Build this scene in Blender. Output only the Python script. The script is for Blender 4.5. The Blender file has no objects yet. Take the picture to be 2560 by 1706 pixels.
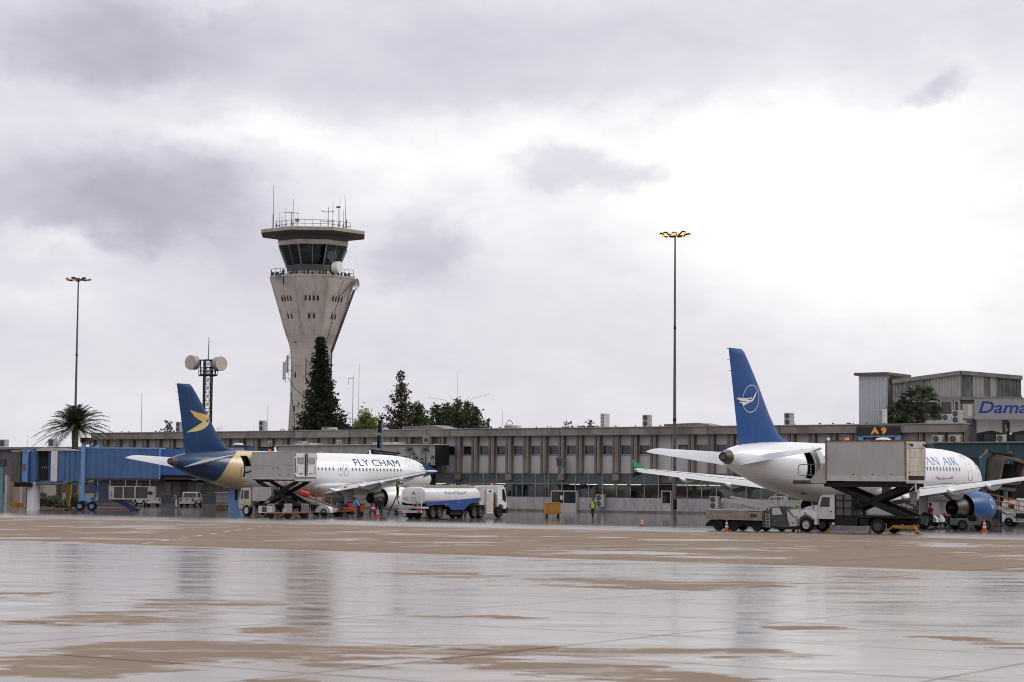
import bpy, bmesh, math, random
from mathutils import Vector, Matrix, Euler
R=math.radians
random.seed(7)
SC=bpy.context.scene
COL=SC.collection
F=5200.0;CX,CY=1280.0,853.0;HC=2.7
PIT=math.atan((1217-853)/F);ROL=.008
def cam_axes():
    cp,sp=math.cos(PIT),math.sin(PIT);cr,sr=math.cos(ROL),math.sin(ROL)
    f=(0,cp,sp);r0=(1,0,0);u0=(0,-sp,cp)
    r=tuple(cr*a+sr*b for a,b in zip(r0,u0));u=tuple(cr*b-sr*a for a,b in zip(r0,u0))
    return r,u,f
RX,UX,FX=cam_axes()
def ray(px,py):
    a=(px-CX)/F;b=(CY-py)/F
    return tuple(RX[i]*a+UX[i]*b+FX[i] for i in range(3))
def at(px,py,Y):
    d=ray(px,py);t=Y/d[1];return (d[0]*t,Y,HC+d[2]*t)
def gnd(px,py):
    d=ray(px,py);t=-HC/d[2];return (d[0]*t,d[1]*t,0)
def proj(p):
    q=(p[0],p[1],p[2]-HC)
    z=sum(q[i]*FX[i] for i in range(3));return CX+F*sum(q[i]*RX[i] for i in range(3))/z,CY-F*sum(q[i]*UX[i] for i in range(3))/z
class Fr:
    def __init__(s,o,deg):
        s.o=o;s.a=math.radians(deg);s.c,s.s=math.cos(s.a),math.sin(s.a)
    def loc(s,p):
        x,y=p[0]-s.o[0],p[1]-s.o[1];return (x*s.c+y*s.s,-x*s.s+y*s.c,p[2]-s.o[2])
    def wld(s,p):
        return (s.o[0]+p[0]*s.c-p[1]*s.s,s.o[1]+p[0]*s.s+p[1]*s.c,s.o[2]+p[2])
    def hit(s,px,py,yl=0.0):
        d=ray(px,py);oy=s.loc((0,0,HC));dl=(d[0]*s.c+d[1]*s.s,-d[0]*s.s+d[1]*s.c,d[2])
        t=(yl-oy[1])/dl[1];return (oy[0]+dl[0]*t,oy[2]+dl[2]*t)
    def hitx(s,px,py,xl=0.0):
        d=ray(px,py);oy=s.loc((0,0,HC));dl=(d[0]*s.c+d[1]*s.s,-d[0]*s.s+d[1]*s.c,d[2])
        t=(xl-oy[0])/dl[0];return (oy[1]+dl[1]*t,oy[2]+dl[2]*t)
# ---------------- camera, world, sun, exposure ----------------
cd=bpy.data.cameras.new('camera'); cam=bpy.data.objects.new('camera',cd); COL.objects.link(cam)
cd.sensor_width=36; cd.sensor_fit='HORIZONTAL'; cd.lens=36*F/2560; cd.clip_start=.5; cd.clip_end=6000
cam.matrix_world=Matrix(((RX[0],UX[0],-FX[0],0),(RX[1],UX[1],-FX[1],0),(RX[2],UX[2],-FX[2],HC),(0,0,0,1)))
cd.dof.use_dof=True; cd.dof.focus_distance=165; cd.dof.aperture_fstop=3.2
SC.camera=cam
SC.view_settings.view_transform='Standard'; SC.view_settings.look='None'; SC.view_settings.exposure=0; SC.view_settings.gamma=1
try: SC.view_settings.use_curve_mapping=False
except Exception: pass
SC.cycles.max_bounces=6; SC.cycles.diffuse_bounces=3; SC.cycles.glossy_bounces=3; SC.cycles.transparent_max_bounces=8
SC.cycles.caustics_reflective=False; SC.cycles.caustics_refractive=False
SC.cycles.sample_clamp_indirect=4
SC.cycles.use_denoising=True
SC.cycles.filter_width=1.1

class Ex:
    """tiny node-expression helper"""
    def __init__(s,nt,so): s.nt=nt; s.so=so
    def _m(s,op,*a):
        n=s.nt.nodes.new('ShaderNodeMath'); n.operation=op
        for i,x in enumerate((s,)+a):
            if isinstance(x,Ex): s.nt.links.new(x.so,n.inputs[i])
            else: n.inputs[i].default_value=x
        return Ex(s.nt,n.outputs[0])
    def __add__(s,o): return s._m('ADD',o)
    __radd__=__add__
    def __sub__(s,o): return s._m('SUBTRACT',o)
    def __rsub__(s,o): return (s*-1.0)+o
    def __mul__(s,o): return s._m('MULTIPLY',o)
    __rmul__=__mul__
    def __truediv__(s,o): return s._m('DIVIDE',o)
    def f(s,op,*a): return s._m(op,*a)
    def ss(s,a,b):
        n=s.nt.nodes.new('ShaderNodeMapRange'); n.interpolation_type='SMOOTHSTEP'
        s.nt.links.new(s.so,n.inputs[0]); n.inputs[1].default_value=a; n.inputs[2].default_value=b
        return Ex(s.nt,n.outputs[0])
    def clamp(s):
        r=s._m('ADD',0.0); r.so.node.use_clamp=True; return r
def vec(nt,x,y,z):
    n=nt.nodes.new('ShaderNodeCombineXYZ')
    for i,a in enumerate((x,y,z)):
        if isinstance(a,Ex): nt.links.new(a.so,n.inputs[i])
        else: n.inputs[i].default_value=a
    return n.outputs[0]
def noise(nt,v,scale,detail=3,rough=.55,w=None):
    n=nt.nodes.new('ShaderNodeTexNoise'); nt.links.new(v,n.inputs['Vector'])
    n.inputs['Scale'].default_value=scale; n.inputs['Detail'].default_value=detail; n.inputs['Roughness'].default_value=rough
    return Ex(nt,n.outputs[0])
def mixc(nt,fac,a,b):
    n=nt.nodes.new('ShaderNodeMix'); n.data_type='RGBA'
    if isinstance(fac,Ex): nt.links.new(fac.so,n.inputs[0])
    else: n.inputs[0].default_value=fac
    for i,c in ((6,a),(7,b)):
        if isinstance(c,(tuple,list)): n.inputs[i].default_value=(*c[:3],1)
        else: nt.links.new(c,n.inputs[i])
    return n.outputs[2]
def lin(r,g,b):
    f=lambda c:(c/255/12.92 if c<=10 else ((c/255+.055)/1.055)**2.4)
    return (f(r),f(g),f(b))

world=bpy.data.worlds.new('World'); SC.world=world; world.use_nodes=True
SUN_AZ=R(72); SUN_EL=R(34)
def make_world():
    nt=world.node_tree; nt.nodes.clear()
    out=nt.nodes.new('ShaderNodeOutputWorld')
    sky=nt.nodes.new('ShaderNodeTexSky'); sky.sky_type='NISHITA'; sky.sun_disc=False; sky.sun_elevation=SUN_EL; sky.sun_rotation=SUN_AZ
    sky.dust_density=3
    b0=nt.nodes.new('ShaderNodeBackground'); b0.inputs[1].default_value=.1; nt.links.new(sky.outputs[0],b0.inputs[0])
    tc=nt.nodes.new('ShaderNodeTexCoord'); sep=nt.nodes.new('ShaderNodeSeparateXYZ'); nt.links.new(tc.outputs['Generated'],sep.inputs[0])
    X,Y,Z=[Ex(nt,sep.outputs[i]) for i in range(3)]
    az=X.f('ARCTAN2',Y); el=Z.f('ARCSINE')
    # cloud field in azimuth / elevation of the real sky
    v0=vec(nt,az*1.0,el*1.5,0.0)
    w1=noise(nt,v0,13,6,.62)-.5; w2=noise(nt,vec(nt,az+7.3,el*1.5,1.5),13,6,.62)-.5
    fine=noise(nt,vec(nt,az+w1*.03,el*1.9+w2*.03,3.1),17,7,.62)-.5
    big=noise(nt,vec(nt,az,el*3.5,9.1),4.5,3,.5)-.5
    a=az+w1*.085; e=el+w2*.06
    def P(px,py): return ((px-1280)/5200.,(1217-py)/5200.)
    L=.67+big*.16+fine*.34
    # (px,py,half-width px,half-height px,amount)
    blobs=[(260,140,330,120,-.31),(60,560,420,120,-.24),(430,520,250,130,-.30),(640,640,180,160,-.16),(1500,90,1300,90,-.16),(1500,215,900,60,-.16),
      (2050,420,680,280,.42),(1250,410,500,130,.28),(620,350,330,50,.24),(2250,760,600,200,.20),(1420,430,170,65,-.42),(1600,395,90,40,-.26),(2280,250,95,40,-.36),
      (1040,640,130,130,-.26),(170,760,200,60,.14),(160,660,170,30,.26),(900,880,900,110,-.02),(300,1050,300,60,.10),(1500,1060,900,50,.04),(700,1000,400,90,-.03),(560,20,260,40,.10)]
    for (px,py,sx,sy,am) in blobs:
        cx,cy=P(px,py)
        dx=(a-cx)/(sx/5200.); dy=(e-cy)/(sy/5200.)
        g=(dx*dx+dy*dy)*-1.0
        g=g.f('EXPONENT')
        if am<-.17 and sx<500: g=g.ss(.02,.95)
        L=L+g*am
    up=el.ss(.235,.36); L=L+up*.36
    back=(Y*-1.0).ss(-.2,.5); L=L-back*.22
    L=L.clamp()
    cr=nt.nodes.new('ShaderNodeValToRGB'); nt.links.new(L.so,cr.inputs[0])
    el_=cr.color_ramp.elements; el_[0].position=0; el_[0].color=(.38,.365,.45,1); el_[1].position=1; el_[1].color=(1.06,1.06,1.07,1)
    for p,c in ((.25,(.51,.49,.585,1)),(.5,(.675,.645,.745,1)),(.75,(.85,.83,.885,1))):
        q=cr.color_ramp.elements.new(p); q.color=c
    b1=nt.nodes.new('ShaderNodeBackground'); nt.links.new(cr.outputs[0],b1.inputs[0]); b1.inputs[1].default_value=1.0
    mx=nt.nodes.new('ShaderNodeMixShader'); mx.inputs[0].default_value=.93
    nt.links.new(b0.outputs[0],mx.inputs[1]); nt.links.new(b1.outputs[0],mx.inputs[2]); nt.links.new(mx.outputs[0],out.inputs[0])
make_world()
sl=bpy.data.lights.new('sun','SUN'); sl.energy=1.25; sl.angle=R(24); sl.color=(1,.96,.9)
so=bpy.data.objects.new('sun',sl); COL.objects.link(so)
sd=Vector((math.sin(SUN_AZ)*math.cos(SUN_EL),math.cos(SUN_AZ)*math.cos(SUN_EL),math.sin(SUN_EL)))
so.rotation_euler=sd.to_track_quat('Z','Y').to_euler(); so.location=(40,-20,120)

# ---------------- mesh + object helpers ----------------
class MB:
    def __init__(s): s.v=[]; s.f=[]; s.m=[]; s.mat=0; s.X=None
    def add(s,vs,fs):
        o=len(s.v)
        if s.X is not None: vs=[tuple(s.X@Vector(p)) for p in vs]
        s.v+= [tuple(p) for p in vs]; s.f+=[tuple(o+i for i in f) for f in fs]; s.m+=[s.mat]*len(fs); return s
    def box(s,x0,x1,y0,y1,z0,z1):
        return s.add([(x0,y0,z0),(x1,y0,z0),(x1,y1,z0),(x0,y1,z0),(x0,y0,z1),(x1,y0,z1),(x1,y1,z1),(x0,y1,z1)],
          [(0,3,2,1),(4,5,6,7),(0,1,5,4),(1,2,6,5),(2,3,7,6),(3,0,4,7)])
    def bar(s,p0,p1,w,h=None):
        h=h or w; p0=Vector(p0); p1=Vector(p1); d=(p1-p0)
        if d.length<1e-6: return s
        d.normalize(); u=Vector((0,0,1)) if abs(d.z)<.95 else Vector((1,0,0))
        a=d.cross(u).normalized(); b=a.cross(d)
        vs=[]
        for p in (p0,p1):
            for i,j in ((-1,-1),(1,-1),(1,1),(-1,1)): vs.append(p+a*(w/2*i)+b*(h/2*j))
        return s.add(vs,[(0,1,2,3),(7,6,5,4),(0,4,5,1),(1,5,6,2),(2,6,7,3),(3,7,4,0)])
    def rings(s,rs,closed=True,cap0=True,cap1=True):
        n=len(rs[0]); vs=[p for r in rs for p in r]; fs=[]
        for i in range(len(rs)-1):
            for j in range(n if closed else n-1):
                k=(j+1)%n; fs.append((i*n+j,i*n+k,(i+1)*n+k,(i+1)*n+j))
        if cap0: fs.append(tuple(range(n))[::-1])
        if cap1: fs.append(tuple((len(rs)-1)*n+j for j in range(n)))
        return s.add(vs,fs)
    def cyl(s,p0,p1,r0,r1=None,n=12,cap=True):
        r1=r0 if r1 is None else r1; p0=Vector(p0); p1=Vector(p1); d=(p1-p0).normalized()
        u=Vector((0,0,1)) if abs(d.z)<.95 else Vector((1,0,0)); a=d.cross(u).normalized(); b=a.cross(d)
        rs=[[p+a*(r*math.cos(t*2*math.pi/n))+b*(r*math.sin(t*2*math.pi/n)) for t in range(n)] for p,r in ((p0,r0),(p1,r1))]
        return s.rings(rs,True,cap,cap)
    def tube(s,pts,r,n=6):
        pts=[Vector(p) for p in pts]; rs=[]
        for i,p in enumerate(pts):
            d=(pts[min(i+1,len(pts)-1)]-pts[max(i-1,0)]).normalized()
            u=Vector((0,0,1)) if abs(d.z)<.95 else Vector((1,0,0)); a=d.cross(u).normalized(); b=a.cross(d)
            rr=r[i] if isinstance(r,(list,tuple)) else r
            rs.append([p+a*(rr*math.cos(t*2*math.pi/n))+b*(rr*math.sin(t*2*math.pi/n)) for t in range(n)])
        return s.rings(rs)
    def lathe(s,prof,c=(0,0,0),axis='z',n=24,cap=True):
        rs=[]
        for r,h in prof:
            rr=[]
            for t in range(n):
                q=2*math.pi*t/n; x,y=r*math.cos(q),r*math.sin(q)
                p={'z':(x,y,h),'y':(x,h,y),'x':(h,x,y)}[axis]; rr.append((p[0]+c[0],p[1]+c[1],p[2]+c[2]))
            rs.append(rr)
        return s.rings(rs,True,cap,cap)
    def prism(s,poly,a,b,plane='xz'):
        g={'xz':lambda p,t:(p[0],t,p[1]),'xy':lambda p,t:(p[0],p[1],t),'yz':lambda p,t:(t,p[0],p[1])}[plane]
        n=len(poly); vs=[g(p,a) for p in poly]+[g(p,b) for p in poly]
        return s.add(vs,[tuple(range(n)),tuple(range(2*n-1,n-1,-1))]+[(i,(i+1)%n,n+(i+1)%n,n+i) for i in range(n)])
    def sph(s,c,r,n=10,sz=1,sx=1,sy=1):
        pr=[]
        for i in range(n//2+1):
            q=-math.pi/2+math.pi*i/(n//2); pr.append((max(r*math.cos(q),.0005),r*math.sin(q)*sz))
        o=len(s.v); X=s.X; s.X=None
        b=MB(); b.lathe(pr,n=n)
        s.X=X
        return s.add([(c[0]+p[0]*sx,c[1]+p[1]*sy,c[2]+p[2]) for p in b.v],b.f)
    def build(s,name,mats,parent=None,smooth=None,fix=True,loc=None):
        me=bpy.data.meshes.new(name); me.from_pydata(s.v,[],s.f)
        if not isinstance(mats,(list,tuple)): mats=[mats]
        for m in mats: me.materials.append(m)
        if len(mats)>1: me.polygons.foreach_set('material_index',s.m)
        if fix:
            b=bmesh.new(); b.from_mesh(me); bmesh.ops.recalc_face_normals(b,faces=b.faces[:]); b.to_mesh(me); b.free()
        if smooth is not None:
            me.shade_smooth()
            if smooth<180: me.set_sharp_from_angle(angle=R(smooth))
        me.update()
        o=bpy.data.objects.new(name,me); COL.objects.link(o)
        if parent: o.parent=parent
        if loc: o.location=loc
        return o
def thing(name,label,cat,loc=(0,0,0),deg=0,group=None):
    o=bpy.data.objects.new(name,None); COL.objects.link(o); o.location=loc; o.rotation_euler=(0,0,R(deg)); o.empty_display_size=.3
    o['label']=label; o['category']=cat
    if group: o['group']=group
    return o
def tag(o,label,cat,group=None):
    o['label']=label; o['category']=cat
    if group: o['group']=group
    return o
def share(o,name,parent,loc=None,rot=None,scl=None):
    c=o.copy(); c.name=name; COL.objects.link(c); c.parent=parent
    if loc: c.location=loc
    if rot: c.rotation_euler=rot
    if scl: c.scale=scl
    return c
def kids(o): return [c for c in bpy.data.objects if c.parent==o]
def copy_tree(o,parent=None):
    c=o.copy(); COL.objects.link(c); c.parent=parent
    for ch in kids(o): copy_tree(ch,c)
    return c
# ---------------- materials ----------------
_mc={}
def pm(name,col,rough=.6,metal=0.,dirt=0.,dcol=None,scale=1.5,streak=1.,coat=0.,spec=.5,thr=.5):
    if name in _mc: return _mc[name]
    m=bpy.data.materials.new(name); _mc[name]=m; m.use_nodes=True; nt=m.node_tree; b=nt.nodes['Principled BSDF']
    b.inputs['Roughness'].default_value=rough; b.inputs['Metallic'].default_value=metal; b.inputs['Coat Weight'].default_value=coat
    b.inputs['Specular IOR Level'].default_value=spec
    tc=nt.nodes.new('ShaderNodeTexCoord'); mp=nt.nodes.new('ShaderNodeMapping'); mp.inputs['Scale'].default_value=(1,1,1./streak)
    nt.links.new(tc.outputs['Object'],mp.inputs[0])
    n=noise(nt,mp.outputs[0],scale,5,.62)
    d=dcol or tuple(c*.45 for c in col)
    if dirt>0:
        f=n.ss(thr-.12,thr+.25)*dirt
        c1=mixc(nt,f,col,d)
        n2=noise(nt,tc.outputs['Object'],scale*.23,2)
        c1=mixc(nt,(n2-.35)*.25,c1,tuple(c*.7 for c in col))
        nt.links.new(c1,b.inputs['Base Color'])
        nt.links.new((n*.25+(rough-.12)).so,b.inputs['Roughness'])
    else:
        c1=mixc(nt,n*.35,col,tuple(c*.8 for c in col)); nt.links.new(c1,b.inputs['Base Color'])
    return m
def emit(name,col,s):
    m=bpy.data.materials.new(name); m.use_nodes=True; b=m.node_tree.nodes['Principled BSDF']
    b.inputs['Base Color'].default_value=(*col,1); b.inputs['Emission Color'].default_value=(*col,1); b.inputs['Emission Strength'].default_value=s; return m
def glassm(name,tint,refl=.15,rough=.03):
    m=bpy.data.materials.new(name); m.use_nodes=True; nt=m.node_tree; nt.nodes.clear()
    o=nt.nodes.new('ShaderNodeOutputMaterial'); t=nt.nodes.new('ShaderNodeBsdfTransparent'); t.inputs[0].default_value=(*tint,1)
    g=nt.nodes.new('ShaderNodeBsdfGlossy'); g.inputs[1].default_value=rough; g.inputs[0].default_value=(.9,.92,.95,1)
    lw=nt.nodes.new('ShaderNodeLayerWeight'); lw.inputs[0].default_value=.35
    f=(Ex(nt,lw.outputs[1]).f('POWER',4.0)*.5+refl).clamp()
    mx=nt.nodes.new('ShaderNodeMixShader'); nt.links.new(f.so,mx.inputs[0]); nt.links.new(t.outputs[0],mx.inputs[1]); nt.links.new(g.outputs[0],mx.inputs[2]); nt.links.new(mx.outputs[0],o.inputs[0]); return m
M=dict(
 conc=pm('weathered_concrete',(.29,.255,.225),.8,dirt=.7,dcol=(.10,.085,.075),scale=.6,streak=1.6),
 fin=pm('brown_concrete_fin',(.25,.21,.18),.8,dirt=.8,dcol=(.07,.055,.048),scale=1.2,streak=4),
 panel=pm('pale_panel',(.54,.52,.51),.7,dirt=.35,dcol=(.28,.25,.24),scale=1.5,streak=5),
 marble=pm('veined_marble',(.47,.44,.45),.4,dirt=.8,dcol=(.27,.25,.26),scale=2.6,streak=3.,thr=.47),
 white=pm('white_paint',(.74,.74,.76),.35,dirt=.35,dcol=(.45,.42,.38),scale=2,streak=3),
 offwhite=pm('grey_white_paint',(.52,.50,.48),.45,dirt=.5,dcol=(.30,.26,.22),scale=2.5,streak=3),
 boxw=pm('worn_box_panel',(.42,.42,.41),.45,dirt=.45,dcol=(.33,.27,.21),scale=1.6,streak=5),
 cream=pm('cream_paint',(.55,.50,.40),.45,dirt=.4,dcol=(.3,.25,.18),scale=2.5,streak=3),
 black=pm('black_rubber',(.014,.013,.013),.85,dirt=.4,dcol=(.035,.03,.028),scale=6,spec=.2),
 dark=pm('dark_steel',(.015,.014,.014),.75,dirt=.5,dcol=(.038,.03,.025),scale=4,spec=.2),
 grime=pm('grimy_grey_steel',(.08,.077,.072),.7,dirt=.7,dcol=(.035,.03,.027),scale=3,spec=.3),
 steel=pm('grey_steel',(.30,.30,.31),.45,.3,dirt=.5,dcol=(.16,.13,.11),scale=3),
 galv=pm('galvanised_mast',(.13,.125,.125),.55,.2,dirt=.4,scale=2,streak=4),
 blue=pm('bridge_blue',(.08,.165,.34),.6,dirt=.6,dcol=(.05,.10,.21),scale=1.1,streak=6),
 dblue=pm('deep_blue',(.02,.055,.17),.5,dirt=.4,scale=2),
 lblue=pm('light_blue',(.18,.36,.66),.5,dirt=.4,dcol=(.10,.2,.38),scale=1.6,streak=4),
 teal=pm('dark_teal',(.022,.062,.08),.5,dirt=.5,dcol=(.012,.03,.045),scale=1.2,streak=5),
 yellow=pm('worn_yellow',(.34,.165,.02),.5,dirt=.6,dcol=(.2,.09,.02),scale=4,streak=3),
 orange=pm('rusty_orange',(.42,.15,.03),.55,dirt=.6,dcol=(.12,.045,.015),scale=5),
 red=pm('red_paint',(.5,.02,.02),.4,dirt=.2),
 glass=pm('dark_glass',(.012,.014,.016),.06,spec=.7),
 tan=pm('tan_render',(.38,.29,.20),.8,dirt=.5,scale=.8,streak=2),
 roofd=pm('brown_cladding',(.13,.115,.12),.7,dirt=.5,scale=.8,streak=3),
 skin=pm('skin',(.35,.2,.13),.5), navy=pm('navy_cloth',(.015,.017,.028),.9), hivis=pm('hi_vis_yellow',(.45,.62,.05),.8,dirt=.2), hvo=pm('hi_vis_orange',(.75,.09,.02),.8),
 beacon=pm('amber_lens',(.8,.2,.02),.3),
)
#================ ground ================
T=Fr((0,234,0),-34.3)
def ground():
    m=bpy.data.materials.new('wet_concrete_apron'); m.use_nodes=True; nt=m.node_tree; b=nt.nodes['Principled BSDF']
    g=nt.nodes.new('ShaderNodeNewGeometry'); s=nt.nodes.new('ShaderNodeSeparateXYZ'); nt.links.new(g.outputs['Position'],s.inputs[0])
    X,Y=Ex(nt,s.outputs[0]),Ex(nt,s.outputs[1])
    v=X*-.5635+(Y-234.0)*-.826; u=X*.826+(Y-234.0)*-.5635
    n1=noise(nt,vec(nt,u*.035,v*.12,0.0),1,5,.6)
    iso=noise(nt,vec(nt,X*.105,Y*.125,4.0),1,8,.62); iso2=noise(nt,vec(nt,X*.085,Y*.10,14.0),1,8,.64); fin_=noise(nt,vec(nt,X*.9,Y*1.1,2.0),1,5,.6)
    vv=v+(n1-.5)*5.0
    edge=v+(n1-.5)*2.2+(fin_-.5)*1.2
    band=vv.ss(77,84)*(1.0-edge.ss(126.2,127.6))
    mb=noise(nt,vec(nt,X*.16,Y*.26,41.0),1,8,.66); streak=(iso*.45+mb*.55+(fin_-.5)*.06).ss(.53,.575)
    d1=band*(1.0-streak*.85)
    near=v.ss(127,128.5)
    wx=X+(iso-.5)*7.0+(fin_-.5)*1.2; wy=Y+(iso2-.5)*9.0+(fin_-.5)*1.5; S=None
    for (cx,cy,hx,hy) in [(-11.4, 50.8, 1.0, 1.0), (-6.8, 47.3, 2.5, 1.7), (-7.9, 41.2, 2.1, 2.6), (-1.9, 43.8, 1.7, 0.8), (-4.0, 38.3, 1.0, 0.8), (-3.5, 34.0, 3.5, 1.7), (-6.0, 30.7, 1.4, 2.1), (-3.3, 28.8, 0.6, 0.9), (-2.6, 63.6, 2.6, 2.3), (4.3, 59.3, 4.2, 3.3), (2.3, 34.8, 2.3, 1.2), (0.8, 30.5, 1.3, 2.2), (2.8, 29.5, 0.8, 1.1), (11.4, 64.0, 2.1, 1.6), (8.5, 37.0, 0.6, 1.4), (5.9, 41.3, 1.0, 0.8)]:
        dx=(wx-cx)/(hx*1.05); dy=(wy-cy)/(hy*1.15); g_=((dx*dx*dx*dx+dy*dy)*-1.0).f('EXPONENT'); S=g_ if S is None else S+g_
    mid_=noise(nt,vec(nt,X*.27,Y*.62,31.0),1,8,.70)
    d2=near*(S*.68+(iso2-.5)*.7+(mid_-.5)*2.3+(fin_-.5)*.5).ss(.30,.52)
    damp=noise(nt,vec(nt,X*.28,Y*.95,21.0),1,8,.70)
    d2=d2*(1.0-damp.ss(.55,.63)*.7)
    dry=(d1+d2).clamp()
    tone=noise(nt,vec(nt,X*.15,Y*.15,0.0),1,5,.6)
    tone2=noise(nt,vec(nt,X*3.0,Y*3.0,0.0),1,4,.6)
    # slab joints
    def joint(t,p): 
        r=(t/p).f('FRACT')-.5
        return 1.0-((r.f('ABSOLUTE')-.5)*-p).ss(.03,.09)
    j=(joint(u,7.5)+joint(v,5.0)).clamp()
    cd=mixc(nt,tone,(.29,.205,.145),(.19,.14,.105)); cd=mixc(nt,tone2*.5,cd,(.17,.135,.11)); stain=noise(nt,vec(nt,X*.45,Y*.22,7.0),1,4,.7).ss(.60,.72); cd=mixc(nt,stain*.45,cd,(.12,.10,.09))
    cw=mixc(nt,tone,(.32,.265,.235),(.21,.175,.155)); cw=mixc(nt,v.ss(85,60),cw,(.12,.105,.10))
    cw=mixc(nt,damp.ss(.50,.62)*.7,cw,(.20,.155,.125)); c=mixc(nt,dry,cw,cd); c=mixc(nt,j*.75,c,(.05,.045,.04))
    nt.links.new(c,b.inputs['Base Color'])
    # wet film gloss: smoother where water stands
    pud=noise(nt,vec(nt,X*.2,Y*.8,13.0),1,8,.68)
    far=v.ss(84,60)
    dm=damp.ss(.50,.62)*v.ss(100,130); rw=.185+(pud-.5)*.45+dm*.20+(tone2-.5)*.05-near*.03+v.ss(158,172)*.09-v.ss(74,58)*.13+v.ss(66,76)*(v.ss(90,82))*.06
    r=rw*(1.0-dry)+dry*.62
    r=r+j*.2; r=r.f('MAXIMUM',.085); nt.links.new(r.so,b.inputs['Roughness'])
    b.inputs['IOR'].default_value=1.75
    nt.links.new(((1.0-dry)*.68+.02).so,b.inputs['Specular IOR Level'])
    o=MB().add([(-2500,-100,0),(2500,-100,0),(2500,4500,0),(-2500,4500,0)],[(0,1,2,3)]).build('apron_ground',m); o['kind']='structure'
    # painted dashes
    a=gnd(358,1360); c=gnd(675,1314); k=MB(); d=Vector((c[0]-a[0],c[1]-a[1],0)); L=d.length; d.normalize(); n=Vector((-d.y,d.x,0))*.1
    t=0
    while t<L:
        p=Vector((a[0],a[1],.004))+d*t; q=p+d*2.2; k.add([p-n,q-n,q+n,p+n],[(0,1,2,3)]); t+=4.8
    for (x0,y0,x1,y1) in [(1000,1368,1180,1364),(1300,1366,1720,1362)]:
        p=Vector(gnd(x0,y0))+Vector((0,0,.004)); q=Vector(gnd(x1,y1))+Vector((0,0,.004)); w=Vector((0,.16,0)); k.add([p-w,q-w,q+w,p+w],[(0,1,2,3)])
    o=k.build('painted_apron_lines',pm('worn_white_line',(.5,.47,.42),.6,dirt=.6,dcol=(.3,.25,.2),scale=3)); o['kind']='structure'
ground()

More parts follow.
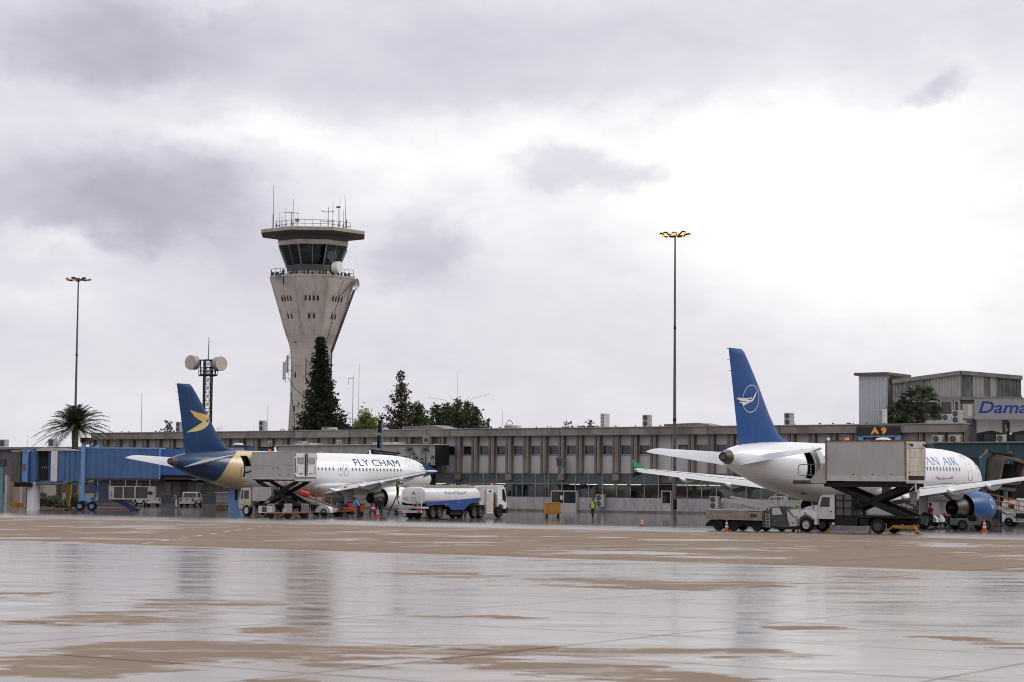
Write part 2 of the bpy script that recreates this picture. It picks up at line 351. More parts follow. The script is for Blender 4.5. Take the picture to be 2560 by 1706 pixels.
#================ terminal ================
PT=2.344; U0=-9.03
def corrug(b,x0,x1,z0,z1,y,p=.3,d=.05):
    n=max(1,int((x1-x0)/p)); w=(x1-x0)/n; pts=[]
    for i in range(n): pts+=[(x0+i*w,y),(x0+i*w+w*.45,y),(x0+i*w+w*.5,y+d),(x0+i*w+w*.95,y+d)]
    pts.append((x1,y)); m=len(pts)
    b.add([(a,c,z0) for a,c in pts]+[(a,c,z1) for a,c in pts],[(i,i+1,m+i+1,m+i) for i in range(m-1)])
def terminal():
    t=thing('terminal_building','long two-storey brown concrete terminal with vertical fins and pale panels behind the aircraft','building',(0,234,0),-34.3)
    X0,X1=-65.3,54.0
    b=MB(); b.box(X0,X1,-.95,14,8.36,9.12); b.mat=1; b.box(X0-.1,X1+.05,-1.02,14,9.122,9.24)
    rf=b.build('roof',[M['conc'],pm('roof_sheet',(.36,.36,.38),.5,dirt=.4)],t)
    # fascia joints and clips on roof edge
    j=MB()
    for x in (-57,-44.6,-31,-22.5,-7.9,7,25.6,34,43): j.box(x,x+.07,-.975,-.952,8.38,9.1)
    j.box(X0,X1,-1.03,-1.021,9.13,9.16); j.build('fascia_joints',M['grime'],rf)
    # pale panels above and below the windows
    wp=None
    blank={13,-5,-4,-3,-2,-1} # bays without window (k index)
    kk=list(range(-24,27))
    for k in kk:
        x=U0+k*PT
        if k in (-2,-1): continue
        if k in (12,) :
            MB().box(x-.1,x+1.6,.0,.2,4.25,8.36).build('blank_panel',M['panel'],t); MB().box(x+1.66,x+PT+.1,.02,.2,4.25,8.36).build('blank_panel',M['panel'],t); continue
        if wp is None: wp=MB().box(0,1.53,.0,.2,7.3,8.36).build('upper_panel',M['panel'],t,loc=(x,0,0)); wq=MB().box(0,1.53,.0,.2,4.25,6.17).build('lower_panel',M['panel'],t,loc=(x,0,0))
        else: share(wp,'upper_panel',t,(x,0,0)); share(wq,'lower_panel',t,(x,0,0))
    bw=MB(); bw.box(U0-2*PT-.8,U0-.75,-.1,.3,4.25,8.36); bw.box(X0,X1,6.8,7.2,0,3.25); bw.box(X0,X1,.32,.5,3.2,8.3); bw.box(X0,X1,.5,13.8,3.22,3.4)
    bw.build('brown_wall',M['fin'],t)
    ft=MB(); ft.box(X0,X1,-.16,.3,4.14,4.24)
    ft.build('ledge',M['conc'],t)
    # fins : each column is two thin concrete fins with a slot
    cb=MB()
    cb.box(-.78,-.5,-.5,.14,4.25,8.36); cb.box(-.31,-.04,-.5,.14,4.25,8.36); cb.box(-.5,-.31,-.1,.14,4.25,8.36); cb.box(-.83,.01,.205,.31,4.25,8.36); cb.box(-.8,-.02,.141,.204,4.25,8.36)
    cb.mat=1; cb.box(-.36,-.312,-.53,-.1,4.25,8.35)
    first=None
    for k in kk+[27]:
        if k in (-1,13): continue
        x=U0+k*PT
        if first is None: first=cb.build('concrete_fin',[M['fin'],M['panel']],t,loc=(x,0,0))
        else: share(first,'concrete_fin',t,(x,0,0))
    # hanging stubs under each third fin
    sb=MB(); sb.box(-.78,-.04,-.5,-.165,3.45,4.14); s0=None
    for k in range(-24,28):
        if k%3==1:
            x=U0+k*PT
            if s0 is None: s0=sb.build('fin_foot',pm('foot_conc',(.27,.22,.20),.8,dirt=.4),t,loc=(x,0,0))
            else: share(s0,'fin_foot',t,(x,0,0))
    # windows upper storey
    fb=MB()
    fb.box(.0,.12,-.04,.1,6.3,7.28); fb.box(1.38,1.45,-.04,.1,6.3,7.28); fb.box(0,1.53,-.06,.1,6.18,6.3); fb.box(.12,1.38,-.03,.1,7.22,7.29)
    pb=MB(); pb.box(.12,1.38,.03,.06,6.3,7.22)
    f0=None
    alumi=pm('dull_aluminium',(.33,.31,.29),.5,.2,dirt=.4)
    mats=[glassm('upper_glass',(.75,.78,.78),.05)]
    blinds=[pm('blind_%s'%n,c,.7) for n,c in (('blue',(.02,.07,.42)),('sage',(.20,.27,.25)),('grey',(.10,.10,.10)),('dim',(.03,.03,.03)))]
    rnd=random.Random(4)
    for k in kk:
        if k in (-2,-1,12,13): continue
        x=U0+k*PT
        if f0 is None:
            f0=fb.build('window',alumi,t,loc=(x,0,0)); p0=pb.build('pane',mats[0],f0)
            f=f0
        else:
            f=share(f0,'window',t,(x,0,0)); share(p0,'pane',f)
        bm_=MB(); 
        if k>=14: mt=blinds[1] if k in (14,) else blinds[0] if k<19 else blinds[2]; bm_.box(.12,1.38,.10,.13,6.3,7.22)
        else:
            mt=blinds[3] if rnd.random()<.6 else blinds[2]; a=rnd.uniform(.12,.7); bm_.box(.12,a,.10,.13,6.3,7.22)
            bm_.box(a,1.38,.30,.33,6.3,7.22)
        bm_.build('blind',mt,f)
    # ground floor
    gl=glassm('lobby_glass',(.7,.74,.72),.06); sp=pm('spandrel_glass',(.075,.095,.10),.25,dirt=.4,dcol=(.11,.125,.12),scale=.8,streak=1)
    mw=PT*.75; x=-23.; k=0; g0=None; mul=MB()
    while x<X1-.5:
        if not(18.9<x<19.6):
            bb=MB(); bb.box(.03,mw-.03,-.06,-.03,1.6,3.02)
            ub=MB(); ub.box(.03,mw-.03,-.08,-.04,3.07,4.14)
            if g0 is None: g0=bb.build('glass_pane',gl,t,loc=(x,0,0)); u0=ub.build('spandrel_pane',sp,t,loc=(x,0,0))
            else: share(g0,'glass_pane',t,(x,0,0)); share(u0,'spandrel_pane',t,(x,0,0))
        mul.box(x-.035,x+.035,-.13,-.02,1.58,4.14); x+=mw; k+=1
    mul.box(-23,X1,-.12,-.02,3.02,3.07)
    mul.build('mullions',pm('mullion_grey',(.36,.35,.34),.5,dirt=.3),t)
    pl=MB()
    pl.box(-23,5.55,-.15,.3,.22,1.58); pl.box(9.1,19.55,-.15,.3,.22,1.58); pl.box(20.85,X1,-.15,.3,.22,1.58)
    pl.build('marble_plinth',M['marble'],t)
    # vertical joints of marble slabs and base kerb
    kb=MB(); kb.box(X0,X1,-.22,.3,0.,.215); kb.build('base_kerb',M['fin'],t)
    # inside: floor furniture and lit tubes
    inn=MB(); inn.box(-23,X1,5.6,5.9,0,3.2)
    inn.build('inner_wall',pm('inner_wall',(.42,.37,.32),.8,dirt=.5),t)
    r=random.Random(3); fu=MB()
    for i in range(46):
        x=r.uniform(-18,50); y=r.uniform(.8,4.8); w_=r.uniform(.3,1.1); h=r.uniform(1.6,2.9); fu.mat=r.choice([0,0,1,2,2,3]); fu.box(x,x+w_,y,y+.4,0,h)
    fu.build('inner_partitions',[pm('inner_dark',(.03,.03,.03),.8),pm('inner_pink',(.35,.16,.15),.8),pm('inner_pale',(.35,.35,.33),.7),M['dblue']],t)
    tube=emit('tube_light',(1,.93,.82),5.0); tb=MB(); tb.box(0,1.3,0,.12,3.0,3.04); t0=None
    for px,py,yl in [(1435,1210,1.6),(1478,1211,4),(1520,1214,5),(1552,1211,3),(1588,1212,3),(1693,1212,2),(1722,1213,3),(1750,1214,4),(1785,1215,3),(1830,1213,4),(1100,1210,4),(1250,1211,3),(1880,1216,3)]:
        q=T.hit(px,py,yl); 
        if t0 is None: t0=tb.build('tube_lamp',tube,t,loc=(q[0]-.6,yl,0))
        else: share(t0,'tube_lamp',t,(q[0]-.6,yl,0))
    # door kiosk (steps door) and glazed door
    d=MB(); x0=5.7; x1=9.05
    d.box(x0,x0+.1,-.5,.2,.0,2.25); d.box(x1-.1,x1,-.5,.2,0,2.25); d.box(x0,x1,-.5,.2,2.2,2.32); d.box(x0+1.6,x0+1.7,-.45,.2,.95,2.2); d.box(x0,x1,-.46,-.2,.0,.95)
    dd=d.build('entrance_door',M['offwhite'],t); MB().box(x0+.1,x0+1.6,-.42,-.38,.95,2.2).box(x0+1.7,x1-.1,-.42,-.38,.95,2.2).build('pane',M['glass'],dd)
    n=MB(); n.box(x0+1.2,x0+1.5,-.44,-.423,1.3,1.75); n.build('paper_notice',M['white'],dd)
    for (a,bz) in ((x0,2.9),(x0+3.3,2.7)): pass
    d=MB(); d.box(19.6,19.7,-.2,.2,.2,2.3); d.box(20.7,20.8,-.2,.2,.2,2.3); d.box(19.6,20.8,-.2,.2,2.3,2.4); d.box(19.7,20.7,-.15,.1,.22,1.05)
    dd=d.build('glazed_door',M['offwhite'],t); MB().box(19.7,20.7,-.1,-.06,1.05,2.3).build('pane',M['glass'],dd)
    # left part: solid ground floor wall with barred windows and door
    lw=MB(); lw.box(X0,-23.1,-.1,.3,.22,3.0); lw.build('ground_floor_wall',pm('grey_render',(.17,.15,.14),.85,dirt=.5,scale=.8,streak=2),t)
    can=MB(); can.box(X0,-23.1,-2.6,.3,3.3,4.1); can.build('canopy',M['conc'],t)
    low=MB(); low.box(X0,-23.1,-.14,-.101,.22,1.2); low.build('skirting_band',pm('slate_band',(.09,.095,.12),.7,dirt=.4),t)
    w0=None
    for x in (-58,-53,-47.5,-43,-38.5,-33,-28):
        f=MB(); f.box(0,1.3,-.16,-.105,1.45,2.75)
        g=MB()
        for i in range(7): g.box(.08+i*.19,.11+i*.19,-.22,-.19,1.45,2.75)
        g.box(0,1.3,-.22,-.18,1.4,1.45); g.box(0,1.3,-.22,-.18,2.75,2.8)
        if w0 is None: w0=f.build('barred_window',M['glass'],t,loc=(x,0,0)); g0_=g.build('bars',M['offwhite'],w0)
        else: q=share(w0,'barred_window',t,(x,0,0)); share(g0_,'bars',q)
    dr=MB(); dr.box(-50.2,-49.1,-.18,-.1,.2,2.9); dr.build('brown_door',pm('maroon_door',(.06,.02,.018),.6),t)
    return t
TB=terminal()
# ---- A9 stand sign ----
def text_mesh(txt,size=1.,bold=.0,shear=0.,spc=1.):
    cu=bpy.data.curves.new('t','FONT'); cu.body=txt; cu.size=size; cu.offset=bold; cu.shear=shear; cu.space_character=spc; cu.resolution_u=4
    o=bpy.data.objects.new('t',cu); COL.objects.link(o); bpy.context.view_layer.update()
    me=bpy.data.meshes.new_from_object(o.evaluated_get(bpy.context.evaluated_depsgraph_get())); bpy.data.objects.remove(o); bpy.data.curves.remove(cu)
    vs=[tuple(v.co) for v in me.vertices]; fs=[tuple(p.vertices) for p in me.polygons]; bpy.data.meshes.remove(me); return vs,fs
def flat_text(name,txt,mat,parent,x0,x1,z0,z1,y,bold=.03,shear=0.,flip=False,axis='x',fn=None):
    """letters lying in the plane y=const, fitted to the box x0..x1, z0..z1 ; axis y puts them on a plane x=const"""
    vs,fs=text_mesh(txt,1,bold,shear)
    if not vs: return None
    ax=min(v[0] for v in vs); bx=max(v[0] for v in vs); ay=min(v[1] for v in vs); by=max(v[1] for v in vs)
    out=[]
    for v in vs:
        p=x0+(v[0]-ax)/(bx-ax)*(x1-x0); q=z0+(v[1]-ay)/(by-ay)*(z1-z0)
        out.append((p,y,q) if axis=='x' else (y,p,q))
    b=MB(); b.add(out,fs); return b.build(name,mat,parent,fix=False)
s=thing('stand_sign','black stand sign reading A9 in orange on the terminal roof edge','sign',T.wld((0,0,0)),-34.3)
a=T.hit(2142,1078,-1.15)[0]; c=T.hit(2249,1078,-1.15)[0]; z1=T.hit(2190,1067,-1.15)[1]; z0=T.hit(2190,1089,-1.15)[1]
MB().box(a,c,-1.25,-1.05,z0,z1).build('board',pm('sign_black',(.012,.013,.018),.5),s)
xa=T.hit(2177,1078,-1.26)[0]; xb=T.hit(2216,1078,-1.26)[0]
flat_text('lettering','A 9',emit('sign_orange',(.62,.27,.04),.35),s,xa,xb,z0+.1,z1-.08,-1.258,.045)
b=MB()
for px in (2145,2238): q=T.hit(px,1095,-1.15)[0]; b.box(q,q+.55,-1.2,-.6,z0-.62,z0-.003)
b.box(a+.1,c-.1,-1.2,-1.1,z0-.16,z0-.004)
b.build('bracket',M['lblue'],s)

# ---------------- air-conditioning units ----------------
ACW=pm('ac_casing',(.50,.49,.47),.5,dirt=.35,dcol=(.33,.30,.26),scale=3)
def ac_proto(kind):
    """origin = bottom centre, fans face -y"""
    t=thing('ac_unit','',' ')
    if kind=='double': w,h,d=.95,1.3,.42
    else: w,h,d=.92,.72,.38
    MB().box(-w/2,w/2,-d/2,d/2,.06,h).box(-w/2+.05,-w/2+.12,-d/2,d/2,0,.06).box(w/2-.12,w/2-.05,-d/2,d/2,0,.06).build('casing',ACW,t)
    fx=-.12 if kind=='double' else -.14
    for z in ([.36,.97] if kind=='double' else [.38]):
        f=MB(); r=.27 if kind=='double' else .28; f.lathe([(.001,-d/2-.012),(r,-d/2-.012),(r+.01,-d/2+.001)],(fx,0,z),'y',20); fo=f.build('fan',pm('fan_dark',(.05,.05,.05),.6),t)
        g=MB()
        for rr in (.1,.19,.27): 
            pts=[(fx+rr*math.cos(q*math.pi/8),-d/2-.022,z+rr*math.sin(q*math.pi/8)) for q in range(17)]; g.tube(pts,.006,4)
        g.sph((fx,-d/2-.02,z),.05,8)
        g.build('grille',M['steel'],fo)
    s=MB()
    for i in range(8): s.box(w/2,w/2+.006,-d/2+.05,d/2-.05,.12+i*(h-.2)/8,.12+i*(h-.2)/8+.04)
    for i in range(9): s.box(-w/2-.004,-w/2,-d/2+.04+i*(d-.08)/9,-d/2+.06+i*(d-.08)/9,.1,h-.05)
    s.build('louvre',M['grime'],t)
    return t
ACP={}
def ac(kind,loc,deg,label,scl=1.,group='air-conditioning units on the roofs'):
    if kind not in ACP: ACP[kind]=ac_proto(kind); o=ACP[kind]
    else: o=copy_tree(ACP[kind])
    o.location=loc; o.rotation_euler=(0,0,R(deg)); o.scale=(scl,)*3
    o['label']=label; o['category']='air conditioner'; o['group']=group
    return o
def roofT(px,yl,z=9.242):
    x=T.hit(px,1080,yl)[0]; return T.wld((x,yl,z))
ac('double',roofT(449,.6),-34,'upright twin-fan air conditioner on the roof beside the blue tail fin')
ac('double',roofT(657,.6),-34,'upright twin-fan air conditioner on the roof left of the control tower')
ac('double',roofT(1512.5,.4),-125,'tall air conditioner seen edge-on on the terminal roof, left of the floodlight mast',1.15)
ac('double',roofT(1618,.4),-34,'twin-fan air conditioner on the roof just left of the tall floodlight mast')
ac('double',roofT(1973,.6),-34,'twin-fan air conditioner on the roof right of the tall blue fin with the circled bird')
ac('double',roofT(2207,-.2),-125,'tall air conditioner seen edge-on above the A9 sign',1.15)
ac('double',roofT(2393,.4),-34,'twin-fan air conditioner on the roof beside the place-name board')
ac('single',roofT(2368,1.2,9.5),-34,'small single-fan air conditioner half hidden beside the twin-fan unit')
def gT(px,yl): x=T.hit(px,1280,yl)[0]; return x
ac('double',T.wld((T.hit(1502,1240,-.6)[0],-.6,.55)),-34,'twin-fan air conditioner on the marble wall behind the walking worker',1.05,'air conditioners along the terminal wall')
ac('double',T.wld((T.hit(1787,1240,-.6)[0],-.6,.5)),-34,'twin-fan air conditioner on the terminal wall behind the flat-sided truck',1.05,'air conditioners along the terminal wall')
# flat roof units
def roofbox(px0,px1,py,yl,label,h=.45,name='roof_vent_box',mat='offwhite'):
    x0=T.hit(px0,1080,yl)[0]; x1=T.hit(px1,1080,yl)[0]; z=T.hit((px0+px1)/2,py,yl)[1]
    t=thing(name,label,'roof unit',T.wld((x0,yl,9.242)),-34.3,'flat boxes on the terminal roof')
    b=MB(); b.box(0,(x1-x0),0,.9,.06,max(z-9.242,.3)); b.box(.1,.25,.1,.8,0,.06); b.box(x1-x0-.25,x1-x0-.1,.1,.8,0,.06); b.build('casing',M[mat],t)
    g=MB(); 
    for i in range(5): g.box(.1,(x1-x0)*.6,-.012,-.002,.12+i*.08,.15+i*.08)
    g.build('louvre',M['grime'],t)
roofbox(804,832,1069,.2,'flat pale unit on the roof below the dark cypress')
roofbox(1260,1292,1064,.2,'flat grey unit with a bent pipe on the middle of the roof')
t=MB(); a=Vector(T.wld((T.hit(1266,1064,.6)[0],.6,9.7))); pts=[a+Vector((math.cos(q)*.35*-1+.35,0,math.sin(q)*.45)) for q in [i*math.pi/10 for i in range(11)]]
o=t.tube(pts,.035,5).build('bent_roof_pipe',M['dark'],smooth=60); tag(o,'curved black pipe arching above the flat grey roof unit','pipe')
# low glazed roof humps
for px0,px1,pt,lab in ((1010,1120,1063,'low ridged skylight on the roof in front of the dark trees'),(1660,1790,1057,'low ribbed skylight on the roof right of the floodlight mast')):
    yl=1.5; x0=T.hit(px0,1075,yl)[0]; x1=T.hit(px1,1075,yl)[0]; zt=T.hit((px0*.3+px1*.7),pt,yl)[1]
    th=thing('skylight',lab,'skylight',T.wld((x0,yl,9.242)),-34.3,'ridged skylights on the terminal roof'); L=x1-x0; h=zt-9.242
    b=MB(); b.prism([(0,0),(0,h*.72),(L*.66,h),(L,0)],0,3,'xz'); b.build('frame',pm('skylight_sheet',(.22,.20,.17),.6,dirt=.6,dcol=(.1,.08,.06)),th)
    g=MB()
    for i in range(9): x=.2+i*L*.07; g.box(x,x+.04,-.03,-.002,.02,h*.7)
    g.build('rib',M['grime'],th)
# wall-mounted items
th=thing('floodlight_box','tilted grey flood lamp box hung on the wall panel above the yellow cart','lamp',T.wld((T.hit(1400,1155,-.9)[0],-.9,6.0)),-34.3)
b=MB(); b.prism([(-.55,0),(.5,0),(.5,-1.2),(-.25,-1.2)],-.12,.12,'xz'); b.build('housing',pm('lamp_grey',(.16,.16,.17),.5),th); MB().box(-.3,.3,-.14,-.122,-1.0,-.15).build('lens',M['grime'],th); MB().box(.15,.5,-.1,.3,-1.9,-1.205).box(.2,.45,.12,.5,-.5,-.3).build('bracket',M['steel'],th)
th=thing('wall_camera','small white camera dome on the brown wall beside the printed palm wall','camera',T.wld((T.hit(1104,1163,-.3)[0],-.3,T.hit(1104,1163,-.3)[1])),-34.3)
MB().sph((0,0,0),.13).build('dome',M['white'],th,smooth=60); MB().bar((0,0,.05),(0,.25,.15),.05).build('arm',M['white'],th)
th=thing('ac_cage','caged air conditioner mounted high on the brown wall above the palm mural','air conditioner',T.wld((T.hit(1068,1108,-.8)[0],-.8,T.hit(1068,1108,-.8)[1])),-34.3)
MB().box(-.35,.4,-.3,.4,0,.72).build('casing',ACW,th); b=MB(); b.box(-.2,.28,-.33,-.302,.1,.62); b.build('grille',M['grime'],th); b=MB(); b.bar((-.35,-.35,0),(-.35,-.35,.75),.04); b.bar((.4,-.35,0),(.4,-.35,.75),.04); b.box(-.4,.45,-.35,.6,-.06,-.01); b.build('rack',M['steel'],th)
# downpipes / cables on the façade
for px,pz0,pz1,lab in ((1363,1120,1270,'thin grey downpipe on the glass front left of the entrance door'),(1497,1078,1150,'loose pale cable hanging from the roof edge down a brown fin'),(1549,1092,1150,'grey pipe run down beside a brown fin above the aircraft stabiliser')):
    x=T.hit(px,1150,-.62)[0]; za=T.hit(px,pz0,-.62)[1]; zb=T.hit(px,pz1,-.62)[1]
    pts=[(x+.06*math.sin(i*1.3),0,za+(zb-za)*i/8) for i in range(9)]
    o=MB().tube(pts,.035,5).build('wall_pipe',M['steel'],smooth=60); o.location=T.wld((0,-.62,0)); o.rotation_euler=(0,0,R(-34.3)); tag(o,lab,'pipe','pipes and cables on the terminal wall')

# pigeons along the roof edge
bp=MB(); bp.sph((0,0,.09),.075,8,.9,1.7,.9); bp.sph((.12,0,.16),.04,6); bp.prism([(-.1,.07),(-.25,.05),(-.25,.07),(-.1,.12)],-.03,.03,'xz'); b0=None; rp=random.Random(17); xs=[]
for c,n in ((-60,3),(-52,4),(-33,3),(-24,3),(-3,4),(3,3),(9,5),(12,4),(15,4),(19,3),(24,3),(29,3),(33,2),(40,2),(43,4)):
    for _ in range(n): xs.append(c+rp.gauss(0,1.3))
for x in xs:
    if b0 is None: b0=bp.build('pigeon',pm('pigeon_grey',(.05,.05,.055),.7),None,smooth=60); o=b0
    else: o=b0.copy(); COL.objects.link(o)
    o.location=T.wld((min(max(x,-64),52),rp.uniform(-.9,-.3),9.24)); o.rotation_euler=(0,0,rp.uniform(0,6.28)); k=rp.uniform(.8,1.2); o.scale=(k,k,k)
    tag(o,'small dark pigeon perched on the edge of the long terminal roof','bird','pigeons on the terminal roof edge')

#================ rear hall, stair block, place-name board ================
def hall():
    H=Fr(T.wld((0,14,0)),-34.3)
    hd=thing('departure_hall','stained corrugated upper hall with a ridged roof behind the terminal at the right','building',H.o,-34.3)
    xc=H.hit(2403,990)[0]; x0=H.hit(2233,990)[0]
    zb=H.hit(2403,992)[1]; zt=H.hit(2403,927)[1]; zl=H.hit(2236,950)[1]
    # right facet turned towards the viewer
    F2=Fr(H.wld((xc,0,0)),-6); x2=F2.hit(2556,990)[0]; zr=F2.hit(2556,940)[1]
    mats=[pm('cladding_a',(.36,.345,.33),.7,dirt=.95,dcol=(.085,.08,.08),scale=1.6,streak=2.5,thr=.42),pm('cladding_b',(.40,.385,.35),.7,dirt=.35,dcol=(.2,.19,.17),scale=1.0,streak=3),pm('cladding_c',(.22,.21,.205),.7,dirt=.95,dcol=(.06,.07,.065),scale=2.2,streak=3,thr=.42)]
    def facet(fr,a,b,za,zb_,zbot,cuts,par):
        m=MB()
        for (u0,u1,mi) in cuts:
            m.mat=mi; n=max(1,int((b-a)*(u1-u0)/.33)); 
            for i in range(n):
                xa=a+(b-a)*(u0+(u1-u0)*i/n); xb=a+(b-a)*(u0+(u1-u0)*(i+1)/n); t0=(xa-a)/(b-a); t1=(xb-a)/(b-a)
                z0=za+(zb_-za)*t0-.42; z1=za+(zb_-za)*t1-.42; xm=xa*.45+xb*.55; zm=z0*.45+z1*.55
                m.add([(xa,0,zbot),(xm,0,zbot),(xm,0,zm),(xa,0,z0)],[(0,1,2,3)]); m.add([(xm,0,zbot),(xm,.06,zbot),(xm,.06,zm),(xm,0,zm)],[(0,1,2,3)]); m.add([(xm,.06,zbot),(xb,.06,zbot),(xb,.06,z1),(xm,.06,zm)],[(0,1,2,3)]); m.add([(xb,0,zbot),(xb,.06,zbot),(xb,.06,z1),(xb,0,z1)],[(0,1,2,3)])
        o=m.build('corrugated_cladding',mats,par,fix=False)
        r=MB(); r.prism([(a,za-.42),(b,zb_-.42),(b,zb_),(a,za)],-.3,.3,'xz'); r.box(a,b,-.15,.2,zbot-.35,zbot)
        o2=r.build('eaves_trim',pm('trim_conc',(.25,.24,.22),.8,dirt=.7,dcol=(.12,.11,.1)),par); return o,o2
    facet(H,x0,xc,zl,zt,zb,[(0,.3,0),(.3,.56,0),(.56,1,1)],hd)
    sub=thing('x','x','x'); sub.name='front_wing'; del sub['label']; del sub['category']; sub.parent=hd; L=H.loc(F2.o); sub.location=(L[0],L[1],0); sub.rotation_euler=(0,0,R(28.3))
    facet(F2,0,x2,zt,zr,zb,[(0,.19,2),(.19,.38,1),(.38,.48,2),(.48,.58,1),(.58,.80,2),(.80,.98,2)],sub)
    # body + windows under the cladding
    b=MB(); b.box(x0,xc,.3,12,0,zb+.1); b.build('hall_wall',M['tan'] if False else pm('hall_wall',(.16,.15,.14),.8,dirt=.6),hd)
    b=MB(); b.add([(x0,.06,zb),(xc,.06,zb),(xc,.06,zt-.4),(x0,.06,zl-.4),(x0,14,zb),(xc,14,zb),(xc,14,zt-.4),(x0,14,zl-.4)],[(3,2,6,7),(0,3,7,4),(1,5,6,2)]); b.build('roof',M['roofd'],hd)
    b=MB(); b.box(0,x2,.3,10,0,zb+.1); b.build('front_wing_wall',M['roofd'],sub)
    fr=MB(); z0=zb-3.6; wn=[]
    k=0; x=x0+.3; ws=[(2237,2257),(2264,2300),(2302,2346),(2350,2382),(2385,2399)]
    for a,c in ws:
        xa=H.hit(a,1010)[0]; xb=H.hit(c,1010)[0]; f=MB(); zt_=zb-.5; zb_=H.hit(a,1036)[1]
        f.box(xa,xa+.12,-.05,.28,zb_,zt_); f.box(xb-.12,xb,-.05,.28,zb_,zt_); f.box(xa,xb,-.06,.28,zt_,zt_+.15); f.box(xa,xb,-.06,.28,zb_-.15,zb_)
        o=f.build('window',M['offwhite'],hd); MB().box(xa+.12,xb-.12,.1,.15,zb_,zt_).build('pane',pm('hall_glass',(.06,.062,.065),.12,dirt=.3,dcol=(.12,.12,.12)),o)
    b=MB(); b.box(x0,xc+.5,-1.5,.25,H.hit(2370,1052)[1]-2,H.hit(2370,1052)[1]); b.build('balcony_slab',M['panel'],hd)
    b=MB(); xa=H.hit(2346,1040)[0]; xb=H.hit(2382,1040)[0]; za=H.hit(2360,1049)[1]; zc=H.hit(2360,1038)[1]
    n=14
    for i in range(n+1): b.box(xa+(xb-xa)*i/n-.02,xa+(xb-xa)*i/n+.02,-1.4,-1.36,za,zc)
    b.box(xa,xb,-1.42,-1.34,zc,zc+.12); b.build('railing',M['grime'],hd)
    # concrete canopy with pointed arches below the board, plus piers
    c=MB(); G=Fr(T.wld((0,-1.2,0)),-6)
    ys=G.loc(T.wld((T.hit(2436,1080,-1.2)[0],-1.2,0)))[1]
    G=Fr(T.wld((T.hit(2436,1080,-1.2)[0],-1.2,0)),-6)
    zt2=G.hit(2450,1047)[1]; zlow=G.hit(2450,1083)[1]; zmid=G.hit(2480,1076)[1]
    s2=thing('x','x','x'); s2.name='front_canopy'; del s2['label']; del s2['category']; s2.parent=hd; L=H.loc(G.o); s2.location=L; s2.rotation_euler=(0,0,R(28.3))
    def gx(px): return G.hit(px,1060)[0]
    a0,a1,a2,a3,a4=gx(2441),gx(2480),gx(2511),gx(2545),gx(2585)
    c.prism([(a0,zt2),(a0,zlow),(a1,zmid),(a2-.2,zlow),(a2-.2,zt2)],0,.6,'xz'); c.prism([(a2+.35,zt2),(a2+.35,zlow),(a3+.6,zmid),(a4,zlow),(a4,zt2)],0,.6,'xz'); c.build('arched_beam',M['panel'],s2)
    c=MB(); c.box(gx(2430),gx(2441)-.003,-.1,.7,0,zt2); c.box(a2-.19,a2+.34,-.1,.7,0,zt2); c.build('pier',pm('slate_pier',(.06,.065,.085),.6,dirt=.4),s2)
    c=MB(); c.box(gx(2441),gx(2640),2.2,2.6,0,zt2); c.build('back_wall',pm('dim_wall',(.05,.055,.05),.7,dirt=.4),s2)
    for xa,xb in ((2466,2495),(2545,2600)): 
        f=MB(); q0,q1=gx(xa),gx(xb); z0,z1=G.hit(xa,1103)[1],G.hit(xa,1086)[1]; f.box(q0,q1,2.1,2.19,z0,z1); f.build('window',pm('green_glass',(.05,.08,.075),.15),s2)
    # place-name board
    B=Fr(G.wld((0,-1.0,0)),-6); bx0=B.hit(2436,1020)[0]; z0=B.hit(2460,1048)[1]; z1=B.hit(2460,996.5)[1]
    s=thing('place_name_board','long grey board with bold slanted blue place name at the right edge','sign',B.o,-6)
    MB().box(bx0,bx0+18,-.15,.15,z0,z1).build('board',pm('board_grey',(.36,.35,.36),.5,dirt=.15),s)
    MB().box(bx0,bx0+18,-.2,.2,z1,z1+.06).box(bx0,bx0+18,-.2,.2,z0-.06,z0).build('frame',M['steel'],s)
    xa=B.hit(2446,1020,-.16)[0]; xb=B.hit(2560,1020,-.16)[0]; za=B.hit(2470,1034)[1]; zb2=B.hit(2470,1004)[1]
    vs,fs=text_mesh('Dama',1,.018,.25); w=max(v[0] for v in vs)-min(v[0] for v in vs); vs2,_=text_mesh('Damascus',1,.018,.25); w2=max(v[0] for v in vs2)-min(v[0] for v in vs2)
    flat_text('lettering','Damascus',pm('sign_blue',(.012,.05,.30),.5),s,xa,xa+(xb+.35-xa)*w2/w,za,zb2,-.158,.018,.25)
    # white side box beside the board
    o=thing('white_hoarding','blank cream box panel beside the place-name board','panel',B.o,-6)
    qa=B.hit(2409,1020)[0]; MB().box(qa,bx0-.06,.3,.9,B.hit(2420,1046)[1],B.hit(2420,1010)[1]).build('box',M['cream'],o); MB().box(qa+.45,bx0-.2,.27,.297,B.hit(2420,1040)[1],B.hit(2420,1013)[1]).build('inset_panel',M['white'],o)
    # stair block
    S=Fr(T.wld((0,16,0)),-34.3); sx0=S.hit(2147,990)[0]; sx1=S.hit(2219,990)[0]; st=S.hit(2180,932)[1]
    t=thing('stair_block','tall pale ribbed stair block standing behind the terminal roof','building',S.o,-34.3)
    b=MB(); corrug(b,sx0,sx1,0,st-.3,0,.28,.05); b.build('ribbed_cladding',pm('ribbed_white',(.50,.50,.53),.6,dirt=.15),t,fix=False)
    MB().box(sx0,sx1,.1,5.6,0,st-.3).build('core_wall',M['conc'],t)
    MB().box(sx0-.4,sx1+.15,-.4,6,st-.297,st).build('roof',pm('block_roof',(.12,.085,.08),.7),t)
    sx2=S.hit(2250,990,1)[0]; MB().box(sx1+.003,sx2,1.0,5.5,0,st-.9).build('side_shaft',M['fin'],t); MB().box(sx1+.16,sx2+.4,.4,5.6,st-.9,st-.4).build('side_roof',M['grime'],t)
hall()
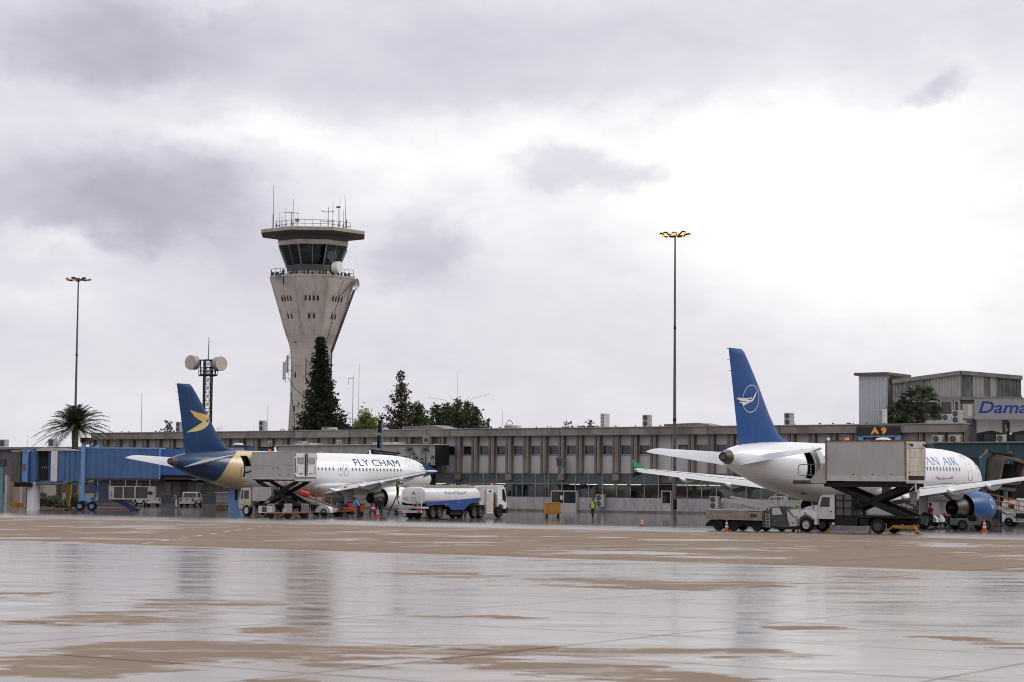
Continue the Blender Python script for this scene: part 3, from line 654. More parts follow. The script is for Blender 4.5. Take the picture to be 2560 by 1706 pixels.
#================ low wing at the far left ================
def lowwing():
    t=thing('low_brown_building','low brown clad building behind the blue boarding bridge at the left edge','building',(0,234,0),-34.3)
    z=7.45
    b=MB(); b.box(-96,-61.2,-.6,12,z-.3,z); b.build('roof',pm('wing_roof',(.24,.22,.22),.6,dirt=.4),t)
    b=MB(); b.box(-96,-61.3,0,12,3.75,z-.3); b.build('upper_wall',M['roofd'],t)
    b=MB(); b.box(-96,-61.3,.4,12,0,3.75); b.build('lower_wall',M['tan'],t)
    b=MB(); b.box(-75,-61.3,.1,.4,0,3.0); b.build('pale_wall',pm('pale_render',(.45,.40,.34),.8,dirt=.3),t)
    for x in (-90,-84.5,-72.5,-67.5): 
        f=MB(); f.box(x,x+2.6,-.02 if x>-80 else .3,.39 if x<-80 else .09,1.5,2.9); o=f.build('window',M['grime'],t); MB().box(x+.15,x+2.45,-.05 if x>-80 else .26,-.021 if x>-80 else .299,1.6,2.8).build('pane',M['glass'],o)
    for x in (-93,-88,-82,-79): MB().box(x,x+.35,-.3,.39,0,3.74).build('pillar',M['panel'],t)
lowwing()
for px,lab in ((10,'box air cooler with dark grille on the low roof, leftmost of three'),(132,'box air cooler with dark grille on the low roof left of the big palm crown'),(250,'box air cooler with dark grille where the low roof meets the terminal')):
    x=T.hit(px,1110,1.5)[0]; t=thing('evaporative_cooler',lab,'air cooler',T.wld((x,1.5,7.45)),-34.3,'box coolers on the low roof')
    MB().box(-.5,.5,-.4,.4,.12,.62+.45).build('casing',M['offwhite'],t); MB().box(-.3,.47,-.43,-.402,.2,.98).build('grille',M['glass'],t); MB().box(-.65,.65,-.45,.45,0,.115).build('base',M['white'],t)

#================ control tower ================
def towermat():
    m=bpy.data.materials.new('tower_concrete'); m.use_nodes=True; nt=m.node_tree; b=nt.nodes['Principled BSDF']; b.inputs['Roughness'].default_value=.8
    tc=nt.nodes.new('ShaderNodeTexCoord'); s=nt.nodes.new('ShaderNodeSeparateXYZ'); nt.links.new(tc.outputs['Object'],s.inputs[0]); X,Y,Z=[Ex(nt,s.outputs[i]) for i in range(3)]
    a=noise(nt,vec(nt,X*1.3,Y*1.3,Z*.12),1,6,.65); c2=noise(nt,vec(nt,X*.3,Y*.3,Z*.25),1,4,.6)
    c=mixc(nt,a.ss(.42,.70)*.7,(.58,.52,.465),(.36,.30,.265)); c=mixc(nt,c2.ss(.45,.7)*.35,c,(.36,.32,.30))
    f=((Z/2.4).f('FRACT')-.5).f('ABSOLUTE'); c=mixc(nt,((f-.5)*-2.4).ss(.05,.0)*.35,c,(.2,.17,.15)); nt.links.new(c,b.inputs['Base Color']); return m
def tower():
    K=Fr(at(774,1213,290)[:2]+(0,),0); s=5200/290.; zz=lambda py: HC+(1213.5-py)/s*1.0
    t=thing('control_tower','tall flared concrete control tower with a glazed octagonal cab','control tower',K.o,0)
    A0=-18-90
    def octr(r,z,n=8,ph=0): return [(r*math.cos(R(A0+45*i+ph)),r*math.sin(R(A0+45*i+ph)),z) for i in range(n)]
    cm=towermat()
    prof=[(1290,3.25),(1077,3.2),(1000,3.0),(930,2.95),(895,3.0),(876,3.12),(862,3.3),(850,3.55),(838,3.85),(700,6.3)]
    b=MB(); b.rings([octr(r,max(0,zz(py))) for py,r in prof]); sh=b.build('shaft',cm,t)
    # vertical ribs on the facet edges
    rb=MB()
    for i in range(8):
        rb.tube([ (r*math.cos(R(A0+45*i))*1.003,r*math.sin(R(A0+45*i))*1.003,max(0,zz(py))) for py,r in prof],.09,4)
    rb.build('edge_rib',cm,sh)
    zl=zz(700)
    b=MB(); b.rings([octr(6.35,zl),octr(6.4,zl+.25)]); b.build('ledge',cm,t)
    # little pointed windows
    wn=[]; 
    w=MB(); w.prism([(-.14,0),(-.14,.55),(0,.85),(.14,.55),(.14,0)],-.03,.05,'xz'); w0=None
    fm=pm('slot_dark',(.03,.025,.025),.6)
    def facet_pt(i,u,z):
        # facet i between vertex i and i+1 ; u in -1..1
        for (p0,r0),(p1,r1) in zip(prof,prof[1:]):
            za,zb=zz(p0),zz(p1)
            if za<=z<=zb: r=r0+(r1-r0)*(z-za)/(zb-za); sl=(r1-r0)/(zb-za); break
        else: r,sl=prof[-1][1],0
        a=Vector((math.cos(R(A0+45*i)),math.sin(R(A0+45*i)),0))*r; c=Vector((math.cos(R(A0+45*i+45)),math.sin(R(A0+45*i+45)),0))*r
        p=a.lerp(c,(u+1)/2); return Vector((p.x,p.y,z)),A0+45*i+22.5+90,math.atan(sl*.924)
    rows=[(752,[-.42,-.14,.14,.42],range(8)),(795,[-.2,.2],range(8)),(877-22,[0.],(7,)),(902,[.1],(0,)),(940,[-.3],(7,)),(1023,[-.3],(7,)),(980,[.1],(0,))]
    for py,us,fac in rows:
        for i in fac:
            for u in us:
                p,ang,sl=facet_pt(i,u,zz(py)-.4); e=Euler((sl*1.0,0,R(ang)),'XYZ')
                if w0 is None: w0=w.build('slot_window',fm,sh); o=w0
                else: o=share(w0,'slot_window',sh)
                o.location=p; o.rotation_euler=e
    # cab
    z0=zl+.25; za=zz(681); zg0=zz(667); zg1=zz(618); zc=zz(607); zr=zz(592)
    b=MB(); b.rings([octr(3.75,z0),octr(3.78,za)]); b.build('cab_base',cm,t)
    b=MB(); b.rings([octr(3.85,za),octr(3.95,zg0)]); b.build('cab_apron',pm('cab_apron',(.09,.09,.10),.6,dirt=.3),t)
    cg=MB(); cg.rings([octr(3.93,zg0),octr(5.08,zg1)],True,False,False); cg.build('cab_glazing',glassm('cab_glass',(.2,.24,.26),.04),t,fix=True)
    bk=MB(); Ra,Rb=octr(3.7,zg0+.02),octr(4.75,zg1-.02)
    for i in range(8):
        m_=Vector(Ra[i])+Vector(Ra[(i+1)%8])
        if m_.y>-1.0: p,q,r_,s_=Vector(Ra[i]),Vector(Ra[(i+1)%8]),Vector(Rb[(i+1)%8]),Vector(Rb[i]); bk.add([p,q,r_,s_] if m_.y<4.5 or m_.x<0 else [p,p.lerp(q,.3),s_.lerp(r_,.3),s_],[(0,1,2,3)])
    bk.build('cab_dark_backing',pm('cab_dark_backing',(.03,.032,.035),.7,dirt=.4,dcol=(.09,.08,.07)),t,fix=False)  # dark sheets added behind the far facets so the glazing looks dim
    MB().rings([octr(3.8,zg0+.01),octr(3.8,zg0+.05)]).build('cab_floor',M['dark'],t)
    b=MB(); b.box(-1,1,.2,.5,zg0,zg1-.3); b.box(-2.2,-1.5,-1,1,zg0,zg0+1.2); b.box(1.2,2.2,-1.5,1.5,zg0,zg0+1.1); b.box(-3,3,1.4,1.6,zg0,zg0+.9); b.build('consoles',pm('console',(.06,.075,.085),.6,dirt=.5),t)
    b=MB(); b.rings([octr(5.1,zg1),octr(5.28,zc)]); b.build('cab_lintel',cm,t)
    b=MB(); b.rings([octr(5.2,zc),octr(5.4,zr+.2)],True,True,True); b.build('dark_fascia_band',pm('band_dark',(.06,.055,.05),.6),t)
    mu=MB()
    for i in range(8):
        for u in (0,.5):
            a=Vector(octr(3.96,zg0)[i]).lerp(Vector(octr(3.96,zg0)[(i+1)%8]),u); c=Vector(octr(5.11,zg1)[i]).lerp(Vector(octr(5.11,zg1)[(i+1)%8]),u); mu.bar(a,c,.16 if u==0 else .07)
    mu.build('cab_mullion',M['steel'],t)
    b=MB(); r0=octr(5.35,zr-.1); r1=octr(7.75,zr+.16); r2=octr(7.78,zr+.60); r3=octr(7.1,zr+.76); b.rings([r0,r1],True,True,False)
    rf=b.build('roof_soffit',pm('soffit_brown',(.12,.09,.075),.8,dirt=.4),t)
    b=MB(); b.rings([r1,r2,r3],True,False,True); b.build('roof',pm('roof_conc',(.42,.39,.36),.8,dirt=.4),t)
    # railings
    def rail(r,z,h,n,name,mt):
        m=MB(); rr=octr(r,z)
        for i in range(8):
            p=Vector(rr[i]); q=Vector(rr[(i+1)%8])
            for zz_ in (h,h*.5): m.bar(p+Vector((0,0,zz_)),q+Vector((0,0,zz_)),.05)
            for k in range(n): c=p.lerp(q,k/n); m.bar(c,c+Vector((0,0,h)),.05)
        m.build(name,mt,t)
    rail(6.2,zl+.25,.95,5,'balcony_railing',M['grime']); rail(5.6,zr+.78,1.05,4,'roof_railing',M['grime'])
    zt=zr+.78
    # aerials on the roof (each a thing)
    def w(zx,zy,depth=0.): # from the tower zoom picture (3.92 px per source px)
        return (620+zx/3.92,440+zy/3.92)
    n=0
    LB=['tallest whip aerial at the left edge of the tower roof','short whip aerial left of centre on the tower roof','medium whip aerial near the left rail of the tower roof','thin low aerial on the tower roof left of the loop aerial','tall whip aerial left of the roof centre with the box beside it','thin aerial right beside the twin yagi mast','mast with a small dark obstruction lamp on the tower roof','tall thin aerial behind the obstruction lamp mast','jointed aerial between the lamp mast and the leaning whip','long leaning whip aerial at the right edge of the tower roof','very short thin aerial at the left rail']
    for (zx,zy,r,yy,lab) in [(252,90,.05,-2,LB[0]),(312,355,.04,0,LB[1]),(372,315,.035,1,LB[2]),(340,415,.03,2,LB[3]),(445,230,.05,2,LB[4]),(833,260,.045,2,LB[5]),(886,310,.05,0,LB[6]),(902,220,.035,1,LB[7]),(937,330,.04,-1,LB[8]),(967,190,.055,1,LB[9]),(285,400,.025,3,LB[10])]:
        px,py=w(zx,zy); p=at(px,py,290+yy); h=p[2]-zt
        o=thing('whip_aerial',lab,'aerial',(p[0],p[1],zt),0,'aerials on the control tower roof')
        MB().cyl((0,0,0),(0 if zx!=967 else -.25,0,h),r,r*.5,6).build('rod',M['grime'],o)
        MB().cyl((0,0,0),(0,0,h*.35),r*1.7,r*1.6,6).build('mount',M['dark'],o)
        if zx==886: MB().box(-.28,.28,-.15,.15,h-.05,h+.15).build('lamp_head',pm('obst',(.08,.02,.02),.5),o)
    for (zx,zy,lab) in ((787,310,'yagi aerial mast with two crossbars on the right of the tower roof'),(425,350,'loop aerial mast with one crossbar left of the tower roof centre')):
        px,py=w(zx,zy); p=at(px,py,290); h=p[2]-zt; o=thing('yagi_aerial',lab,'aerial',(p[0],p[1],zt),0)
        MB().cyl((0,0,0),(0,0,h),.06,.04,6).build('rod',M['dark'],o)
        b=MB()
        for hz in ((h*.82,h*.42) if zx==787 else (h-.1,)):
            wx=.75 if zx==787 else 1.1; b.bar((-wx,0,hz),(wx,0,hz-.15 if zx!=787 else hz),.06)
            if zx==787:
                for q in (-1,1): b.bar((q*wx,0,hz),(q*wx*1.0-.15,.0,hz+.22),.09)
        b.build('crossbar',M['dark'],o)
    px,py=w(483,420); p=at(px,py,289); o=thing('equipment_box','small beige equipment box on a post on the tower roof','equipment box',(p[0],p[1],zt),0); MB().cyl((0,0,0),(0,0,p[2]-zt),.05,.05,6).build('post',M['dark'],o); MB().box(-.28,.28,-.2,.2,p[2]-zt-.45,p[2]-zt).build('box',M['tan'],o); MB().bar((0,0,p[2]-zt),(0,0,p[2]-zt+.9),.03).build('rod',M['dark'],o)
    # clutter on the ledge
    rl=random.Random(21); cl=MB()
    for i in range(26):
        a=R(-175+i*7+rl.uniform(-2,2)); rr=5.2+rl.uniform(-.6,.7); h=rl.uniform(.25,.9); cl.box(rr*math.cos(a)-.12,rr*math.cos(a)+.14,rr*math.sin(a)-.1,rr*math.sin(a)+.1,zl+.25,zl+.25+h)
    cl.tube([(5.9*math.cos(R(a)),5.9*math.sin(R(a)),zl+.45+.1*math.sin(a)) for a in range(-180,1,10)],.04,5)
    cl.build('ledge_equipment',M['grime'],t)
    # dishes
    def dish(px,py,Y,r,azd,lab,drum=False,mt='steel'):
        p=at(px,py,Y); o=thing('microwave_dish',lab,'dish antenna',p,azd,'dishes on the control tower')
        b=MB()
        if drum: b.lathe([(r*.9,.45),(r,.3),(r,-.45),(r*.97,-.5),(.01,-.55)],(0,0,0),'y',24)
        else: b.lathe([(.05,.35),(r*.6,.22),(r,.0),(r,-.04),(r*.6,.16),(.02,.28)],(0,0,0),'y',24)
        b.build('reflector',M[mt],o,smooth=40); MB().bar((0,.3,0),(0,1.0,-.1),.12).bar((0,1.,-.7),(0,1.,.5),.1).build('mount',M['dark'],o)
    dish(697,698,284.0,.7,-35,'grey round dish at the left edge of the tower ledge',False)
    dish(842,669,284.5,.82,62,'thick white drum dish in front of the cab glazing',True,'white')
    dish(892,711,288.,.82,70,'grey dish standing out at the right side of the tower ledge',False)
    # cables and rising truss
    tr=thing('cable_ladder','dark cable ladder running down the right flare of the tower','cable ladder',K.o,0)
    a=Vector(K.loc(at(886,724,288))); c=Vector(K.loc(at(829,880,287.5))); d=Vector(K.loc(at(827,1000,287.5)))
    b=MB(); off=Vector((.14,0,.05)); b.bar(a-off,c-off,.11); b.bar(a+off,c+off,.11); b.bar(a,c,.1)
    for i in range(22): q=a.lerp(c,i/22); b.bar(q-off,q+off+(c-a)/40,.05)
    b.bar(c,d,.3,.12); b.build('rails',pm('cable_dark',(.03,.028,.04),.6),tr)
    for pts,lab in (([(721,945),(735,970),(752,985),(775,1005),(800,1030)],'thick black cable sagging across the lower tower shaft'),([(728,980),(734,1030),(738,1078)],'thin cable hanging down the left of the tower shaft'),([(858,703),(847,730),(846,748),(831,800),(815,860)],'cable looping down the right tower facet'),([(880,705),(862,728),(850,740)],'short cable sagging under the right ledge')):
        o=MB().tube([at(px,py,286.7 if py>850 else 284.6) for px,py in pts],.05,5).build('cable',pm('cable_black',(.04,.03,.03),.7)); tag(o,lab,'cable','cables on the control tower')
    for px,py0,py1,Y,lab,m in ((718,889,932,287,'brown panel antenna on the left of the tower neck','tan'),(709,906,950,287.5,'slim vertical panel antenna standing off the left of the tower neck','cream'),(760,897,940,286.7,'cream vertical panel antenna on the front of the tower neck','cream')):
        p=at(px,py0,Y); q=at(px,py1,Y); o=thing('panel_antenna',lab,'antenna',q,0,'panel antennas on the tower neck')
        MB().box(-.14,.14,-.1,.1,0,p[2]-q[2]).build('panel',M[m],o); MB().cyl((.22,.15,-.4),(.22,.15,p[2]-q[2]+.3),.04,n=6).bar((0,.1,.3),(.6,.5,.3),.05).bar((0,.1,p[2]-q[2]-.3),(.6,.5,p[2]-q[2]-.3),.05).build('pole',M['dark'],o)
tower()
#================ lattice mast with drums ================
def lattice():
    Y=262.; p=at(515,1210,Y); s=5200/Y; z=lambda py:HC+(1211-py)/s
    t=thing('lattice_mast','dark steel lattice mast with a platform behind the blue tail fin','mast',(p[0],Y,0),20)
    b=MB(); w=.46; cs=[(-w,-w),(w,-w),(w,w),(-w,w)]; zt=z(900)
    for c in cs: b.bar((*c,0),(*c,zt),.14)
    hz=[i*1.02 for i in range(int(zt/1.02)+1)]
    for h in hz:
        for i in range(4):
            a=cs[i]; c=cs[(i+1)%4]; b.bar((*a,h),(*c,h),.06)
            if h+1.02<zt: b.bar((*a,h),(*c,h+1.02),.06); b.bar((*c,h),(*a,h+1.02),.06)
    b.build('lattice',M['dark'],t)
    b=MB(); zp=z(937); pw=1.0; b.box(-pw,pw,-pw,pw,zp-.2,zp)
    for h in (.45,.85):
        for a,c in (((-pw,-pw),(pw,-pw)),((pw,-pw),(pw,pw)),((pw,pw),(-pw,pw)),((-pw,pw),(-pw,-pw))): b.bar((*a,zp+h),(*c,zp+h),.05)
    for c in ((-pw,-pw),(pw,-pw),(pw,pw),(-pw,pw),(0,-pw),(0,pw)): b.bar((*c,zp),(*c,zp+.85),.06)
    for x in (-pw+.05,pw-.05): b.bar((x,0,zp),(x,0,zt),.12)
    b.box(-pw,pw,-.1,.1,zt-.15,zt)
    b.build('platform',M['dark'],t)
    MB().cyl((0,0,zt),(.05,0,z(844)),.07,.05,6).build('top_rod',M['galv'],t)
    for px,py,az,lab in ((482,907,-34,'big drum antenna facing left on the lattice mast'),(548,910,46,'big drum antenna facing right on the lattice mast')):
        q=at(px,py,Y-.1); o=thing('drum_antenna',lab,'dish antenna',q,az,'drum antennas on the lattice mast'); r=.93
        MB().lathe([(r*.85,.55),(r*.98,.4),(r*.95,.1),(r,-.4),(r*.99,-.45)],(0,0,0),'y',28).build('drum',pm('drum_grey',(.33,.36,.40),.5,dirt=.5,scale=2),o,smooth=50)
        MB().lathe([(r*.97,-.452),(r*.97,-.5),(.01,-.52)],(0,0,0),'y',28).build('radome',pm('radome_cream',(.55,.46,.36),.6,dirt=.3),o,smooth=50)
        MB().bar((0,.5,-.2),(0,.9,-.2),.15).build('mount',M['dark'],o)
lattice()
#================ floodlight masts ================
LAMP=emit('lit_lamp',(1.,.58,.22),1.7)
DULL=pm('unlit_lens',(.35,.34,.32),.2)
def floodmast(px,py,ptop,Y,lab,heads,rot,lit=99):
    p=at(px,py,Y); zt=at(px,ptop,Y)[2]; t=thing('floodlight_mast',lab,'floodlight mast',(p[0],p[1],0),rot,'tall floodlight masts')
    MB().cyl((0,0,0),(0,0,zt),.21,.085,14).build('pole',M['galv'],t,smooth=40)
    MB().cyl((0,0,zt*.33),(0,0,zt*.33+.3),.19,.17,14).cyl((0,0,zt*.66),(0,0,zt*.66+.3),.15,.13,14).build('collar',M['dark'],t)
    MB().box(-.2,.2,-.26,-.215,.5,1.5).build('access_hatch',M['dark'],t)
    r=MB(); pts=[(math.cos(i*math.pi/8)*.95,math.sin(i*math.pi/8)*.95,zt) for i in range(17)]; r.tube(pts,.04,5)
    for i in range(0,16,4): r.bar((0,0,zt),pts[i],.05)
    r.cyl((0,0,zt-.15),(0,0,zt+.25),.18,.2,10); r.build('head_ring',pm('ring_rust',(.22,.08,.03),.6),t)
    for i in range(heads):
        a=i*2*math.pi/heads+.2; rr=1.35; h=MB(); h.X=Matrix.Translation((math.cos(a)*rr,math.sin(a)*rr,zt+.05*math.sin(i*2)))@Matrix.Rotation(a,4,'Z')@Matrix.Rotation(R(-30 if i%2 else -12),4,'Y')
        h.box(-.28,.28,-.24,.24,-.06,.12); ho=h.build('lamp_head',M['dark'] if i%3 else pm('lamp_gold',(.45,.22,.06),.4),t)
        l=MB(); l.X=h.X; l.box(-.23,.23,-.2,.2,-.075,-.062); l.build('lens',LAMP if i<lit else DULL,ho)
floodmast(1686,1283,588,219.6,'very tall floodlight mast standing in front of the terminal',9,10)
floodmast(183,1276,700,262,'tall floodlight mast rising beside the big palm crown at the left',7,40,1)
# roof whips and small masts seen over the terminal
def whip(px,ptop,pbot,Y,r,lab,arm=None):
    p=at(px,ptop,Y); q=at(px,pbot,Y); z0=0 if Y>262 else q[2]
    o=thing('thin_mast',lab,'mast',(p[0],Y,z0),0,'thin masts behind the terminal roof')
    MB().cyl((0,0,0),(0,0,p[2]-z0),r,r*.5,6).build('rod',M['grime'],o)
    MB().cyl((0,0,0),(0,0,(p[2]-z0)*.5),r*1.8,r*1.6,6).build('lower_tube',M['galv'],o)
    if arm: MB().bar((0,0,p[2]-z0-.4),(arm,0,p[2]-z0-.3),.06).bar((arm,0,p[2]-z0-.3),(arm,0,p[2]-z0-1.2),.05).build('arm',M['dark'],o)
whip(355,983,1085,272,.05,'thin mast over the roof between the palm and the blue fin')
whip(70,1088,1122,272,.03,'short whip on the low roof at the far left')
whip(670,1015,1080,270,.05,'leaning short mast right of the roof air conditioner by the tower')
whip(883,940,1075,280,.07,'dark mast with a short arm right of the cypress',-.6)
whip(898,910,1075,282,.045,'taller thin mast right of the arm mast')
whip(1144,930,1040,285,.03,'thin tall whip rising over the dark trees')
whip(1256,1027,1072,270,.04,'short thin mast over the middle of the roof')
whip(973,984,1075,272,.05,'square-topped mast beside the sparse conifer',.35)
whip(529,983,1080,266,.04,'thin branch-like rod right of the lattice mast')
o=thing('wire_aerial','spreading thin wire aerial drooping over the dark trees','aerial',at(1147,1015,285),0)
b=MB()
for dx,dy in ((-76,-20),(-26,-26),(27,-22),(75,-29)):
    a=Vector((0,0,0)); e=Vector((dx/18.2,0,-dy/18.2)); m=e*.5+Vector((0,0,.25 if abs(dx)>50 else 0)); b.tube([a,m,e],.018,4)
b.build('wire',M['grime'],o)
#================ trees ================
def leafm(name,a,b):
    m=bpy.data.materials.new(name); m.use_nodes=True; nt=m.node_tree; p=nt.nodes['Principled BSDF']; p.inputs['Roughness'].default_value=.7
    tc=nt.nodes.new('ShaderNodeTexCoord'); n=noise(nt,tc.outputs['Object'],1.3,4,.7); nt.links.new(mixc(nt,n.ss(.35,.65),a,b),p.inputs['Base Color']); p.inputs['Specular IOR Level'].default_value=.2; return m
LEAF=dict(cyp=leafm('cypress_needles',(.014,.02,.012),(.045,.052,.03)),dk=leafm('pine_needles',(.045,.06,.03),(.13,.155,.075)),ol=leafm('olive_leaves',(.10,.13,.03),(.33,.35,.10)),br=leafm('brown_sprays',(.05,.045,.028),(.11,.10,.055)),pa=leafm('palm_fronds',(.03,.045,.022),(.09,.11,.055)))
BARK=pm('bark',(.10,.07,.05),.9,dirt=.7,scale=5)
def sprig(b,p,s,rnd,n=5,flat=.5,d=None):
    for _ in range(n):
        a=Vector((rnd.gauss(0,1),rnd.gauss(0,1),rnd.gauss(0,1)*flat))
        if d is not None: a=a*.55+d*1.1
        if a.length<.01: continue
        a.normalize(); c=a.cross(Vector((rnd.gauss(0,1),rnd.gauss(0,1),rnd.gauss(0,1)))).normalized()
        q=p+a*s*rnd.uniform(.1,.6); L=s*rnd.uniform(.6,1.2); w=L*rnd.uniform(.25,.45)
        b.add([q-c*w*.4,q+a*L*.5-c*w,q+a*L,q+a*L*.5+c*w,],[(0,1,2,3)])
def conifer(px,ptop,pbot,Y,lab,wfn,lf,seed,dens=1.,leaf=.42,lean=0.,up=.15,gap=0.):
    rnd=random.Random(seed); p=at(px,1213,Y); H=at(px,ptop,Y)[2]; t=thing('conifer_tree',lab,'tree',(p[0],Y,0),0,'trees behind the terminal')
    tr=MB(); tr.tube([(0,0,0),(lean*.3,0,H*.5),(lean,0,H*.98)],[.32,.2,.03],7); b=MB(); br=MB()
    z=max(3.,HC+2.5); step=.42/dens
    while z<H:
        f=z/H; ax=lean*f; w=wfn(f)*H
        nb=max(2,int(5*dens)) 
        for k in range(nb):
            if rnd.random()<gap: continue
            a=rnd.uniform(0,2*math.pi); L=w*rnd.uniform(.45,1.12); dz=L*rnd.uniform(up-.2,up+.25)
            d=Vector((math.cos(a)*L,math.sin(a)*L,dz)); p0=Vector((ax,0,z)); br.bar(p0,p0+d,.05)
            m=max(2,int(L/(leaf*.5)))
            for i in range(m):
                q=p0+d*((i+.8)/m)+Vector((rnd.gauss(0,.1),rnd.gauss(0,.1),rnd.gauss(0,.12)+.1*L*((i/m)**2))); sprig(b,q,leaf*rnd.uniform(.7,1.2),rnd,4,.8,d.normalized()*.5+Vector((0,0,.3)))
        z+=step*rnd.uniform(.7,1.3)
    sprig(b,Vector((lean,0,H-.2)),.5,rnd,8,1.)
    t1=tr.build('trunk',BARK,t,smooth=60); br.build('branches',BARK,t1); b.build('crown',LEAF[lf],t,fix=False)
def shp(pts):
    def f(x):
        for (a,va),(c,vc) in zip(pts,pts[1:]):
            if a<=x<=c: return va+(vc-va)*(x-a)/(c-a)
        return pts[-1][1]
    return f
conifer(806,848,1075,266,'big dense dark cypress standing in front of the control tower',shp([(0,.16),(.40,.18),(.46,.165),(.52,.12),(.63,.088),(.75,.062),(.88,.038),(1,.012)]),'cyp',11,2.1,.36,-.55)
conifer(1003,932,1075,278,'loose brown conifer with a hooked top right of the cypress',shp([(0,.2),(.45,.19),(.6,.15),(.75,.105),(.9,.045),(1,.015)]),'br',5,1.25,.30,-.2,.4,.2)
conifer(1042,1012,1078,276,'small dark conifer against the right side of the loose brown one',shp([(0,.16),(.5,.17),(.8,.13),(1,.02)]),'dk',8,1.7,.32)
for i,(px,pt,lab) in enumerate(((1090,1016,'left dark pine of the broad group behind the roof'),(1113,1011,'second dark pine of the broad group behind the roof'),(1141,1003,'tallest pointed dark pine in the middle of the broad group'),(1166,1010,'dark pine right of the tallest one in the broad group'),(1185,1022,'rightmost dark pine of the broad group'))):
    conifer(px,pt,1078,280+i%2*3,lab,shp([(0,.16),(.6,.17),(.8,.125),(.93,.06),(1,.015)]),'dk',20+i,1.25,.30,rnd if False else 0.,.5)
conifer(1212,1053,1078,285,'tiny dark pine tip just right of the broad group',shp([(0,.1),(.8,.09),(1,.02)]),'dk',31,.8,.35)
conifer(1470,1052,1070,285,'small pine tip poking over the roof left of the edge-on air conditioner',shp([(0,.1),(.85,.09),(1,.015)]),'dk',32,.8,.35)
conifer(1418,1061,1070,285,'tiny leafy tip just above the roof line',shp([(0,.1),(.85,.08),(1,.03)]),'dk',33,.7,.3)
conifer(416,1058,1080,276,'small ragged tree top behind the roof left of the blue fin',shp([(0,.12),(.8,.11),(1,.03)]),'br',34,.8,.36,0,.4,.2)
def bush(px,ptop,Y,wpx,lab,lf,seed,n=900,leaf=.3):
    rnd=random.Random(seed); s=5200/Y; p=at(px,1213,Y); H=at(px,ptop,Y)[2]; w=wpx/s/2; t=thing('leafy_tree',lab,'tree',(p[0],Y,0),0,'trees behind the terminal')
    tr=MB(); tr.tube([(0,0,0),(.2,0,H*.4),(0,0,H*.75)],[.25,.2,.06],7); b=MB()
    for k in range(7): a=k*.9; tr.tube([(0,0,H*.35),(math.cos(a)*w*.5,math.sin(a)*w*.5,H*.6),(math.cos(a)*w*.7,math.sin(a)*w*.7,H*.8)],[.1,.06,.02],5)
    cl=[]
    for _ in range(26):
        a=rnd.uniform(0,6.28); r=w*math.sqrt(rnd.random())*.85; zc=H*(.5+.42*rnd.random()*(1-(r/w)**2*.55)); cl.append(Vector((math.cos(a)*r,math.sin(a)*r,zc)))
    for _ in range(n):
        c=rnd.choice(cl); q=c+Vector((rnd.gauss(0,w*.18),rnd.gauss(0,w*.18),rnd.gauss(0,H*.055))); sprig(b,q,leaf,rnd,4,.9)
    tr.build('trunk',BARK,t,smooth=60); b.build('crown',LEAF[lf],t,fix=False)
bush(913,1020,272,66,'rounded yellow-green leafy tree behind the roof right of the cypress','ol',3,7000,.26)
bush(958,1050,268,26,'low yellow-green shrub top between the leafy tree and the loose conifer','ol',4,500,.25)
# bare tree
t=thing('bare_tree','leafless pale twiggy tree behind the roof right of the blue fin','tree',(at(578,1213,285)[0],285,0),0); rnd=random.Random(9); b=MB()
def twig(p,d,L,r,k):
    q=p+d*L; b.tube([p,q],[r,r*.6],4)
    if k==0: return
    for _ in range(3 if k>1 else 4):
        e=(d+Vector((rnd.gauss(0,.55),rnd.gauss(0,.4),rnd.gauss(0,.3)+.1))).normalized(); twig(q,e,L*rnd.uniform(.6,.85),r*.55,k-1)
for ox in (-1.6,-.3,1.1): twig(Vector((ox,0,5.0)),Vector((ox*.15,0,1)).normalized(),1.9,.06,4)
b.build('branches',pm('pale_bark',(.28,.24,.22),.8),t); MB().tube([(0,0,0),(0,0,5.2)],[.3,.2],7).bar((0,0,4.5),(-1.6,0,5.2),.12).bar((0,0,4.6),(1.1,0,5.2),.12).build('trunk',BARK,t)
# palms
def frond(b,base,az,el,L,rnd,w=.75,fan=False,droop=1.):
    d=Vector((math.cos(az)*math.cos(el),math.sin(az)*math.cos(el),math.sin(el))); side=Vector((-math.sin(az),math.cos(az),0)); pts=[]; n=16
    for i in range(n+1):
        t=i/n; pts.append(base+d*L*t+Vector((0,0,-droop*.42*L*t*t)))
    b.tube([pts[i] for i in range(0,n+1,4)],[.05,.04,.03,.02,.01],4)
    for i in range(2,n+1):
        p=pts[i]; t=i/n; f=(pts[i]-pts[i-1]).normalized(); ww=w*math.sin(math.pi*min(1,.18+t*.80))**.7+.14
        for s_ in (-1,1):
            for k in range(3):
                e=(side*s_*(.75)+f*.75+Vector((0,0,rnd.uniform(-.35,.25)))).normalized(); q=p-f*L/n*k*.33; c=f*.05
                tip=q+e*ww*rnd.uniform(.8,1.1)+Vector((0,0,-.12*ww)); b.add([q-c,q+c,tip],[(0,1,2)])
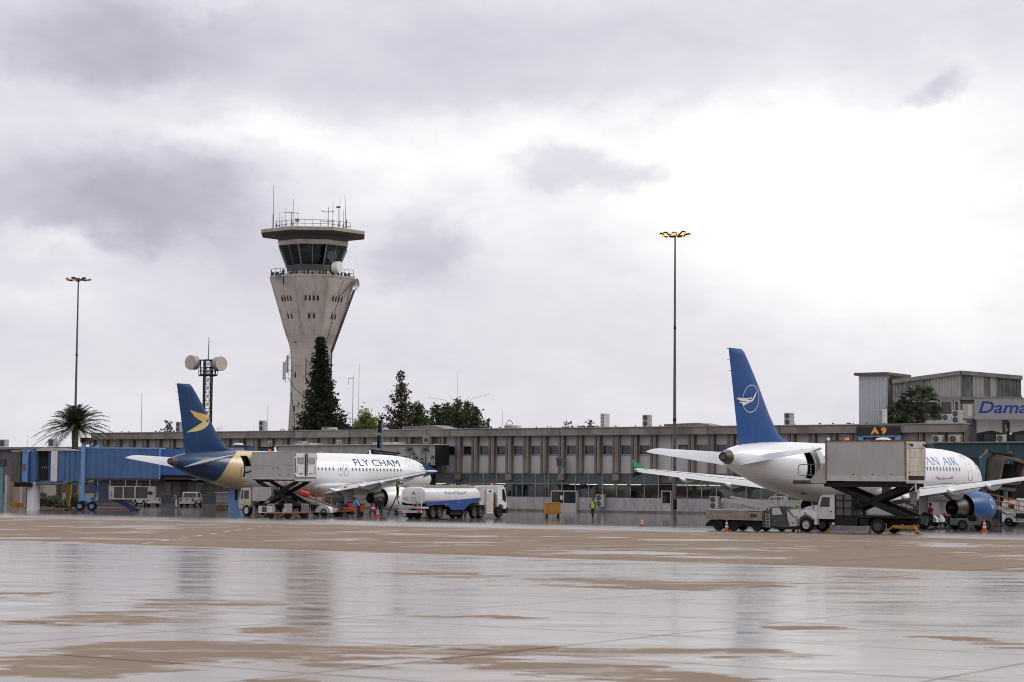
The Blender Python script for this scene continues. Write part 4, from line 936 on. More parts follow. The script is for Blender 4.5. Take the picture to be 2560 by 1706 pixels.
def palm(px,pc,Y,lab,L,n,seed,tr=.28,elr=(-.35,1.35),trunk_deg=0,droop=1.,zs=0.,grp='date palms at the left'):
    rnd=random.Random(seed); c=at(px,pc,Y); t=thing('palm_tree',lab,'palm tree',(c[0],Y,zs),0,grp); H=c[2]-zs; b=MB()
    tk=MB(); tk.tube([(0,0,0),(.05,0,H*.5),(0,0,H)],[tr*1.2,tr,tr*1.25],10)
    for i in range(int(H/.28)):
        for k in range(6):
            a=k*1.05+i*.5; z=i*.28+.1; tk.add([(math.cos(a)*tr*1.0,math.sin(a)*tr*1.0,z),(math.cos(a+.5)*tr,math.sin(a+.5)*tr,z),(math.cos(a+.25)*tr*1.5,math.sin(a+.25)*tr*1.5,z+.28)],[(0,1,2)])
    tk.build('trunk',BARK,t)
    for i in range(n):
        frond(b,Vector((0,0,H)),i*2.399+rnd.uniform(-.2,.2),elr[0]+(elr[1]-elr[0])*((i+.5)/n)**.8,L*rnd.uniform(.8,1.1),rnd,droop=droop)
    b.build('crown',LEAF['pa'],t,fix=False)
palm(188,1072,256,'big date palm with a wide drooping crown at the left',5.6,74,2,.33,(-.2,1.4),droop=1.15)
# stocky fan palms standing behind the roof at the right
def fanpalm(px,pc,Y,lab,r,seed):
    rnd=random.Random(seed); c=at(px,pc,Y); t=thing('palm_tree',lab,'palm tree',(c[0],Y,0),0,'fan palms behind the roof at the right'); H=c[2]; b=MB()
    tk=MB(); tk.tube([(0,0,0),(0,0,H*.9),(0,0,H)],[.5,.38,.3],10)
    for i in range(60):
        a=rnd.uniform(0,6.28); z=H-rnd.uniform(.2,3.); tk.bar((math.cos(a)*.35,math.sin(a)*.35,z),(math.cos(a)*.75,math.sin(a)*.75,z+.35),.1,.05)
    tk.build('trunk',BARK,t)
    for i in range(58):
        az=rnd.uniform(0,6.28); el=rnd.uniform(-.7,1.3); d=Vector((math.cos(az)*math.cos(el),math.sin(az)*math.cos(el),math.sin(el))); base=Vector((0,0,H)); q=base+d*r*.62*rnd.uniform(.8,1.1); b.bar(base,q,.04)
        u=d.cross(Vector((0,0,1))).normalized(); v=u.cross(d)
        for k in range(17):
            g=-1.35+k*2.7/16; e=(d*math.cos(g)+u*math.sin(g)+v*rnd.uniform(-.1,.1)).normalized(); L=r*.5*rnd.uniform(.8,1.1); tip=q+e*L+Vector((0,0,-.25*L)); w=(d.cross(e)).normalized() if abs(g)>.05 else v
            b.add([q,q+e*L*.5+v*.04-u*.05*0+w*.05,tip,q+e*L*.5-w*.05],[(0,1,2,3)])
    b.build('crown',LEAF['pa'],t,fix=False)
fanpalm(2302,1012,213,'tall fan palm with a shaggy trunk before the hall windows',2.3,1)
fanpalm(2262,1042,213,'lower fan palm left of the tall one behind the roof',2.0,2)
fanpalm(2226,1050,215,'small fan palm beside the pale stair block',1.3,3)
# palm trunks, hedge and kerb under the blue bridge
palm(150,1170,225,'short palm trunk behind the yellow-brown post under the blue bridge',1.3,14,5,.3,(-.2,.6))
palm(189,1170,229,'second short palm trunk under the blue bridge near its wheels',1.2,12,6,.28,(-.2,.6))
def hedge(px0,px1,ptop,Y,lab,seed):
    rnd=random.Random(seed); a=at(px0,1265,Y); c=at(px1,1265,Y); H=at(px0,ptop,Y)[2]; t=thing('hedge',lab,'hedge',((a[0]+c[0])/2,Y,0),0,'clipped bushes under the blue bridge'); w=(c[0]-a[0])/2; b=MB()
    for _ in range(int(420*w)):
        x=rnd.uniform(-w,w); y=rnd.uniform(-.8,.8); h=H*math.sqrt(max(0,1-(x/w)**4))*rnd.uniform(.2,1.); sprig(b,Vector((x,y*.8,h)),.16,rnd,4,.8)
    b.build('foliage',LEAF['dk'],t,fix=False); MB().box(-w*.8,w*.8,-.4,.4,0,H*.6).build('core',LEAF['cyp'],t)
hedge(86,120,1232,222,'taller rounded bush just right of the white column',1); hedge(118,152,1240,222,'lower bush left of the palm trunk under the bridge',2); hedge(158,215,1236,222,'bush behind the wheels of the blue bridge',3)
b=MB(); a=at(60,1270,217); c=at(330,1270,217); b.box(a[0],c[0],217,219.5,0,.18); o=b.build('planting_kerb',pm('kerb_brown',(.22,.15,.12),.8,dirt=.5)); o['kind']='structure'

#================ aircraft ================
ST=[(0,3.42,3.30,.06),(.12,3.66,3.08,.28),(.4,3.95,2.8,.55),(.9,4.32,2.5,.86),(1.5,4.68,2.26,1.15),(2.2,5.1,2.07,1.42),(3,5.36,1.95,1.62),(4,5.54,1.86,1.8),(5.2,5.67,1.79,1.92),(6.5,5.76,1.76,1.97),(8,5.8,1.76,1.975),(12,5.82,1.76,1.975),(16,5.82,1.76,1.975),(20,5.82,1.76,1.975),(24,5.82,1.77,1.975),(26,5.82,1.86,1.96),(27.5,5.82,2.02,1.92),(28.8,5.82,2.22,1.86),(29.62,5.81,2.36,1.81),(31,5.79,2.6,1.68),(33,5.70,3.05,1.37),(35,5.54,3.58,.98),(36.2,5.32,3.98,.68),(36.9,5.12,4.28,.44),(37.3,4.98,4.42,.30)]
def fus_at(u):
    for a,c in zip(ST,ST[1:]):
        if a[0]<=u<=c[0]:
            t=(u-a[0])/(c[0]-a[0]); return [a[i]+(c[i]-a[i])*t for i in range(1,4)]
    return list(ST[-1][1:])
def fus_pt(u,z,off=0.):
    """point on the starboard skin (y<0) at height z"""
    zt,zb,w=fus_at(u); c=(zt+zb)/2; h=(zt-zb)/2; q=max(-.999,min(.999,(z-c)/h)); cs=math.sqrt(1-q*q); n=Vector((0,-cs/w,q/h)).normalized()
    return Vector((-u,-w*cs,z))+n*off
def finpoly(): return [(-36.63,11.66),(-35.0,11.68),(-34.72,11.5),(-34.12,10.84),(-32.96,9.41),(-31.6,7.56),(-30.75,6.55),(-30.0,6.12),(-28.7,5.7),(-35.4,5.3)]
def fin_le(z): 
    P=[(5.6,-28.4),(5.82,-29.0),(6.05,-29.9),(6.4,-30.55),(7.56,-31.6),(9.41,-32.96),(10.84,-34.12),(11.5,-34.72),(11.68,-35.0)]
    for a,c in zip(P,P[1:]):
        if a[0]<=z<=c[0]: return a[1]+(c[1]-a[1])*(z-a[0])/(c[0]-a[0])
    return P[0][1] if z<P[0][0] else P[-1][1]
def fin_te(z): return -35.35-(z-5.3)/(11.68-5.3)*1.28
def foil(t,th):  # 0..1 chord -> half thickness
    return th*(2.97*math.sqrt(max(t,0))-1.26*t-3.516*t*t+2.843*t**3-1.036*t**4)
def fin_y(x,z):
    a,c=fin_le(z),fin_te(z); ch=a-c; t=min(1,max(0,(a-x)/ch)); th=.105 if z>6.6 else .105*(.35+.65*(z-5.3)/1.3); return foil(t,th*.5)*ch*.94+.01
def patch(poly,f,n=3):
    """poly in 2-D laid on a surface given by f(a,b)"""
    b=bmesh.new(); vs=[b.verts.new((p[0],p[1],0)) for p in poly]; b.faces.new(vs); bmesh.ops.triangulate(b,faces=b.faces[:])
    for _ in range(n): bmesh.ops.subdivide_edges(b,edges=b.edges[:],cuts=1,use_grid_fill=True)
    b.verts.ensure_lookup_table(); b.verts.index_update()
    r=[tuple(f(v.co.x,v.co.y)) for v in b.verts],[tuple(q.index for q in fc.verts) for fc in b.faces]; b.free(); return r
def paint(name,rough=.28):
    m=bpy.data.materials.new(name); m.use_nodes=True; nt=m.node_tree; b=nt.nodes['Principled BSDF']; b.inputs['Roughness'].default_value=rough
    tc=nt.nodes.new('ShaderNodeTexCoord'); s=nt.nodes.new('ShaderNodeSeparateXYZ'); nt.links.new(tc.outputs['Object'],s.inputs[0])
    return m,nt,b,tc,[Ex(nt,s.outputs[i]) for i in range(3)]
WHT=(.80,.80,.82)
def fus_mat(kind):
    m,nt,b,tc,(x,y,z)=paint('fuselage_paint_'+kind); u=x*-1.0
    n=noise(nt,vec(nt,x*.5,y*2.0,z*2.0),1,5,.65)
    belly=(3.7-z).ss(0.,1.7)  # belly grime, deepened and widened to paint in shade under the fuselage
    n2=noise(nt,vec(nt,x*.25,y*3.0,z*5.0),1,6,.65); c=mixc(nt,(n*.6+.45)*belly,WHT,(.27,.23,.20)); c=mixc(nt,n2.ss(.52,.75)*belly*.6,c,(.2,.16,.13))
    if kind=='navy':
        e=((z-5.82)/.9).f('EXPONENT'); un=29.0+3.3*(1.0-e)
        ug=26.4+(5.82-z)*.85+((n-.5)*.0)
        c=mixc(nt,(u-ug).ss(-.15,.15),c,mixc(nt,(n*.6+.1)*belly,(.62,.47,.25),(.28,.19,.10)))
        c=mixc(nt,(u-un).ss(-.03,.03),c,(.006,.037,.11))
    c=mixc(nt,(u-36.75).ss(-.02,.02),c,(.09,.075,.065))
    # frame/skin panel lines
    def ln(t,p,w):
        r=((t/p).f('FRACT')-.5).f('ABSOLUTE'); return ((r-.5)*-p).ss(w,0.)
    c=mixc(nt,ln(u,1.6,.025)*.25,c,(.2,.2,.2)); c=mixc(nt,(((z-4.85).f('ABSOLUTE')).ss(.03,.0)+((z-3.3).f('ABSOLUTE')).ss(.03,.0))*.22,c,(.2,.2,.2))
    nt.links.new(c,b.inputs['Base Color']); nt.links.new((n*.15+.2).so,b.inputs['Roughness']); return m
def fin_mat(kind):
    m,nt,b,tc,(x,y,z)=paint('fin_paint_'+kind,.42); b.inputs['Specular IOR Level'].default_value=.25; n=noise(nt,vec(nt,x*.8,y,z*.3),1,5,.6)
    base=(.006,.037,.11) if kind=='navy' else (.007,.06,.215)
    c=mixc(nt,n*.4,base,tuple(k*1.4 for k in base))
    # rudder hinge line
    te=(z-5.3)*-.2006-35.35; h=te+1.75-(z-5.3)*.09
    d=((x-h).f('ABSOLUTE')).ss(.035,.0); c=mixc(nt,d*.5,c,(.1,.13,.18))
    nt.links.new(c,b.inputs['Base Color']); return m
ALU=pm('bare_metal_edge',(.50,.50,.52),.3,.6,dirt=.2); HOT=pm('hot_metal',(.055,.052,.05),.45,.6,dirt=.5,dcol=(.06,.05,.045)); WP=pm('wing_paint',(.60,.61,.64),.35,dirt=.3,dcol=(.38,.38,.4),scale=.8); WG=pm('wing_underside',(.33,.33,.34),.45,dirt=.4,scale=.8)
JW=pm('aircraft_white',WHT,.3,dirt=.15,dcol=(.5,.48,.45))
def surf(b,secs,n=14,camb=.05):
    """secs: list of (xle,xte,y,z,thick) ; closed aerofoil loft"""
    rs=[]
    for xl,xt,y,z,th in secs:
        ch=xl-xt; top=[]; bot=[]
        for i in range(n+1):
            t=.5-.5*math.cos(math.pi*i/n); h=foil(t,th/ch*.5*1.0)*ch
            cm=(.25-t)*ch*camb-t*t*ch*.05; top.append((xl-ch*t,y,z+cm+h*1.15)); bot.append((xl-ch*t,y,z+cm-h*.85))
        rs.append(top+bot[::-1][1:-1])
    b.rings(rs)
def wing_sec(y):
    xl=-(12.3+(y-1.97)*.535); xt=-(18.75+(0 if y<6.4 else (y-6.4)*.315)); z=2.45+(y-1.97)*.105; th=(.85 if y<3 else .85-(y-3)*.12) if y<6.4 else .44-(y-6.4)*.026
    return (xl,xt,z,th)
def jet(loc,deg,kind,label):
    t=thing('passenger_jet',label,'aeroplane',loc,deg,'passenger jets parked on the apron')
    # --- fuselage with open rear service door ---
    N=48; DU=(28.8,29.62)
    b=MB(); rs=[]
    for (u,zt,zb,w) in ST:
        c=(zt+zb)/2; h=(zt-zb)/2; rs.append([(-u,-w*math.cos(2*math.pi*i/N),c+h*math.sin(2*math.pi*i/N)) for i in range(N)])
    b.rings(rs,True,True,True)
    i0=[s[0] for s in ST].index(28.8); keep=[];
    for fi,f in enumerate(b.f):
        if len(f)==4 and f[0]//N==i0:
            zc=sum(b.v[k][2] for k in f)/4; yc=sum(b.v[k][1] for k in f)/4
            if 3.45<zc<5.25 and yc<0: continue
        keep.append(f)
    b.f=keep; b.m=[0]*len(keep)
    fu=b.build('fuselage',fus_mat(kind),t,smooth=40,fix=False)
    d=MB(); d.box(-29.9,-28.5,-.9,-.6,2.9,5.5); d.box(-29.9,-28.5,-1.6,-.9,3.2,3.3); d.build('galley',pm('galley_grey',(.10,.10,.10),.6,dirt=.6,dcol=(.03,.03,.03),scale=4),t)
    # door surround and leaf swung forward
    d=MB()
    for u in (28.8,29.62):
        d.tube([fus_pt(u,3.4+i*.19,.0) for i in range(11)],.035,5)
    d.tube([fus_pt(28.8+i*.2,5.3,.0) for i in range(5)],.035,5); d.build('door_surround',M['dark'],t)
    d=MB(); rr=[]
    for k in (0,1): rr.append([])
    A=[fus_pt(27.75,3.45+i*.18,.16) for i in range(11)]; Bq=[fus_pt(28.65,3.45+i*.18,.28) for i in range(11)]; C2=[p+Vector((0,-.1,0)) for p in A]; D2=[p+Vector((0,-.1,0)) for p in Bq]
    d.rings([[A[i],Bq[i],D2[i],C2[i]] for i in range(11)]); 
    d.build('service_door',M['boxw'],t,smooth=40)
    d=MB(); 
    # windows
    wm=pm('cabin_window_ring',(.40,.40,.41),.4); wi=pm('cabin_window',(.10,.10,.11),.15); w0=None; zc=4.25
    ob=MB(); pts=[(math.cos(q*math.pi/8)*.125,math.sin(q*math.pi/8)*.18) for q in range(16)]; ob.add([(p[0],0,p[1]) for p in pts],[tuple(range(16))])
    ib=MB(); ib.add([(p[0]*.66,-.004,p[1]*.72) for p in pts],[tuple(range(16))])
    slots=[7.06+.534*i for i in range(15)]+[15.5,16.3]+[17.4+.534*i for i in range(20)]
    for i,u in enumerate(slots):
        p=fus_pt(u,zc,.006); zt,zb,w=fus_at(u); tilt=math.asin(max(-1,min(1,(zc-(zt+zb)/2)/((zt-zb)/2))))
        if w0 is None: w0=ob.build('cabin_window',wm,t,fix=False); w1=ib.build('pane',wi,w0,fix=False); o=w0
        else: o=share(w0,'cabin_window',t); share(w1,'pane',o)
        o.location=p; o.rotation_euler=(-tilt,0,0)
    # door outlines
    dm=pm('door_line',(.16,.17,.2),.5)
    for (u0,u1,z0,z1,nm) in ((4.75,5.55,3.45,5.3,'front_door_outline'),(15.22,15.8,3.65,4.75,'overwing_exit_outline'),(16.02,16.6,3.65,4.75,'overwing_exit_outline'),(8.3,10.1,2.15,3.2,'cargo_door_outline')):
        d=MB(); r=.16; P=[]
        for (cx,cz,a0) in ((u1-r,z1-r,0),(u0+r,z1-r,90),(u0+r,z0+r,180),(u1-r,z0+r,270)):
            for q in range(4): a=R(a0+q*30); P.append((cx+r*math.cos(a),cz+r*math.sin(a)))
        P.append(P[0]); Q=[]
        for (a,c) in zip(P,P[1:]):
            for k in range(3): Q.append((a[0]+(c[0]-a[0])*k/3,a[1]+(c[1]-a[1])*k/3))
        d.tube([fus_pt(a,c,.0) for a,c in Q]+[fus_pt(*Q[0],.0)],.022,4); d.build(nm,dm,t)
    # cockpit glazing
    d=MB()
    for (ua,ub,za,zb2) in ((1.62,2.25,4.22,4.66),(2.3,2.85,4.28,4.78),(2.9,3.4,4.35,4.78)):
        P=[fus_pt(ua,za,.01),fus_pt(ub,za+.03,.01),fus_pt(ub,zb2,.01),fus_pt(ua+.12,zb2-.12,.01)]; d.add(P,[(0,1,2,3)]); d.add([(p[0],-p[1],p[2]) for p in P],[(0,1,2,3)])
    d.build('cockpit_windows',M['glass'],t,fix=False)
    # --- fin ---
    b=MB(); rs=[]; n=12
    for z in (5.2,5.6,5.82,6.05,6.4,6.9,7.56,8.5,9.41,10.2,10.84,11.3,11.5,11.64,11.68):
        a,c=fin_le(z),fin_te(z); pts=[]; 
        xs=[a+(c-a)*(.5-.5*math.cos(math.pi*i/n)) for i in range(n+1)]; k=1 if z<11.6 else .3
        L=[(x,-(fin_y(x,z)-.01)*k,z) for x in xs]; rs.append(L+[(x,(fin_y(x,z)-.01)*k,z) for x in xs[::-1][1:-1]])
    b.rings(rs); fi=b.build('fin',fin_mat(kind),t,smooth=50)
    b=MB()
    for z in (11.6,10.9,10.2): b.bar((fin_te(z)+.02,0,z),(fin_te(z)-.28,0,z),.03)
    b.build('static_wick',M['dark'],fi)
    # --- stabilisers ---
    for s,nm in ((-1,'stabiliser'),(1,'stabiliser')):
        b=MB(); surf(b,[(-32.6,-36.25,s*.6,4.72,.42),(-32.9,-36.25,s*1.1,4.76,.38),(-35.3,-36.75,s*6.0,5.2,.16),(-35.75,-36.8,s*6.22,5.22,.05)],camb=-.06*-2.2)
        b.build(nm,WP,t,smooth=40)
    # --- wings ---
    fr=AR if kind!='navy' else AL
    for s in (-1,1):
        b=MB(); S=[]
        for y in (1.2,1.97,4.2,6.4,9,12,15,17): xl,xt,z,th=wing_sec(y); S.append((xl,xt,s*y,z,th))
        surf(b,S); w=b.build('wing',[WP],t,smooth=45)
        b=MB(); # leading-edge strip slats
        for (ya,yb) in ((2.6,5.1),(6.5,11.4),(11.5,16.4)):
            sa,sb=wing_sec(ya),wing_sec(yb); b.tube([(sa[0]+.02,s*ya,sa[2]),(sb[0]+.02,s*yb,sb[2])],[sa[3]*.22,sb[3]*.24],8)
        b.build('leading_edge',ALU,w,smooth=60)
        # flap track fairings
        for y,L,h in ((3.3,2.4,.40),(6.9,3.3,.46),(10.2,2.9,.40),(13.4,2.4,.33)):
            xl,xt,z,th=wing_sec(y); rs=[]; x0=xt+L*.72; x1=xt-.75
            for i in range(13):
                q=i/12; x=x0+(x1-x0)*q; rr=h*math.sin(math.pi*min(1,max(0.02,q)))**.6*(.62 if q>.5 else .6); zc_=z-.12-.30*math.sin(math.pi*q*.9); rs.append([(x,s*y+rr*.62*math.cos(a*math.pi/5),zc_+rr*.9*math.sin(a*math.pi/5)) for a in range(10)])
            b=MB(); b.rings(rs); b.build('flap_fairing',JW,w,smooth=50)
        # control surface gaps
        b=MB(); 
        for ya,yb in ((2.2,6.3),(6.5,12.6),(12.8,16.6)):
            a_,c_=wing_sec(ya),wing_sec(yb); b.bar((a_[1]+.9,s*ya,a_[2]+.12),(c_[1]+.6,s*yb,c_[2]+.07),.03)
        b.build('flap_line',M['grime'],w)
        # wing-tip fence
        xl,xt,z,th=wing_sec(17); fc=pm('fence_green',(.02,.22,.09),.4) if (kind!='navy') else fin_mat('navy') if s==-9 else pm('fence_blue',(.012,.05,.15),.35)
        b=MB(); b.mat=0; b.prism([(xl+.1,z),(xt-.55,z+.8),(xt-.35,z+.35),(xt+.1,z)],s*17.0-.03,s*17.0+.03,'xz'); b.mat=1; b.prism([(xl+.1,z-.002),(xt+.1,z-.002),(xt-.25,z-.35),(xt-.45,z-.6)],s*17.0-.03,s*17.0+.03,'xz')
        b.build('wing_fence',[fc,fc if kind=='navy' else M['dark']],w)
        b=MB(); b.lathe([(.02,-20.4),(.09,-20.8),(.10,-21.8),(.02,-22.2)],(0,s*17.0,z),'x',8); b.build('tip_pod',JW,w,smooth=60)
        # --- engine ---
        ey=s*5.75; ez=1.48
        en=MB(); en.lathe([(.86,-11.4),(.97,-11.21),(1.05,-11.37),(1.13,-11.91),(1.17,-12.7),(1.13,-13.72),(1.03,-14.56),(.99,-14.9)],(0,ey,ez),'x',36,cap=False)
        ecol={'navy':JW,'blue':pm('engine_blue',(.006,.08,.25),.32,dirt=.3,dcol=(.012,.06,.2),spec=.15)}[kind]
        eo=en.build('engine',ecol,t,smooth=60,fix=False)
        b=MB(); b.lathe([(.86,-11.39),(.985,-11.2),(1.06,-11.39)],(0,ey,ez),'x',36,cap=False); b.build('intake_lip',ALU,eo,smooth=80,fix=False)
        b=MB(); b.lathe([(.94,-14.84),(.90,-14.17),(.86,-11.57)],(0,ey,ez),'x',30,cap=False); b.build('fan_duct',M['dark'],eo,smooth=60,fix=False)
        b=MB(); b.lathe([(.03,-11.91),(.2,-12.19),(.3,-12.36),(.88,-12.42)],(0,ey,ez),'x',24,cap=False); b.build('fan',M['grime'],eo,smooth=30,fix=False)
        b=MB(); b.lathe([(.74,-13.6),(.76,-14.6),(.72,-15.1),(.58,-15.9),(.49,-16.4)],(0,ey,ez),'x',30,cap=False); b.build('core_nozzle',HOT,eo,smooth=60,fix=False)
        b=MB(); b.lathe([(.48,-16.38),(.38,-16.1),(.2,-16.3),(.15,-16.8),(.03,-17.1)],(0,ey,ez),'x',20,cap=False); b.build('exhaust_cone',M['dark'],eo,smooth=60,fix=False)
        # strake
        b=MB(); b.prism([(-12.3,2.35),(-13.4,2.35),(-13.3,2.6)],ey-s*.62-.015,ey-s*.62+.015,'xz'); b.build('strake',JW,eo)
        # pylon
        xl,xt,z,th=wing_sec(5.75); b=MB(); b.prism([(-12.9,2.55),(xl-.1,z+.25),(xl-1.2,z-.2),(-17.6,z-.35),(-16.6,2.05),(-15.4,1.98),(-13.2,2.3)],ey-.2,ey+.2,'xz'); b.build('pylon',WG if kind!='x' else WG,t)
        # --- main gear ---
        g=MB(); gy=s*3.8; g.cyl((-17.7,gy,.6),(-17.7,gy,2.6),.13,.16,10); g.bar((-17.7,gy,1.3),(-17.4,s*2.2,2.2),.12); g.bar((-17.7,gy,1.0),(-18.3,gy,1.5),.08); g.cyl((-17.7,gy-.5,.58),(-17.7,gy+.5,.58),.08); go=g.build('main_gear',M['steel'],t)
        for q in (-.46,.46): wheel(go,(-17.7,gy+q,.58),.58,.38,'y',M['offwhite'],'wheel')
        g=MB(); g.prism([(-17.05,.95),(-18.35,.95),(-18.35,2.35),(-17.05,2.35)],gy+s*.42,gy+s*.47,'xz'); g.build('gear_door',M['boxw'],t)
    g=MB(); g.cyl((-5.07,0,.38),(-5.07,0,1.9),.1,.12,10); g.bar((-5.07,0,1.0),(-4.2,0,1.9),.07); go=g.build('nose_gear',M['steel'],t)
    for q in (-.2,.2): wheel(go,(-5.07,q,.38),.38,.22,'y',M['offwhite'],'wheel')
    g=MB(); g.prism([(-4.6,1.0),(-5.6,1.0),(-5.6,1.85),(-4.6,1.85)],-.46,-.43,'xz'); g.prism([(-4.6,1.0),(-5.6,1.0),(-5.6,1.85),(-4.6,1.85)],.43,.46,'xz'); g.build('nose_gear_door',JW,t)
    # belly fairing
    b=MB(); rs=[]
    for i in range(17):
        q=i/16; u=11.2+q*10.3; k=math.sin(math.pi*q)**.45; rs.append([(-u,2.15*k*math.cos(a*math.pi/12)*1.0,2.62+(-1.12*k if math.sin(a*math.pi/12)<0 else .65*k)*abs(math.sin(a*math.pi/12))) for a in range(24)])
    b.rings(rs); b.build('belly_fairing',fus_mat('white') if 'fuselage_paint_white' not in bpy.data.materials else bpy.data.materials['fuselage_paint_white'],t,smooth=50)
    # tail cone exhaust
    b=MB(); b.lathe([(.30,-37.28),(.27,-37.36),(.2,-37.3),(.15,-36.9)],(0,0,4.70),'x',18,cap=False); b.cyl((-37.1,0,4.7),(-37.12,0,4.7),.19); b.build('tail_exhaust',M['dark'],t,smooth=60,fix=False)
    # aerials on the crown
    for u,h in ((9.3,.42),(23.2,.42)):
        z=fus_at(u)[0]; b=MB(); b.prism([(-u-.1,z-.02),(-u-.45,z-.02),(-u-.15-h*.75,z+h),(-u-.02-h*.62,z+h)][::-1],-.02,.02,'xz'); b.build('blade_aerial',JW,t)
    b=MB(); b.sph((-17.0,0,fus_at(17)[0]),.12); b.build('beacon',M['beacon'],t,smooth=60)
    b=MB(); b.prism([(-28.4,2.55),(-28.75,2.55),(-28.75,2.35),(-28.4,2.35)],-.95,-.8,'xz'); b.build('drain_mast',M['dark'],t)
    return t,fi,fu
def wheel(par,c,r,w,ax,rim,name='wheel',rr=.56):
    b=MB(); x,y,z=c; hw=w/2
    pr=[(r*rr,-hw*.92),(r*.9,-hw),(r*.985,-hw*.75),(r,-hw*.3),(r,hw*.3),(r*.985,hw*.75),(r*.9,hw),(r*rr,hw*.92)]
    o=b.lathe(pr,(0,0,0),ax,26,cap=False).build(name,M['black'],par,smooth=50,loc=c,fix=False)
    b=MB(); b.lathe([(r*rr*1.02,-hw*.9),(r*rr*.9,-hw*.75),(r*.3,-hw*.55),(r*.2,-hw*.8),(.01,-hw*.82)],(0,0,0),ax,18,cap=False); b.lathe([(r*rr*1.02,hw*.9),(r*rr*.9,hw*.75),(r*.3,hw*.55),(r*.2,hw*.8),(.01,hw*.82)],(0,0,0),ax,18,cap=False)
    b.build('rim',rim,o,smooth=40,fix=False); return o
AR=Fr((36.15,161.8,0),52.5); AL=Fr((-8.41,215.4,0),54)
JL,finL,fuL=jet(AL.o,54,'navy','white airliner with navy tail, gold band and gold bird emblem, parked at the blue bridge')
JR,finR,fuR=jet(AR.o,52.5,'blue','white airliner with bright blue fin, circled white bird and blue engines, nearest at right')
# ---- lettering wrapped on the skin ----
def wrap_text(vs,fs,mat,par,u0,u1,z0,z1,name='lettering'):
    ax=min(v[0] for v in vs); bx=max(v[0] for v in vs); ay=min(v[1] for v in vs); by=max(v[1] for v in vs)
    m=bmesh.new(); vv=[m.verts.new((p[0],p[1],0)) for p in vs]
    for f in fs:
        try: m.faces.new([vv[i] for i in f])
        except ValueError: pass
    bmesh.ops.triangulate(m,faces=m.faces[:])
    for k in range(1,9): bmesh.ops.bisect_plane(m,geom=m.verts[:]+m.edges[:]+m.faces[:],plane_co=(0,ay+(by-ay)*k/9,0),plane_no=(0,1,0))
    m.verts.index_update(); zm=(z0+z1)/2
    def arc(z): return z
    b=MB(); b.add([tuple(fus_pt(u0+(v.co.x-ax)/(bx-ax)*(u1-u0),z0+(v.co.y-ay)/(by-ay)*(z1-z0),.012)) for v in m.verts],[tuple(q.index for q in f.verts) for f in m.faces]); m.free()
    return b.build(name,mat,par,fix=False)
vs,fs=text_mesh('FLY CHAM',1,.0); wrap_text(vs,fs,pm('navy_letters',(.010,.04,.16),.6,spec=.2),JL,13.98,6.98,4.60,5.26)
# thin serif letters as strokes (x right, y up in units of cap height)
def serif(txt):
    V=[];Fc=[]; x=0
    def bar(p,q,w):
        d=Vector((q[0]-p[0],q[1]-p[1])); d.normalize(); n=Vector((-d.y,d.x))*w/2; k=len(V); V.extend([(p[0]-n.x,p[1]-n.y),(q[0]-n.x,q[1]-n.y),(q[0]+n.x,q[1]+n.y),(p[0]+n.x,p[1]+n.y)]); Fc.append((k,k+1,k+2,k+3))
    def arc(cx,cy,rx,ry,a0,a1,w):
        n=8
        for i in range(n): a=R(a0+(a1-a0)*i/n); c=R(a0+(a1-a0)*(i+1)/n); bar((cx+rx*math.cos(a),cy+ry*math.sin(a)),(cx+rx*math.cos(c),cy+ry*math.sin(c)),w)
    def ser(cx,y,w=.22): bar((cx-w/2,y),(cx+w/2,y),.035)
    T_,t_=.11,.05
    for ch in txt:
        if ch==' ': x+=.38; continue
        if ch=='I': bar((x+.12,0),(x+.12,1),T_); ser(x+.12,.02); ser(x+.12,.98); x+=.34
        elif ch=='N': bar((x+.12,0),(x+.12,1),t_); bar((x+.12,1),(x+.72,0),T_); bar((x+.72,0),(x+.72,1),t_); ser(x+.12,.02); ser(x+.10,.98); ser(x+.72,.98); x+=.92
        elif ch=='A': bar((x+.08,0),(x+.40,1),t_); bar((x+.40,1),(x+.72,0),T_); bar((x+.22,.36),(x+.6,.36),t_); ser(x+.08,.02); ser(x+.72,.02,.24); x+=.86
        elif ch=='R': bar((x+.12,0),(x+.12,1),T_); arc(x+.28,.75,.24,.23,90,-90,t_*1.4); bar((x+.12,.98),(x+.3,.98),t_); bar((x+.12,.52),(x+.3,.52),t_); bar((x+.3,.5),(x+.68,0),T_); ser(x+.12,.02); x+=.74
        elif ch=='Y': bar((x+.38,.45),(x+.08,1),T_); bar((x+.38,.45),(x+.68,1),t_); bar((x+.38,0),(x+.38,.47),T_); ser(x+.38,.02); ser(x+.08,.98); ser(x+.68,.98); x+=.8
        elif ch=='S': arc(x+.3,.74,.22,.24,30,270,t_*1.6); arc(x+.3,.26,.22,.24,90,-150,t_*1.6); x+=.62
    return V,Fc
V,Fc=serif('SYRIAN AIR'); W_=max(v[0] for v in V)
sc=(10.96-7.0)/ (W_-min(v[0] for v in V)) if False else None
# fit so that the visible "N AIR" falls where it stands on the hull
V2,_=serif('N AIR'); w2=max(v[0] for v in V2)-min(v[0] for v in V2); w1=max(v[0] for v in V)-min(v[0] for v in V)
wrap_text(V,Fc,pm('blue_letters',(.03,.09,.42),.4),JR,6.98+(11.15-6.98)*w1/w2,6.98,4.52,5.12)
ar='\ufe94\ufef3\ufead\ufeee\ufeb4\ufedf\ufe8d'
try:
    vs,fs=text_mesh(ar,1,.02); assert fs
    wrap_text(vs,fs,pm('red_letters',(.42,.02,.03),.4),JR,11.1,8.35,3.45,3.72)
except Exception as e: print('arabic',e)
